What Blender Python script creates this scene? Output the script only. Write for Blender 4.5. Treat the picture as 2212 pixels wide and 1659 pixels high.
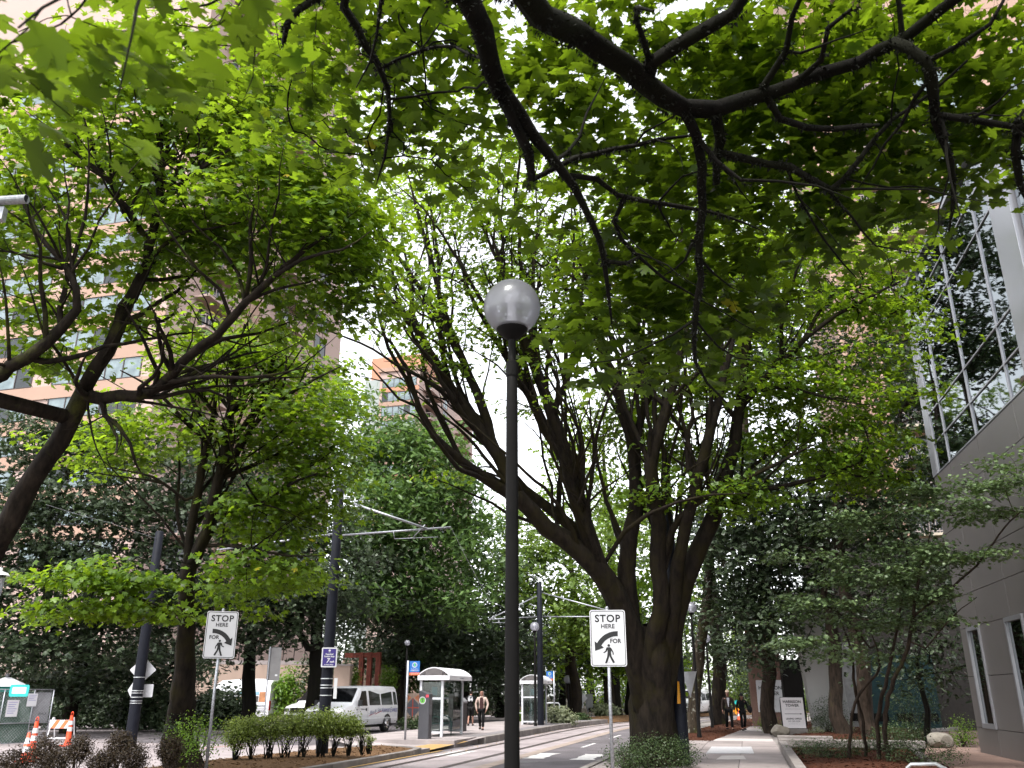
import bpy, bmesh, math, random
import numpy as np
from mathutils import Vector, Matrix, Euler
R = math.radians
for o in list(bpy.data.objects): bpy.data.objects.remove(o)
scene = bpy.context.scene
COL = scene.collection
# ------------------------------------------------------------------ camera
FPX = 1854.0                      # focal length in units of a 2212 px wide frame
PITCH = R(19.85); CAMZ = 1.62
cam_d = bpy.data.cameras.new('camera'); cam = bpy.data.objects.new('camera', cam_d); COL.objects.link(cam)
cam.location = (0, 0, CAMZ); cam.rotation_euler = (R(90) + PITCH, 0, 0)
cam_d.sensor_width = 36; cam_d.lens = 36 * FPX / 2212; cam_d.clip_start = .05; cam_d.clip_end = 3000
cam_d.dof.use_dof = True; cam_d.dof.focus_distance = 16; cam_d.dof.aperture_fstop = 3.0
scene.camera = cam
# ------------------------------------------------------------------ world: bright overcast
w = bpy.data.worlds.new('World'); scene.world = w; w.use_nodes = True
nt = w.node_tree; nt.nodes.clear()
SUN_EL, SUN_AZ = 62, 205          # degrees; azimuth clockwise from +Y
sky = nt.nodes.new('ShaderNodeTexSky'); sky.sky_type = 'NISHITA'; sky.sun_disc = False
sky.sun_elevation = R(SUN_EL); sky.sun_rotation = R(SUN_AZ); sky.air_density = 1.0; sky.dust_density = 1.5; sky.ozone_density = 1.0
hs = nt.nodes.new('ShaderNodeHueSaturation'); hs.inputs['Saturation'].default_value = .16; hs.inputs['Value'].default_value = 1.0
bg = nt.nodes.new('ShaderNodeBackground'); bg.inputs['Strength'].default_value = .15
out = nt.nodes.new('ShaderNodeOutputWorld')
nt.links.new(sky.outputs[0], hs.inputs['Color']); nt.links.new(hs.outputs[0], bg.inputs[0]); nt.links.new(bg.outputs[0], out.inputs[0])
sd = bpy.data.lights.new('sun', 'SUN'); sd.energy = 1.5; sd.angle = R(14); sd.color = (1, .97, .92)
sun = bpy.data.objects.new('sun', sd); COL.objects.link(sun)
_az, _el = R(SUN_AZ), R(SUN_EL)
sdir = Vector((math.sin(_az) * math.cos(_el), math.cos(_az) * math.cos(_el), math.sin(_el)))
sun.rotation_euler = sdir.to_track_quat('Z', 'Y').to_euler()
sun.location = sdir * 60
scene.view_settings.view_transform = 'Standard'; scene.view_settings.look = 'None'
scene.view_settings.exposure = 1.95; scene.view_settings.gamma = 1.0
scene.render.engine = 'CYCLES'
cy = scene.cycles
cy.use_denoising = True; cy.use_adaptive_sampling = True; cy.adaptive_threshold = .025
try: cy.denoiser = 'OPENIMAGEDENOISE'
except Exception: pass
cy.max_bounces = 5; cy.diffuse_bounces = 3; cy.glossy_bounces = 3; cy.transmission_bounces = 4; cy.transparent_max_bounces = 8
cy.caustics_reflective = False; cy.caustics_refractive = False; cy.sample_clamp_indirect = 6
# ------------------------------------------------------------------ coordinates
CP, SP = math.cos(PITCH), math.sin(PITCH)
def P(u, v, D):                    # a point seen at (u, v) of the 2212x1659 frame, D metres along the lens axis
    x = (u - 1106) / FPX; y = (829.5 - v) / FPX
    return Vector((x * D, D * (CP - y * SP), CAMZ + D * (SP + y * CP)))
def G(u, v, z=0.0):                # the ground point seen at (u, v)
    x = (u - 1106) / FPX; y = (829.5 - v) / FPX
    D = (z - CAMZ) / (SP + y * CP)
    return P(u, v, D)
def PY(u, v, Y):                   # the point seen at (u, v) that lies Y metres ahead over the ground
    return P(u, v, Y / (CP - (829.5 - v) / FPX * SP))
def Dg(u, v, z=0.0):
    y = (829.5 - v) / FPX
    return (z - CAMZ) / (SP + y * CP)
TH = R(14.6); CT, ST_ = math.cos(TH), math.sin(TH)
def S(s, t, z=0.0):                # street coordinates: s along the street, t to its right
    tt = t + .0065 * max(0, s - 45) ** 2
    return Vector((s * ST_ + tt * CT, s * CT - tt * ST_, z))
def inv(p):                        # straight-street inverse
    return (p[0] * ST_ + p[1] * CT, p[0] * CT - p[1] * ST_)
# ------------------------------------------------------------------ objects
def link(o, parent=None):
    COL.objects.link(o)
    if parent is not None: o.parent = parent
    return o
def tag(o, label=None, cat=None, group=None, kind=None):
    if label: o['label'] = label
    if cat: o['category'] = cat
    if group: o['group'] = group
    if kind: o['kind'] = kind
    return o
def thing(name, label, cat, loc=(0, 0, 0), rz=0, group=None):
    o = bpy.data.objects.new(name, None); o.empty_display_size = .2; link(o)
    o.location = loc; o.rotation_euler = (0, 0, rz)
    return tag(o, label, cat, group)
def copy_tree(o, parent=None):
    c = o.copy(); COL.objects.link(c); c.parent = parent
    for ch in list(o.children): copy_tree(ch, c)
    return c
class MB:
    """collects geometry for one mesh"""
    def __init__(s): s.v = []; s.f = []; s.m = []; s.cur = 0
    def add(s, vs, fs):
        b = len(s.v); s.v += [tuple(x) for x in vs]; s.f += [tuple(i + b for i in f) for f in fs]; s.m += [s.cur] * len(fs); return s
    def box(s, x0, x1, y0, y1, z0, z1, M=None):
        vs = [Vector((x, y, z)) for x in (x0, x1) for y in (y0, y1) for z in (z0, z1)]
        if M is not None: vs = [M @ q for q in vs]
        return s.add(vs, [(0, 1, 3, 2), (4, 6, 7, 5), (0, 4, 5, 1), (2, 3, 7, 6), (0, 2, 6, 4), (1, 5, 7, 3)])
    def cbox(s, c, size, rz=0, bev=0):
        M = Matrix.Translation(Vector(c)) @ Matrix.Rotation(rz, 4, 'Z')
        a, b, d = size[0] / 2, size[1] / 2, size[2] / 2
        return s.box(-a, a, -b, b, -d, d, M)
    def bar(s, a, b, r, r2=None, n=8, cap=True): return s.tube([a, b], [r, r if r2 is None else r2], n, cap)
    def tube(s, pts, rad, n=8, cap=True):
        pts = [Vector(p) for p in pts]
        if not hasattr(rad, '__len__'): rad = [rad] * len(pts)
        b = len(s.v); nrm = None; m = len(pts)
        for i, p in enumerate(pts):
            t = (pts[min(i + 1, m - 1)] - pts[max(i - 1, 0)])
            t = t.normalized() if t.length > 1e-9 else Vector((0, 0, 1))
            if nrm is None:
                nrm = t.orthogonal().normalized()
            else:
                nrm = (nrm - t * nrm.dot(t)); nrm = nrm.normalized() if nrm.length > 1e-6 else t.orthogonal().normalized()
            bi = t.cross(nrm)
            for k in range(n):
                a = 2 * math.pi * k / n
                s.v.append(tuple(p + (nrm * math.cos(a) + bi * math.sin(a)) * rad[i]))
        for i in range(m - 1):
            for k in range(n):
                k2 = (k + 1) % n
                s.f.append((b + i * n + k, b + i * n + k2, b + (i + 1) * n + k2, b + (i + 1) * n + k)); s.m.append(s.cur)
        if cap:
            s.f.append(tuple(b + k for k in reversed(range(n)))); s.m.append(s.cur)
            s.f.append(tuple(b + (m - 1) * n + k for k in range(n))); s.m.append(s.cur)
        return s
    def lathe(s, prof, n=24, c=(0, 0, 0)):        # prof: (r, z)
        b = len(s.v); c = Vector(c)
        for r, z in prof:
            for k in range(n):
                a = 2 * math.pi * k / n; s.v.append((c.x + r * math.cos(a), c.y + r * math.sin(a), c.z + z))
        for i in range(len(prof) - 1):
            for k in range(n):
                k2 = (k + 1) % n
                s.f.append((b + i * n + k, b + i * n + k2, b + (i + 1) * n + k2, b + (i + 1) * n + k)); s.m.append(s.cur)
        return s
    def prism(s, poly, y0, y1, M=None):           # poly: (x, z), pushed along y
        k = len(poly)
        vs = [Vector((x, y0, z)) for x, z in poly] + [Vector((x, y1, z)) for x, z in poly]
        if M is not None: vs = [M @ q for q in vs]
        return s.add(vs, [tuple(range(k)), tuple(reversed(range(k, 2 * k)))] + [(i, i + k, (i + 1) % k + k, (i + 1) % k) for i in range(k)])
    def slab(s, poly, z0, z1):                    # poly: (x, y) counter-clockwise, pushed along z
        k = len(poly)
        return s.add([(p[0], p[1], z1) for p in poly] + [(p[0], p[1], z0) for p in poly],
                     [tuple(range(k)), tuple(reversed(range(k, 2 * k)))] + [((i + 1) % k, i, i + k, (i + 1) % k + k) for i in range(k)])
    def ball(s, c, r, n=16, m=10, sx=1, sy=1, sz=1):
        b = len(s.v)
        for i in range(m + 1):
            th = math.pi * i / m
            for k in range(n):
                a = 2 * math.pi * k / n
                s.v.append((c[0] + r * sx * math.sin(th) * math.cos(a), c[1] + r * sy * math.sin(th) * math.sin(a), c[2] + r * sz * math.cos(th)))
        for i in range(m):
            for k in range(n):
                k2 = (k + 1) % n
                s.f.append((b + i * n + k, b + (i + 1) * n + k, b + (i + 1) * n + k2, b + i * n + k2)); s.m.append(s.cur)
        return s
    def mesh(s, name, mats, smooth=False, fix=True):
        me = bpy.data.meshes.new(name); me.from_pydata(s.v, [], s.f)
        mats = mats if isinstance(mats, (list, tuple)) else [mats]
        for m in mats: me.materials.append(m)
        if any(s.m): me.polygons.foreach_set('material_index', s.m)
        if fix:
            bm = bmesh.new(); bm.from_mesh(me); bmesh.ops.remove_doubles(bm, verts=bm.verts, dist=1e-5)
            bmesh.ops.recalc_face_normals(bm, faces=bm.faces); bm.to_mesh(me); bm.free()
        if smooth: me.polygons.foreach_set('use_smooth', [True] * len(me.polygons))
        me.update()
        return me
    def build(s, name, mats, parent=None, smooth=False, bevel=0, fix=True, loc=None, rz=None):
        o = bpy.data.objects.new(name, s.mesh(name, mats, smooth, fix)); link(o, parent)
        if loc is not None: o.location = loc
        if rz is not None: o.rotation_euler = (0, 0, rz)
        if bevel:
            md = o.modifiers.new('bevel', 'BEVEL'); md.width = bevel; md.segments = 2; md.limit_method = 'ANGLE'; md.angle_limit = R(40)
        if smooth:
            md = o.modifiers.new('ws', 'WEIGHTED_NORMAL') if False else None
        return o
def obj_from(name, me, parent=None, loc=None, rz=None):
    o = bpy.data.objects.new(name, me); link(o, parent)
    if loc is not None: o.location = loc
    if rz is not None: o.rotation_euler = (0, 0, rz)
    return o
_tc = {}
def lettering(txt, size, m, parent, loc, rot=(R(90), 0, 0), name='lettering', ext=.0015, off=0.0, align='CENTER', shear=0, space=1.0, sx=1.0):
    """flat raised letters as a mesh; the text stands in the local XZ plane facing -Y"""
    c = bpy.data.curves.new('t', 'FONT'); c.body = txt; c.size = size; c.extrude = ext; c.offset = off; c.align_x = align; c.align_y = 'CENTER'
    c.shear = shear; c.space_character = space; c.resolution_u = 3
    t = bpy.data.objects.new('t', c); COL.objects.link(t)
    dg = bpy.context.evaluated_depsgraph_get()
    me = bpy.data.meshes.new_from_object(t.evaluated_get(dg), depsgraph=dg)
    bpy.data.objects.remove(t); bpy.data.curves.remove(c)
    me.name = name; me.materials.clear(); me.materials.append(m)
    o = bpy.data.objects.new(name, me); link(o, parent); o.location = loc; o.rotation_euler = rot; o.scale = (sx, 1, 1)
    return o
# ------------------------------------------------------------------ materials
def nodes(m):
    m.use_nodes = True; return m.node_tree, m.node_tree.nodes, m.node_tree.links
def mat(name, col, rough=.6, metal=0, var=.15, scale=6, bump=0, bscale=40, spec=.4, col2=None, emit=0, coat=0, detail=5, dirt=0, stretch=None):
    """principled with two-tone noise, fine relief"""
    m = bpy.data.materials.new(name); t, N, L = nodes(m); b = N['Principled BSDF']
    b.inputs['Roughness'].default_value = rough; b.inputs['Metallic'].default_value = metal
    b.inputs['Specular IOR Level'].default_value = spec; b.inputs['Coat Weight'].default_value = coat
    tc = N.new('ShaderNodeTexCoord'); mp = N.new('ShaderNodeMapping'); L.new(tc.outputs['Object'], mp.inputs[0])
    if stretch: mp.inputs['Scale'].default_value = stretch
    n1 = N.new('ShaderNodeTexNoise'); n1.inputs['Scale'].default_value = scale; n1.inputs['Detail'].default_value = detail; L.new(mp.outputs[0], n1.inputs['Vector'])
    rp = N.new('ShaderNodeValToRGB'); L.new(n1.outputs[0], rp.inputs[0])
    c2 = col2 if col2 else [x * (1 - var) for x in col]; c1 = col if col2 else [min(1, x * (1 + var)) for x in col]
    rp.color_ramp.elements[0].position = .32; rp.color_ramp.elements[1].position = .68
    rp.color_ramp.elements[0].color = (*c2, 1); rp.color_ramp.elements[1].color = (*c1, 1)
    src = rp.outputs[0]
    if dirt:
        n3 = N.new('ShaderNodeTexNoise'); n3.inputs['Scale'].default_value = scale * .23; n3.inputs['Detail'].default_value = 9; n3.inputs['Roughness'].default_value = .7
        L.new(mp.outputs[0], n3.inputs['Vector'])
        r3 = N.new('ShaderNodeMapRange'); r3.inputs[1].default_value = .5; r3.inputs[2].default_value = .72; r3.inputs[4].default_value = dirt; L.new(n3.outputs[0], r3.inputs[0])
        mx = N.new('ShaderNodeMix'); mx.data_type = 'RGBA'; mx.inputs['B'].default_value = (.05, .042, .035, 1); L.new(r3.outputs[0], mx.inputs['Factor']); L.new(src, mx.inputs['A']); src = mx.outputs['Result']
    L.new(src, b.inputs['Base Color'])
    if emit: b.inputs['Emission Strength'].default_value = emit; L.new(src, b.inputs['Emission Color'])
    if bump:
        n2 = N.new('ShaderNodeTexNoise'); n2.inputs['Scale'].default_value = bscale; n2.inputs['Detail'].default_value = 6; L.new(mp.outputs[0], n2.inputs['Vector'])
        bp = N.new('ShaderNodeBump'); bp.inputs['Strength'].default_value = bump; bp.inputs['Distance'].default_value = .02; L.new(n2.outputs[0], bp.inputs['Height']); L.new(bp.outputs[0], b.inputs['Normal'])
    return m
def leaf_mat(name, dark, light, trans, tw=.45, rough=.42, spec=.35, yellow=None):
    """two-sided leaf: reflected light plus light coming through, tone from the per-leaf value 'rnd'"""
    m = bpy.data.materials.new(name); t, N, L = nodes(m); b = N['Principled BSDF']; o = N['Material Output']
    at = N.new('ShaderNodeAttribute'); at.attribute_name = 'rnd'
    rp = N.new('ShaderNodeValToRGB'); L.new(at.outputs['Fac'], rp.inputs[0])
    e = rp.color_ramp.elements; e[0].color = (*dark, 1); e[1].color = (*light, 1); e[1].position = .9
    if yellow: x = rp.color_ramp.elements.new(.985); x.color = (*light, 1); y = rp.color_ramp.elements.new(.992); y.color = (*yellow, 1)
    L.new(rp.outputs[0], b.inputs['Base Color']); b.inputs['Roughness'].default_value = rough; b.inputs['Specular IOR Level'].default_value = spec
    tr = N.new('ShaderNodeBsdfTranslucent'); r2 = N.new('ShaderNodeValToRGB'); L.new(at.outputs['Fac'], r2.inputs[0])
    f = r2.color_ramp.elements; f[0].color = (*[x * .36 for x in trans], 1); f[1].color = (*trans, 1)
    if yellow: x = r2.color_ramp.elements.new(.985); x.color = (*trans, 1); y = r2.color_ramp.elements.new(.992); y.color = (*[min(.8, q * 1.6) for q in yellow], 1)
    L.new(r2.outputs[0], tr.inputs[0])
    mx = N.new('ShaderNodeMixShader'); mx.inputs[0].default_value = tw; L.new(b.outputs[0], mx.inputs[1]); L.new(tr.outputs[0], mx.inputs[2]); L.new(mx.outputs[0], o.inputs[0])
    return m
def bark_mat(name, c1, c2, moss=(.055, .06, .012), mamt=.5, scale=9, lichen=0):
    m = bpy.data.materials.new(name); t, N, L = nodes(m); b = N['Principled BSDF']; b.inputs['Roughness'].default_value = .9; b.inputs['Specular IOR Level'].default_value = .15
    tc = N.new('ShaderNodeTexCoord'); mp = N.new('ShaderNodeMapping'); mp.inputs['Scale'].default_value = (1, 1, .22); L.new(tc.outputs['Object'], mp.inputs[0])
    n1 = N.new('ShaderNodeTexNoise'); n1.inputs['Scale'].default_value = scale; n1.inputs['Detail'].default_value = 8; n1.inputs['Roughness'].default_value = .65; L.new(mp.outputs[0], n1.inputs['Vector'])
    rp = N.new('ShaderNodeValToRGB'); L.new(n1.outputs[0], rp.inputs[0]); rp.color_ramp.elements[0].position = .35; rp.color_ramp.elements[1].position = .68
    rp.color_ramp.elements[0].color = (*c1, 1); rp.color_ramp.elements[1].color = (*c2, 1)
    n2 = N.new('ShaderNodeTexNoise'); n2.inputs['Scale'].default_value = 1.3; n2.inputs['Detail'].default_value = 6; n2.inputs['Roughness'].default_value = .7; L.new(tc.outputs['Object'], n2.inputs['Vector'])
    mr = N.new('ShaderNodeMapRange'); mr.inputs[1].default_value = .62 - .28 * mamt; mr.inputs[2].default_value = .76 - .2 * mamt; mr.inputs[4].default_value = .85; L.new(n2.outputs[0], mr.inputs[0])
    mx = N.new('ShaderNodeMix'); mx.data_type = 'RGBA'; mx.inputs['B'].default_value = (*moss, 1); L.new(mr.outputs[0], mx.inputs['Factor']); L.new(rp.outputs[0], mx.inputs['A'])
    src = mx.outputs['Result']
    if lichen:
        n4 = N.new('ShaderNodeTexNoise'); n4.inputs['Scale'].default_value = 7; n4.inputs['Detail'].default_value = 5; L.new(tc.outputs['Object'], n4.inputs['Vector'])
        m4 = N.new('ShaderNodeMapRange'); m4.inputs[1].default_value = .6; m4.inputs[2].default_value = .66; m4.inputs[4].default_value = lichen; L.new(n4.outputs[0], m4.inputs[0])
        x4 = N.new('ShaderNodeMix'); x4.data_type = 'RGBA'; x4.inputs['B'].default_value = (.3, .3, .26, 1); L.new(m4.outputs[0], x4.inputs['Factor']); L.new(src, x4.inputs['A']); src = x4.outputs['Result']
    L.new(src, b.inputs['Base Color'])
    bp = N.new('ShaderNodeBump'); bp.inputs['Strength'].default_value = .9; bp.inputs['Distance'].default_value = .03; L.new(n1.outputs[0], bp.inputs['Height']); L.new(bp.outputs[0], b.inputs['Normal'])
    return m
def glass_mat(name, tint=(.8, .9, .88), alpha=.75, rough=.03, base=(.02, .03, .03)):
    """thin see-through pane: mirror by angle over a tinted transparent sheet"""
    m = bpy.data.materials.new(name); t, N, L = nodes(m); o = N['Material Output']; N.remove(N['Principled BSDF'])
    tr = N.new('ShaderNodeBsdfTransparent'); tr.inputs[0].default_value = (*tint, 1)
    df = N.new('ShaderNodeBsdfDiffuse'); df.inputs[0].default_value = (*base, 1)
    m1 = N.new('ShaderNodeMixShader'); m1.inputs[0].default_value = 1 - alpha; L.new(tr.outputs[0], m1.inputs[1]); L.new(df.outputs[0], m1.inputs[2])
    gl = N.new('ShaderNodeBsdfGlossy'); gl.inputs['Roughness'].default_value = rough; gl.inputs[0].default_value = (1, 1, 1, 1)
    fr = N.new('ShaderNodeFresnel'); fr.inputs[0].default_value = 1.5
    m2 = N.new('ShaderNodeMixShader'); L.new(fr.outputs[0], m2.inputs[0]); L.new(m1.outputs[0], m2.inputs[1]); L.new(gl.outputs[0], m2.inputs[2]); L.new(m2.outputs[0], o.inputs[0])
    return m
M = {}
M['white'] = mat('white_paint', (.62, .62, .64), .45, var=.05, dirt=.12)
M['signwhite'] = mat('sign_white', (.52, .52, .54), .4, var=.04, scale=3)
M['black'] = mat('black_print', (.012, .012, .013), .5, var=.1)
M['blackmetal'] = mat('black_pole_paint', (.0045, .0038, .0036), .6, var=.2, bump=.05, bscale=60, spec=.14)
M['bluemetal'] = mat('blue_black_pole_paint', (.006, .007, .012), .6, var=.2, bump=.05, bscale=60, spec=.16)
M['galv'] = mat('galvanised_steel', (.36, .37, .4), .45, .75, var=.25, scale=25)
M['alu'] = mat('brushed_aluminium', (.55, .56, .58), .35, .85, var=.1, scale=12)
M['steelpaint'] = mat('light_grey_paint', (.52, .53, .56), .45, var=.06)
M['asphalt'] = mat('asphalt', (.115, .103, .11), .85, var=.25, scale=.7, bump=.5, bscale=90, spec=.25, detail=9, dirt=.35)
M['concrete'] = mat('concrete', (.285, .25, .245), .85, var=.16, scale=.9, bump=.3, bscale=60, spec=.2, detail=9, dirt=.3)
M['concrete2'] = mat('track_concrete', (.265, .23, .232), .85, var=.18, scale=.8, bump=.3, bscale=60, spec=.2, detail=9, dirt=.35)
M['kerb'] = mat('kerb_concrete', (.2, .18, .17), .85, var=.22, scale=2.2, bump=.4, bscale=50, spec=.2, dirt=.5)
M['mulch'] = mat('red_bark_mulch', (.085, .032, .018), .95, col2=(.03, .013, .008), scale=22, bump=1, bscale=40, spec=.1)
M['tanmulch'] = mat('dry_tan_mulch', (.16, .095, .05), .95, col2=(.07, .038, .02), scale=20, bump=1, bscale=40, spec=.1)
M['soil'] = mat('dark_soil', (.035, .028, .018), .95, col2=(.015, .013, .008), scale=3, bump=1, bscale=30, spec=.1)
M['paint'] = mat('worn_road_paint', (.55, .54, .53), .7, col2=(.4, .38, .37), scale=14, detail=10, spec=.25)
M['yellowpaint'] = mat('yellow_kerb_paint', (.36, .21, .06), .75, col2=(.26, .19, .1), scale=6, detail=9, spec=.25)
M['rail'] = mat('rail_groove', (.06, .045, .04), .55, .3, var=.3, scale=5)
M['glass'] = glass_mat('clear_glass', (.86, .93, .92), .88)
M['rubber'] = mat('tyre_rubber', (.012, .012, .012), .8, var=.2)
M['darkglass'] = mat('dark_vehicle_glass', (.004, .0045, .005), .08, var=.1, spec=.18)
M['chrome'] = mat('chrome', (.6, .6, .6), .18, 1, var=.1)
M['carwhite'] = mat('white_car_paint', (.8, .8, .82), .25, var=.03, scale=2, coat=.6, dirt=.1)
M['orange'] = mat('orange_plastic', (.75, .085, .03), .5, var=.12)
M['redbrown'] = mat('rust_red_steel', (.17, .035, .02), .7, var=.3, scale=5)
M['beige'] = mat('beige_stucco', (.34, .25, .2), .85, var=.07, scale=.5, dirt=.12)
# ------------------------------------------------------------------ foliage and trees
rng = np.random.default_rng(7)
def maple(lod):
    """outline of one leaf in its plane, stem at the origin, tip along +y, width about 1"""
    if lod == 0:
        half = [(0, 1.0), (.07, .80), (.19, .82), (.14, .60), (.24, .55), (.38, .72), (.45, .63), (.60, .62), (.47, .42), (.40, .30), (.52, .22), (.54, .12), (.28, .05), (.12, .06), (.03, -.02)]
    elif lod == 1:
        half = [(0, 1.0), (.17, .78), (.13, .57), (.55, .64), (.36, .30), (.52, .14), (.12, .04)]
    elif lod == 2:
        half = [(0, 1.0), (.16, .60), (.52, .60), (.42, .12)]
    else:
        half = [(0, 1.0), (.42, .5)]
    pts = half + [(-x, y) for x, y in reversed(half) if x > 0]
    if lod >= 2: pts.append((0, 0))
    pts = np.array([(x, y, 0.0) for x, y in pts])
    c = np.array([[0, .36, 0.0]])
    v = np.vstack([c, pts]); v[:, 2] = -.16 * np.abs(v[:, 0]) - .22 * (v[:, 1] - .3) ** 2
    k = len(pts); f = np.array([(0, 1 + i, 1 + (i + 1) % k) for i in range(k)])
    v = v - np.array([0, .0, 0]); f = f[:, ::-1]
    return v, f
def blade():                                        # narrow leaflet for ash-like sprays
    pts = [(0, 1.0), (.16, .6), (.13, .25), (0, 0), (-.13, .25), (-.16, .6)]
    v = np.array([(0, .5, 0.02)] + [(x, y, 0) for x, y in pts]); k = 6
    return v, np.array([(0, 1 + (i + 1) % k, 1 + i) for i in range(k)])
def leaf_arrays(pos, nrm, size, rnd, tmpl):
    V, F = tmpl; n = len(pos)
    nrm = nrm / np.linalg.norm(nrm, axis=1, keepdims=True)
    a = rng.normal(size=(n, 3)); a -= nrm * np.sum(a * nrm, axis=1, keepdims=True); a /= np.linalg.norm(a, axis=1, keepdims=True)
    b = np.cross(a, nrm)
    cx = rng.uniform(.82, 1.15, n)[:, None, None]; cz = rng.uniform(-.6, 2.6, n)[:, None, None]; sk_ = rng.normal(size=n)[:, None, None] * .1      # each leaf curls and spreads differently
    W = ((V[None, :, 0:1] * cx + V[None, :, 1:2] * sk_) * b[:, None, :] + (V[None, :, 1:2] - .4) * a[:, None, :] + (V[None, :, 2:3] * cz + V[None, :, 0:1] * sk_ * 1.5) * nrm[:, None, :]) * size[:, None, None] + pos[:, None, :]
    FF = F[None] + (np.arange(n) * len(V))[:, None, None]
    return W.reshape(-1, 3), FF.reshape(-1, 3), np.repeat(rnd, len(V))
def np_mesh(name, V, F, mats, rnd=None, smooth=False, midx=None):
    me = bpy.data.meshes.new(name); n = len(F); k = F.shape[1]
    me.vertices.add(len(V)); me.vertices.foreach_set('co', V.astype(np.float32).ravel())
    me.loops.add(n * k); me.loops.foreach_set('vertex_index', F.astype(np.int32).ravel())
    me.polygons.add(n); me.polygons.foreach_set('loop_start', np.arange(0, n * k, k, dtype=np.int32))
    if smooth: me.polygons.foreach_set('use_smooth', np.ones(n, bool))
    for m in (mats if isinstance(mats, (list, tuple)) else [mats]): me.materials.append(m)
    if midx is not None: me.polygons.foreach_set('material_index', midx.astype(np.int32))
    if rnd is not None:
        at = me.attributes.new('rnd', 'FLOAT', 'POINT'); at.data.foreach_set('value', rnd.astype(np.float32))
    me.update(calc_edges=True)
    return me
def resample(pts, rad, step, jit=0):
    pts = np.array([list(p) for p in pts], float); rad = np.array(rad, float)
    if len(rad) == 2 and len(pts) > 2: rad = np.interp(np.linspace(0, 1, len(pts)), [0, 1], rad)
    n = len(pts); ext = np.vstack([2 * pts[0] - pts[1], pts, 2 * pts[-1] - pts[-2]])
    op, orr = [], []
    for i in range(n - 1):
        p0, p1, p2, p3 = ext[i:i + 4]; m = max(1, int(np.linalg.norm(p2 - p1) / step))
        for q in range(m):
            t = q / m
            op.append(.5 * ((2 * p1) + (-p0 + p2) * t + (2 * p0 - 5 * p1 + 4 * p2 - p3) * t * t + (-p0 + 3 * p1 - 3 * p2 + p3) * t ** 3)); orr.append(rad[i] * (1 - t) + rad[i + 1] * t)
    op.append(pts[-1]); orr.append(rad[-1]); op = np.array(op); orr = np.array(orr)
    if jit and len(op) > 2: op[1:-1] += rng.normal(size=(len(op) - 2, 3)) * (jit * orr[1:-1, None] + .012 * jit)
    return op, orr
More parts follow.
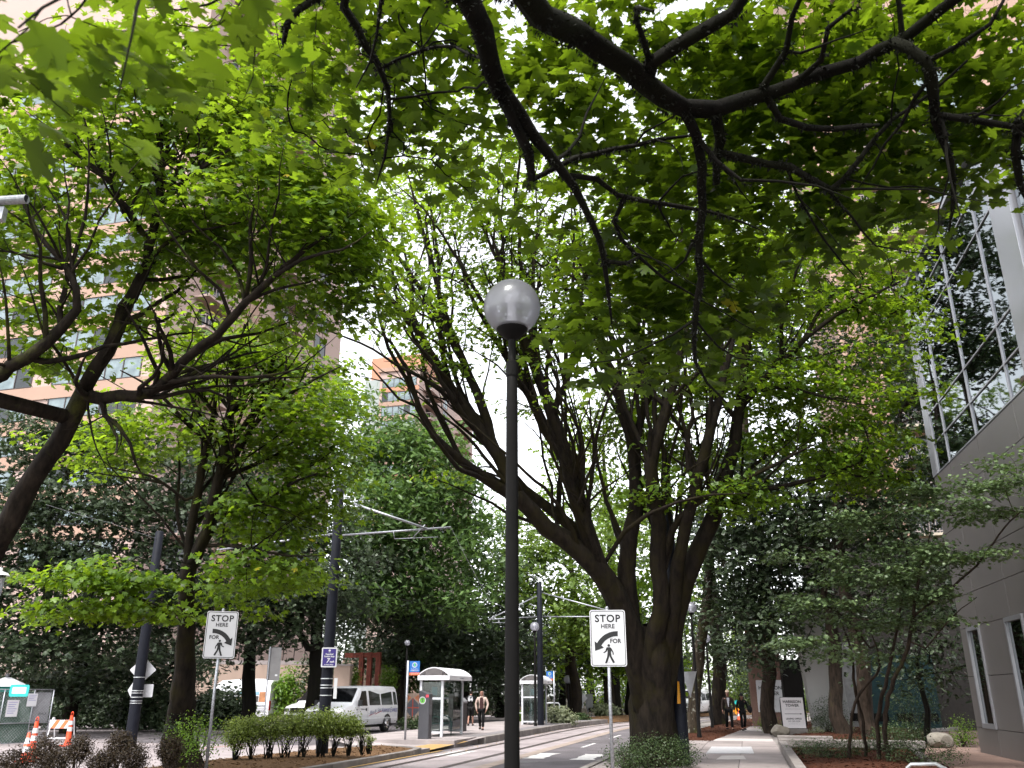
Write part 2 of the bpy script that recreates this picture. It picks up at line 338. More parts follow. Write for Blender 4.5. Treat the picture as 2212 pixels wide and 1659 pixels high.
class Skel:
    def __init__(s): s.pos = np.zeros((0, 3)); s.dir = np.zeros((0, 3)); s.rad = np.zeros(0); s.par = np.zeros(0, int); s.hand = np.zeros(0, bool); s.paths = []
    def push(s, pts, rad, parent, hand):
        k = len(pts); base = len(s.pos); d = np.gradient(pts, axis=0) if k > 1 else np.array([[0, 0, 1.]]); d = d / np.maximum(1e-6, np.linalg.norm(d, axis=1, keepdims=True))
        s.pos = np.vstack([s.pos, pts]); s.dir = np.vstack([s.dir, d]); s.rad = np.append(s.rad, rad); s.par = np.append(s.par, [parent] + list(range(base, base + k - 1))); s.hand = np.append(s.hand, [hand] * k)
        s.paths.append((parent, np.arange(base, base + k), hand))
        return base
    def limb(s, pts, rad, step=.25, jit=.25, root=False):
        pts, rad = resample(pts, rad, step, jit)
        par = -1
        if len(s.pos) and not root:
            par = int(np.argmin(np.linalg.norm(s.pos - pts[0], axis=1)))
        s.push(pts, rad, par, True)
    def branch(s, n, length, frac, rlo, rhi, up=.35, zmin=2.5, fwd=.6):
        """side limbs springing from the drawn ones"""
        cand = np.where(s.hand & (s.rad > rlo) & (s.rad < rhi) & (s.pos[:, 2] > zmin))[0]
        for i in rng.choice(cand, n):
            L = rng.uniform(.55, 1.1) * length * min(1.3, (s.rad[i] / rhi) ** .5 + .35); d = s.dir[i]; x = rng.normal(size=3); x -= d * np.dot(x, d); x /= np.linalg.norm(x)
            v = d * fwd + x * .9 + np.array([0, 0, up]); v /= np.linalg.norm(v); p = s.pos[i]; pts = [p]; k = 5
            for q in range(k): v = v + rng.normal(size=3) * .22 + np.array([0, 0, up * .18]); v /= np.linalg.norm(v); pts.append(pts[-1] + v * L / k)
            r0 = min(s.rad[i] * frac, .5 * s.rad[i] + .02); s.limb(pts, [r0, r0 * .85, r0 * .7, r0 * .55, r0 * .4, r0 * .2], .25, .3)
    def fan(s, n, fork, length, r0, rlo, rhi, up=.3, zmin=4, noise=.16):
        """long slender shoots carrying on outward from the fork"""
        cand = np.where(s.hand & (s.rad > rlo) & (s.rad < rhi) & (s.pos[:, 2] > zmin))[0]
        w_ = s.rad[cand] ** .8; w_ /= w_.sum()
        for i in rng.choice(cand, n, p=w_):
            p = s.pos[i]; v = p - fork; v /= np.linalg.norm(v); v = v * .7 + s.dir[i] * .4 + np.array([0, 0, up]) + rng.normal(size=3) * .38; v /= np.linalg.norm(v); L = length * rng.uniform(.5, 1.15); pts = [p]; k = 6
            for q in range(k): v = v + rng.normal(size=3) * noise + np.array([0, 0, .05]); v /= np.linalg.norm(v); pts.append(pts[-1] + v * L / k)
            r = min(r0 * rng.uniform(.7, 1.2), s.rad[i] * .75); s.limb(pts, [r, r * .9, r * .78, r * .64, r * .5, r * .34, r * .15], .3, .25)
    def grow(s, att, step=.35, up=.12, wig=.06, tip=.004, maxlen=None):
        """join every leaf-cluster point to the nearest wood, nearest first"""
        d0 = np.min(np.linalg.norm(att[:, None, :] - s.pos[None, ::2, :], axis=2), axis=1) if len(att) * len(s.pos) < 6e6 else np.array([np.min(np.linalg.norm(s.pos[::2] - a, axis=1)) for a in att])
        nbase = len(s.pos); tips = np.full(len(att), -1)
        for i in np.argsort(d0):
            a = att[i]; dv = a - s.pos; dist = np.linalg.norm(dv, axis=1)
            al = np.sum(dv * s.dir, axis=1) / np.maximum(dist, 1e-6)
            n = int(np.argmin(dist * (1.25 - .3 * al) + (s.rad > .12) * .4)); L = dist[n]
            if L < .08: tips[i] = n; continue
            p = s.pos[n]; c = p + s.dir[n] * L * .35 + np.array([0, 0, up * L]); m = max(2, int(L / step) + 1); t = np.linspace(0, 1, m + 1)[1:, None]
            c = .5 * c + .5 * (p + a) / 2
            q = (1 - t) ** 2 * p + 2 * t * (1 - t) * c + t * t * a
            if m > 1: q[:-1] += rng.normal(size=(m - 1, 3)) * wig * min(1, L)
            s.push(q, np.zeros(m), n, False); tips[i] = len(s.pos) - 1
        cnt = np.zeros(len(s.pos)); cnt[tips[tips >= 0]] += 1
        for i in range(len(s.pos) - 1, -1, -1):
            if cnt[i] == 0: cnt[i] = 1
            if s.par[i] >= 0: cnt[s.par[i]] += cnt[i]
        g = ~s.hand; s.rad[g] = tip * np.power(cnt[g], .44)
        for i in range(nbase, len(s.pos)):
            p = s.par[i]
            if p >= 0: s.rad[i] = min(s.rad[i], s.rad[p] * (.8 if s.hand[p] else 1.0))
        return tips
    def wood(s, sides=(12, 4), lump=.06, minr=0):
        VV, FF, b = [], [], 0
        for par, idx, hand in s.paths:
            pts = s.pos[idx]; rad = s.rad[idx]
            if par >= 0:
                pr = s.rad[par]; pts = np.vstack([s.pos[par], pts]); rad = np.append(min(pr * .85, rad[0] * (1.15 if not hand else 1.05)), rad)
            keep = np.append(True, np.linalg.norm(np.diff(pts, axis=0), axis=1) > 1e-4); pts = pts[keep]; rad = rad[keep]
            if len(pts) < 2 or rad.max() < minr: continue
            n = sides[0] if hand else (5 if rad[0] > .03 else (4 if rad[0] > .012 else 3)); m = len(pts)
            t = np.gradient(pts, axis=0); t /= np.maximum(1e-6, np.linalg.norm(t, axis=1, keepdims=True))
            nr = np.zeros_like(t); r0 = np.cross(t[0], [.31, .77, .55]); nr[0] = r0 / np.linalg.norm(r0)
            for i in range(1, m):
                q = nr[i - 1] - t[i] * np.dot(nr[i - 1], t[i]); nr[i] = q / max(1e-6, np.linalg.norm(q))
            bi = np.cross(t, nr); a = np.arange(n) * 2 * np.pi / n
            rr = np.repeat(rad[:, None], n, 1)
            if hand:
                ph = rng.uniform(0, 6.28, 6)
                zz = np.arange(m)[:, None] * .55
                rr = rr * (1 + lump * (np.sin(2 * a[None] + ph[0] + zz * .35) + .8 * np.sin(3 * a[None] + ph[1] - zz * .5) + .6 * np.sin(5 * a[None] + ph[2] + zz * .25)) + lump * .5 * rng.normal(size=(m, n)))
            ring = pts[:, None, :] + (nr[:, None, :] * np.cos(a)[None, :, None] + bi[:, None, :] * np.sin(a)[None, :, None]) * rr[:, :, None]
            VV.append(ring.reshape(-1, 3)); i0 = np.arange(m - 1)[:, None] * n + np.arange(n)[None]; i1 = np.arange(m - 1)[:, None] * n + (np.arange(n)[None] + 1) % n
            FF.append(np.stack([i0, i1, i1 + n, i0 + n], -1).reshape(-1, 4) + b); b += m * n
        return np.vstack(VV), np.vstack(FF)
def blob(u, v, D, ru, rv, rd, n, clump=6, flat=.4, spread=.5, shell=2.2):
    """cluster points spread through an egg-shaped part of a crown; ru, rv in frame units at distance D, rd in metres"""
    c = np.array(P(u, v, D)); k = max(1, n // clump); q = rng.normal(size=(k, 3)); q /= np.linalg.norm(q, axis=1, keepdims=True)
    q *= np.power(rng.uniform(size=(k, 1)), 1 / shell); m = D / FPX
    q = c + q * np.array([ru * m, rd, rv * m]); pts = np.repeat(q, clump, 0) + rng.normal(size=(k * clump, 3)) * np.array([spread, spread, spread * flat])
    return pts
def leaves_at(pts, per, radius, size, lod, flat=.35, tilt=.45, out_c=None, outw=.25, droop=0, tmpl=None, clumpv=.35):
    n = len(pts) * per; base = np.repeat(pts, per, 0)
    off = rng.normal(size=(n, 3)) * np.array([radius, radius, radius * flat]); pos = base + off
    nrm = np.array([0, 0, 1.0]) + rng.normal(size=(n, 3)) * tilt
    rad = off.copy(); rad[:, 2] = 0; nrm += rad / radius * outw
    if out_c is not None: o = base - out_c; o /= np.maximum(1e-3, np.linalg.norm(o, axis=1, keepdims=True)); nrm += o * outw
    pos[:, 2] -= droop * np.sum(off[:, :2] ** 2, axis=1) / radius
    sz = size * rng.uniform(.62, 1.18, n)
    rnd = np.clip(.5 + np.repeat(rng.normal(size=len(pts)) * clumpv * .5, per) + rng.normal(size=n) * .2, 0, .98)
    y = rng.uniform(size=n) < .004; rnd[y] = 1.0
    return leaf_arrays(pos, nrm, sz, rnd, tmpl if tmpl is not None else maple(lod)), (pos, nrm, sz, rnd)
def make_tree(name, label, sk, att, leafy, bark, lmat, per, radius, size, lod, group=None, sides=(12, 4), grow=None, tmpl=None, flat=.35, tilt=.45, out_c=None, singles=0, twigs=True, lump=.06, outw=.25, base=None, tip=.004):
    base = Vector(base) if base is not None else Vector((sk.pos[0][0], sk.pos[0][1], 0))
    t = thing(name, label, 'tree', base, 0, group)
    g = dict(step=.4, up=.1, wig=.06, tip=tip); g.update(grow or {})
    sk.grow(att, **g)
    V, F = sk.wood(sides, lump=lump)
    me = np_mesh('trunk', V - np.array(base), F, bark, smooth=True); obj_from('trunk', me, t)
    lp = att[leafy]
    (V, F, r), (pos, nrm, sz, rnd) = leaves_at(lp, per, radius, size, lod, flat=flat, tilt=tilt, out_c=out_c, tmpl=tmpl, outw=outw)
    if singles:                                      # the leaves that show largest are objects of their own
        camp = np.array([0, 0, CAMZ]); dv = pos - camp; dep = dv[:, 1] * CP + dv[:, 2] * SP
        uu = dv[:, 0] / dep * FPX; vv = (dv[:, 2] * CP - dv[:, 1] * SP) / dep * FPX
        inside = (np.abs(uu) < 1120) & (np.abs(vv) < 845) & (dep > .5); score = np.where(inside, sz / np.maximum(dep, .3), 0); pick = np.argsort(-score)[:singles]; keep = np.ones(len(pos), bool); keep[pick] = False
        k = len(r) // len(pos); kf = len(F) // len(pos)
        tm = tmpl if tmpl is not None else maple(lod); variants = []
        for q in range(6):
            vm = tm[0].copy(); vm[:, 1] -= .4
            variants.append(np_mesh('leaf', vm, tm[1], lmat, np.full(len(vm), (q + .5) / 6.2)))
        for i in pick:
            o = obj_from('leaf', variants[min(5, int(rnd[i] * 6))], t)
            z = Vector(nrm[i]).normalized(); x = z.orthogonal().normalized(); x = Matrix.Rotation(rng.uniform(0, 6.28), 3, z) @ x; y = z.cross(x)
            rot = Matrix((x, y, z)).transposed(); o.rotation_euler = rot.to_euler(); o.location = Vector(pos[i]) - base; o.scale = (sz[i],) * 3
        V = V.reshape(len(pos), k, 3)[keep].reshape(-1, 3); r = r.reshape(len(pos), k)[keep].ravel()
        F = (tm[1][None] + (np.arange(keep.sum()) * k)[:, None, None]).reshape(-1, 3)
    me = np_mesh('crown', V - np.array(base), F, lmat, r)
    tag(obj_from('crown', me, t), kind='stuff')
    return t
BK = bark_mat('maple_bark', (.006, .0045, .0035), (.027, .020, .015), mamt=.3)
BKD = bark_mat('dark_mossy_bark', (.0025, .002, .0016), (.009, .007, .0055), moss=(.006, .0065, .002), mamt=.7)
BKM = bark_mat('mossy_bark', (.006, .0045, .0035), (.024, .018, .013), moss=(.022, .018, .005), mamt=.55)
BKG = bark_mat('grey_brown_bark', (.016, .012, .009), (.062, .044, .033), mamt=.15)
BKT = bark_mat('grey_maple_bark', (.02, .015, .011), (.085, .064, .05), mamt=.2)
BKL = bark_mat('lichen_bark', (.016, .012, .008), (.06, .046, .032), mamt=.4, lichen=.6)
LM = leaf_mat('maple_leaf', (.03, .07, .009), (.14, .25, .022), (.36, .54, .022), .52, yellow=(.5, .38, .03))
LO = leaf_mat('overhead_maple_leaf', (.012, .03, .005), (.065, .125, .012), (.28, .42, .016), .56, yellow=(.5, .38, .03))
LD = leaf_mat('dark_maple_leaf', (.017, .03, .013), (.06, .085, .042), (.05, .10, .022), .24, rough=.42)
LA = leaf_mat('ash_leaf', (.04, .085, .022), (.12, .2, .055), (.17, .3, .05), .38)
LV = leaf_mat('vine_maple_leaf', (.06, .105, .04), (.17, .24, .105), (.18, .28, .07), .35)
LY = leaf_mat('pale_green_leaf', (.07, .12, .025), (.16, .24, .05), (.28, .42, .05), .45)
NP = lambda *a: np.array(a)
def PL(D, *uv): return [P(u, v, D) for u, v in uv]
def PP(*uvd): return [P(*q) for q in uvd]

# --- 1: maple overhead, its trunk beside the camera
sk = Skel()
sk.limb([(2.6, -2.2, 0), (2.55, -2.1, 1.2), (2.4, -1.9, 2.6), (2.1, -1.5, 3.9), (1.7, -.6, 5.0)], [.34, .27, .24, .22, .2], root=True)
sk.limb([(2.1, -1.5, 3.9), (1.2, -.2, 5.2)] + PP((1040, -170, 5.2), (1130, -10, 5.6), (1210, 60, 6.0), (1290, 100, 6.3), (1360, 150, 6.5), (1430, 210, 6.7), (1480, 242, 6.8), (1540, 238, 6.9), (1610, 215, 7.0), (1680, 188, 7.0), (1765, 160, 7.0), (1850, 128, 6.9), (1950, 80, 6.8), (2040, 20, 6.6), (2130, -50, 6.4)), [.2, .16, .13, .12, .115, .11, .105, .1, .09, .085, .075, .07, .06, .055, .05, .045, .04], .18, .2)
sk.limb(PP((1480, 242, 6.8), (1505, 290, 6.9), (1522, 360, 7.0), (1516, 450, 7.1), (1512, 560, 7.2), (1503, 690, 7.3), (1500, 780, 7.4), (1530, 830, 7.5), (1570, 870, 7.6)), [.05, .045, .04, .036, .032, .026, .018, .012, .008], .14, .25)
sk.limb(PP((1545, 240, 6.9), (1552, 300, 7.0), (1548, 400, 7.1)), [.055, .045, .03], .14, .2)
sk.limb(PP((1550, 330, 7.0), (1620, 345, 7.1), (1700, 362, 7.1), (1790, 412, 7.2), (1850, 350, 7.2), (1925, 262, 7.2), (2010, 200, 7.1), (2090, 130, 7.0)), [.035, .036, .034, .03, .022, .018, .014, .01], .15, .25)
sk.limb(PP((1790, 412, 7.2), (1840, 470, 7.3), (1890, 530, 7.4), (1960, 545, 7.4), (2090, 550, 7.5)), [.018, .014, .011, .008, .005], .15, .3)
sk.limb(PP((1700, 362, 7.1), (1740, 450, 7.3), (1790, 530, 7.4), (1850, 600, 7.5)), [.018, .015, .012, .006], .15, .3)
sk.limb(PP((1405, 140, 6.5), (1460, 100, 6.3), (1530, 65, 6.2), (1580, 30, 6.1), (1625, -40, 6.0)), [.07, .065, .06, .055, .05], .18, .2)
sk.limb(PP((1640, 200, 7.0), (1690, 110, 6.8), (1715, 40, 6.6), (1745, -40, 6.4)), [.035, .03, .025, .02], .18, .3)
sk.limb(PP((1720, 178, 7.0), (1770, 130, 6.8), (1790, 60, 6.6), (1840, 20, 6.4)), [.03, .025, .02, .015], .18, .3)
sk.limb(PP((1655, 205, 7.0), (1685, 255, 7.0), (1745, 276, 7.1), (1860, 276, 7.1), (1900, 270, 7.1)), [.035, .032, .03, .024, .012], .15, .25)
sk.limb(PP((1930, 92, 6.8), (1995, 128, 6.6), (2012, 170, 6.6), (2010, 225, 6.7), (2040, 300, 6.8), (2062, 400, 6.9), (2050, 500, 7.0)), [.05, .05, .048, .04, .032, .022, .008], .14, .25)
sk.limb(PP((2030, 250, 6.7), (2100, 256, 6.6), (2190, 268, 6.5), (2290, 280, 6.4)), [.034, .032, .03, .03], .15, .25)
sk.limb(PP((2200, 262, 6.5), (2196, 330, 6.6), (2205, 400, 6.7), (2230, 450, 6.8)), [.04, .04, .036, .03], .14, .2)
sk.limb([(1.7, -.8, 4.6), (.6, .4, 5.3)] + PP((960, -120, 5.6), (1005, -10, 6.0), (1040, 70, 6.2), (1062, 150, 6.4), (1082, 195, 6.5), (1122, 245, 6.6), (1155, 285, 6.7), (1200, 342, 6.8), (1242, 405, 6.9), (1280, 480, 7.0), (1308, 560, 7.1), (1315, 640, 7.2), (1322, 700, 7.3)), [.14, .12, .1, .092, .088, .08, .075, .065, .05, .042, .036, .03, .026, .02, .01], .16, .25)
sk.limb(PP((1082, 200, 6.5), (1120, 265, 6.6), (1140, 325, 6.7), (1150, 390, 6.8)), [.06, .055, .05, .035], .14, .25)
sk.limb(PP((1150, 388, 6.8), (1240, 345, 6.9), (1330, 320, 7.0), (1420, 305, 7.0), (1500, 292, 7.0)), [.025, .026, .024, .02, .012], .16, .25)
sk.limb(PP((1225, 378, 6.9), (1290, 390, 7.0), (1330, 420, 7.1), (1420, 440, 7.2), (1560, 462, 7.3), (1650, 500, 7.4)), [.025, .028, .026, .024, .018, .006], .15, .25)
sk.limb(PP((1350, 425, 7.1), (1325, 480, 7.2), (1370, 545, 7.3), (1420, 590, 7.4), (1500, 640, 7.6), (1640, 720, 7.8)), [.022, .02, .018, .014, .01, .005], .15, .3)
sk.limb(PP((1308, 565, 7.1), (1350, 570, 7.2), (1380, 555, 7.3)), [.02, .018, .012], .12, .3)
sk.limb(PP((930, -180, 5.8), (745, -30, 6.4), (775, 60, 6.8), (808, 130, 7.1), (832, 190, 7.3), (842, 260, 7.5), (830, 340, 7.7), (812, 400, 7.9)), [.06, .045, .04, .036, .032, .022, .014, .005], .16, .3)
sk.limb(PP((838, 215, 7.3), (900, 205, 7.4), (990, 195, 7.4), (1060, 180, 6.6)), [.016, .014, .012, .01], .16, .4)
sk.limb(PP((820, 150, 7.1), (900, 110, 7.0), (980, 100, 6.8), (1050, 130, 6.5)), [.018, .018, .016, .014], .16, .4)
sk.limb(PP((745, -30, 6.4), (640, 20, 6.6), (615, 90, 6.9), (640, 160, 7.1)), [.035, .028, .02, .006], .16, .3)
sk.limb(PP((745, -30, 6.4), (480, -120, 4.6), (330, -60, 3.6), (290, 80, 3.1), (255, 210, 3.0)), [.03, .02, .012, .006, .003], .14, .3)
sk.limb(PP((330, -60, 3.6), (160, -20, 3.2), (40, 60, 2.9)), [.01, .007, .004], .14, .3)
att = [blob(u, v, D + 1.15, ru * 1.05, rv * 1.05, rd * 1.3, int(n * 1.2), clump=4, spread=.25, flat=.35) for u, v, D, ru, rv, rd, n in [
    (760, 60, 7.2, 130, 150, .5, 90), (900, 250, 7.6, 130, 130, .5, 70), (680, 200, 7.4, 90, 110, .4, 36), (960, 60, 7.0, 140, 120, .6, 70), (760, 330, 7.8, 120, 70, .4, 36),
    (1180, 140, 7.2, 120, 150, .5, 60), (1330, 20, 6.8, 150, 80, .5, 50), (1290, 260, 7.4, 150, 110, .5, 90), (1520, 130, 7.4, 140, 100, .5, 80), (1660, 60, 7.0, 160, 100, .6, 90),
    (1440, 370, 7.5, 150, 100, .5, 90), (1650, 300, 7.5, 160, 110, .5, 100), (1860, 110, 7.2, 190, 130, .6, 120), (2080, 80, 6.8, 170, 110, .6, 100), (1830, 330, 7.5, 170, 110, .6, 100),
    (2060, 300, 7.1, 160, 130, .5, 100), (1400, 560, 7.7, 150, 130, .5, 90), (1620, 520, 7.8, 150, 110, .5, 80), (1290, 680, 7.6, 110, 110, .4, 60), (1450, 740, 7.9, 130, 110, .4, 66), (1590, 680, 7.9, 100, 80, .4, 40),
    (2000, 460, 7.3, 130, 70, .4, 40), (1780, 480, 7.6, 120, 80, .4, 44), (1130, 420, 7.6, 90, 60, .4, 18), (1480, 640, 7.8, 120, 90, .4, 48), (1260, 820, 7.9, 70, 40, .3, 12), (1890, 240, 7.3, 150, 90, .5, 60), (2160, 200, 6.9, 90, 120, .4, 40)]]
near = [blob(100, 50, 3.5, 150, 70, .3, 10, clump=2, spread=.13), blob(30, 160, 3.3, 80, 60, .25, 6, clump=2, spread=.12), blob(290, 120, 3.6, 110, 80, .25, 8, clump=2, spread=.12), blob(430, 50, 4.2, 110, 60, .3, 10, clump=2, spread=.14), blob(240, 10, 4.0, 200, 40, .3, 8, clump=2, spread=.14)]
shade_canopy = [np.column_stack([rng.uniform(-6, 6, 200), rng.uniform(-5, 3.2, 200), rng.uniform(6.6, 8.8, 200)])]  # unseen leaf clusters added over the camera to shade the near leaves
a1 = np.vstack(att + near + shade_canopy); sk.rad = sk.rad * .85; sk.branch(46, 1.2, .5, .012, .06, up=-.05, zmin=3)
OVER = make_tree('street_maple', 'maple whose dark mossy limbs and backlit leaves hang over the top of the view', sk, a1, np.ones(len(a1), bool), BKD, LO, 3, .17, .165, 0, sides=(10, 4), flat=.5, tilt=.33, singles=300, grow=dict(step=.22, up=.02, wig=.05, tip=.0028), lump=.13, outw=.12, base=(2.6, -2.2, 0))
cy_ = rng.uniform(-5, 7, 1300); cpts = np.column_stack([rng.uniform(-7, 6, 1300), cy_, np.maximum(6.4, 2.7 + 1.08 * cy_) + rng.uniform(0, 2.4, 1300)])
(V, F, r_), _ = leaves_at(cpts, 11, .3, .16, 2, flat=.5); tag(obj_from('upper_crown', np_mesh('upper_crown', V - np.array(OVER.location), F, LO, r_), OVER), kind='stuff')  # dense leaves added above the frame, out of view, to darken those below
# moss fringe on the overhead limbs
mv, mf = [], []
for par, idx, hand in sk.paths:
    if not hand: continue
    for i in idx:
        p, r, d = sk.pos[i], sk.rad[i], sk.dir[i]
        if r < .012 or p[1] < 1: continue
        for q in range(int(22 + 520 * r)):
            x = rng.normal(size=3); x -= d * np.dot(x, d); x /= np.linalg.norm(x); x[2] -= .25
            b = p + d * rng.uniform(-.09, .09) + x * r * .92; L = rng.uniform(.01, .042); sd_ = np.cross(d, x) * rng.uniform(.004, .01) + d * rng.uniform(-.012, .012)
            k = len(mv); mv += [b - sd_, b + sd_, b + x * L + d * rng.uniform(-.01, .01)]; mf.append((k, k + 1, k + 2))
me = np_mesh('moss', np.array(mv) - np.array(OVER.location), np.array(mf), mat('moss', (.005, .0055, .002), .95, var=.4))
tag(obj_from('moss', me, OVER), kind='stuff')

# --- 2: leaning maple at the left
sk = Skel()
b2 = P(-330, 1680, 14.2); b2.z = -.25
sk.limb([b2] + PP((-190, 1480, 14.2), (-90, 1330, 14.3), (0, 1168, 14.4), (70, 1040, 14.5), (125, 950, 14.6), (170, 862, 14.6), (185, 838, 14.6)), [.32, .27, .24, .22, .2, .19, .18, .17], .3, .12, root=True)
sk.limb(PP((178, 850, 14.6), (230, 760, 14.6), (285, 640, 14.7), (305, 590, 14.7), (330, 500, 14.8), (345, 420, 14.8), (350, 330, 14.9), (345, 240, 15)), [.15, .14, .12, .1, .09, .075, .05, .02], .25, .15)
sk.limb(PP((190, 855, 14.6), (260, 862, 14.4), (330, 838, 14.3), (400, 780, 14.1), (470, 722, 14.0), (530, 655, 13.9), (600, 590, 13.8), (660, 540, 13.8), (720, 500, 13.8)), [.13, .12, .11, .1, .09, .08, .06, .04, .02], .25, .18)
sk.limb(PP((400, 780, 14.1), (480, 735, 14.5), (560, 720, 14.8), (640, 690, 15)), [.05, .045, .03, .012], .25, .2)
sk.limb(PP((325, 520, 14.8), (260, 430, 14.4), (215, 370, 14.2), (150, 320, 14.1), (100, 290, 14)), [.06, .055, .05, .035, .012], .25, .25)
sk.limb(PP((235, 395, 14.3), (200, 320, 14.2), (180, 250, 14.1)), [.04, .03, .012], .25, .25)
sk.limb(PP((340, 450, 14.8), (400, 390, 14.6), (470, 340, 14.4), (540, 290, 14.3)), [.06, .05, .035, .012], .25, .25)
sk.limb(PP((345, 440, 14.8), (330, 330, 15), (290, 270, 15.2), (230, 200, 15.3)), [.05, .045, .03, .012], .25, .25)
sk.limb(PP((530, 655, 13.9), (545, 560, 13.8), (540, 480, 13.7), (560, 400, 13.6)), [.05, .045, .035, .015], .25, .25)
sk.limb(PP((560, 620, 13.9), (650, 560, 13.5), (740, 540, 13.3), (800, 500, 13.2)), [.045, .035, .025, .01], .25, .25)
sk.limb(PP((300, 605, 14.7), (390, 600, 15), (470, 590, 15.3)), [.05, .035, .012], .25, .25)
sk.limb(PP((-60, 850, 13.2), (0, 808, 13.3), (60, 770, 13.4), (130, 712, 13.5), (168, 668, 13.5), (160, 620, 13.5), (130, 560, 13.5), (80, 500, 13.5), (40, 420, 13.5)), [.14, .13, .125, .11, .09, .07, .055, .04, .015], .22, .2)
sk.limb([b2, P(-160, 1100, 13.8), P(-60, 850, 13.2)], [.25, .2, .14], .3, .1)
sk.limb(PP((140, 575, 13.5), (150, 500, 13.6), (100, 400, 13.7)), [.04, .03, .012], .22, .25)
sk.limb(PP((135, 580, 13.5), (70, 560, 13.3), (20, 540, 13.2)), [.04, .03, .015], .22, .25)
sk.rad = sk.rad * .82; sk.branch(50, 2.4, .5, .03, .13); sk.fan(34, np.array(P(190, 850, 14.6)), 2.6, .03, .03, .16, zmin=5); sk.branch(60, 1.1, .5, .012, .05, zmin=5)
att = [blob(u, v, D + .9, ru, rv, rd, n, clump=5, spread=.34, flat=.3) for u, v, D, ru, rv, rd, n in [
    (150, 270, 14.3, 190, 110, 1.6, 130), (400, 160, 14.6, 170, 110, 1.7, 130), (350, 310, 14.4, 180, 120, 1.6, 130), (560, 260, 14.2, 180, 130, 1.7, 150), (560, 420, 13.8, 190, 120, 1.7, 170), (720, 420, 13.6, 130, 130, 1.5, 130),
    (110, 430, 13.8, 150, 110, 1.4, 90), (400, 480, 14.2, 160, 90, 1.4, 80), (720, 560, 13.6, 130, 80, 1.3, 110), (60, 620, 13.5, 120, 110, 1.1, 50), (240, 560, 14, 130, 90, 1.2, 46), (300, 700, 14.4, 120, 80, 1.2, 28),
    (480, 560, 14.3, 140, 70, 1.2, 60), (620, 660, 14.2, 130, 60, 1.1, 50), (100, 760, 13.6, 120, 50, 1.0, 30), (-40, 480, 13.5, 100, 200, 1.4, 50), (780, 640, 13.8, 70, 60, .9, 34), (640, 150, 14.5, 120, 90, 1.4, 70)]]
a2 = np.vstack(att)
make_tree('street_maple', 'leaning maple with bright green crown rising from the left edge', sk, a2, np.ones(len(a2), bool), BK, LM, 13, .27, .15, 1, flat=.32, tilt=.42, singles=300, out_c=np.array(P(420, 640, 15.5)), outw=.3, grow=dict(step=.3, up=.14, wig=.05), lump=.06, tip=.0036)

# --- 3: mossy maple in the planted median
sk = Skel()
b3 = P(398, 1659, 19.2); b3.z = .05
sk.limb([b3] + PP((385, 1600, 19.2), (390, 1540, 19.2), (397, 1440, 19.2), (402, 1330, 19.3), (404, 1250, 19.3), (410, 1215, 19.3)), [.42, .34, .29, .235, .2, .19, .185], .25, .04, root=True)
sk.limb(PP((410, 1225, 19.3), (446, 1150, 19.3), (468, 1060, 19.3), (490, 960, 19.4), (500, 870, 19.4), (510, 790, 19.4), (530, 700, 19.4)), [.15, .145, .13, .115, .09, .07, .03], .25, .12)
sk.limb(PP((404, 1230, 19.3), (412, 1160, 19.4), (426, 1070, 19.5), (444, 980, 19.6), (462, 890, 19.6), (470, 800, 19.6)), [.1, .095, .09, .075, .05, .02], .25, .15)
sk.limb(PP((475, 1030, 19.3), (540, 930, 19), (600, 870, 18.8), (680, 820, 18.6), (740, 790, 18.5)), [.06, .055, .045, .03, .012], .25, .2)
sk.limb(PP((488, 970, 19.4), (560, 870, 19.2), (590, 780, 19.1), (620, 700, 19)), [.06, .05, .035, .015], .25, .2)
sk.limb(PP((450, 960, 19.6), (390, 900, 19.4), (330, 840, 19.2), (260, 800, 19)), [.05, .045, .03, .012], .25, .25)
sk.limb(PP((470, 900, 19.6), (420, 840, 19.8), (380, 760, 20)), [.045, .035, .015], .25, .25)
sk.limb(PP((455, 1110, 19.3), (560, 1090, 18.9), (640, 1040, 18.6), (700, 1020, 18.4)), [.045, .035, .025, .012], .25, .25)
sk.limb(PP((440, 1180, 19.3), (520, 1180, 18.8), (620, 1200, 18.5), (700, 1200, 18.3)), [.045, .035, .025, .01], .25, .25)
sk.limb(PP((392, 1330, 19.2), (340, 1310, 18.6), (250, 1270, 18.0), (160, 1260, 17.6), (90, 1250, 17.4)), [.05, .04, .03, .02, .008], .25, .2)
sk.limb(PP((250, 1270, 18.0), (230, 1230, 17.9), (215, 1215, 17.8)), [.02, .015, .008], .2, .2)
sk.limb(PP((400, 1080, 19.4), (330, 1030, 19.1), (240, 1010, 18.9)), [.04, .03, .012], .25, .2)
sk.branch(34, 2.4, .5, .03, .13, zmin=4); sk.fan(40, np.array(P(410, 1225, 19.3)), 3.2, .03, .03, .16, zmin=4.5); sk.branch(40, 1.2, .5, .012, .05, zmin=5)
att = [blob(u, v, D + .8, ru, rv, rd, n, clump=5, spread=.36, flat=.28) for u, v, D, ru, rv, rd, n in [
    (620, 800, 18.8, 150, 100, 1.8, 130), (480, 760, 19.5, 140, 90, 1.6, 80), (680, 900, 18.6, 110, 90, 1.6, 110), (560, 960, 18.9, 160, 70, 1.6, 90), (330, 920, 19.2, 150, 80, 1.5, 80), (640, 1090, 18.6, 120, 80, 1.4, 100),
    (600, 1220, 18.5, 140, 70, 1.4, 90), (560, 1130, 18.9, 140, 60, 1.3, 60), (220, 990, 18.9, 110, 50, 1.2, 40), (700, 1010, 18.4, 70, 70, 1.0, 56), (480, 1300, 18.7, 80, 40, .9, 24), (420, 860, 19.6, 120, 60, 1.3, 40)]]
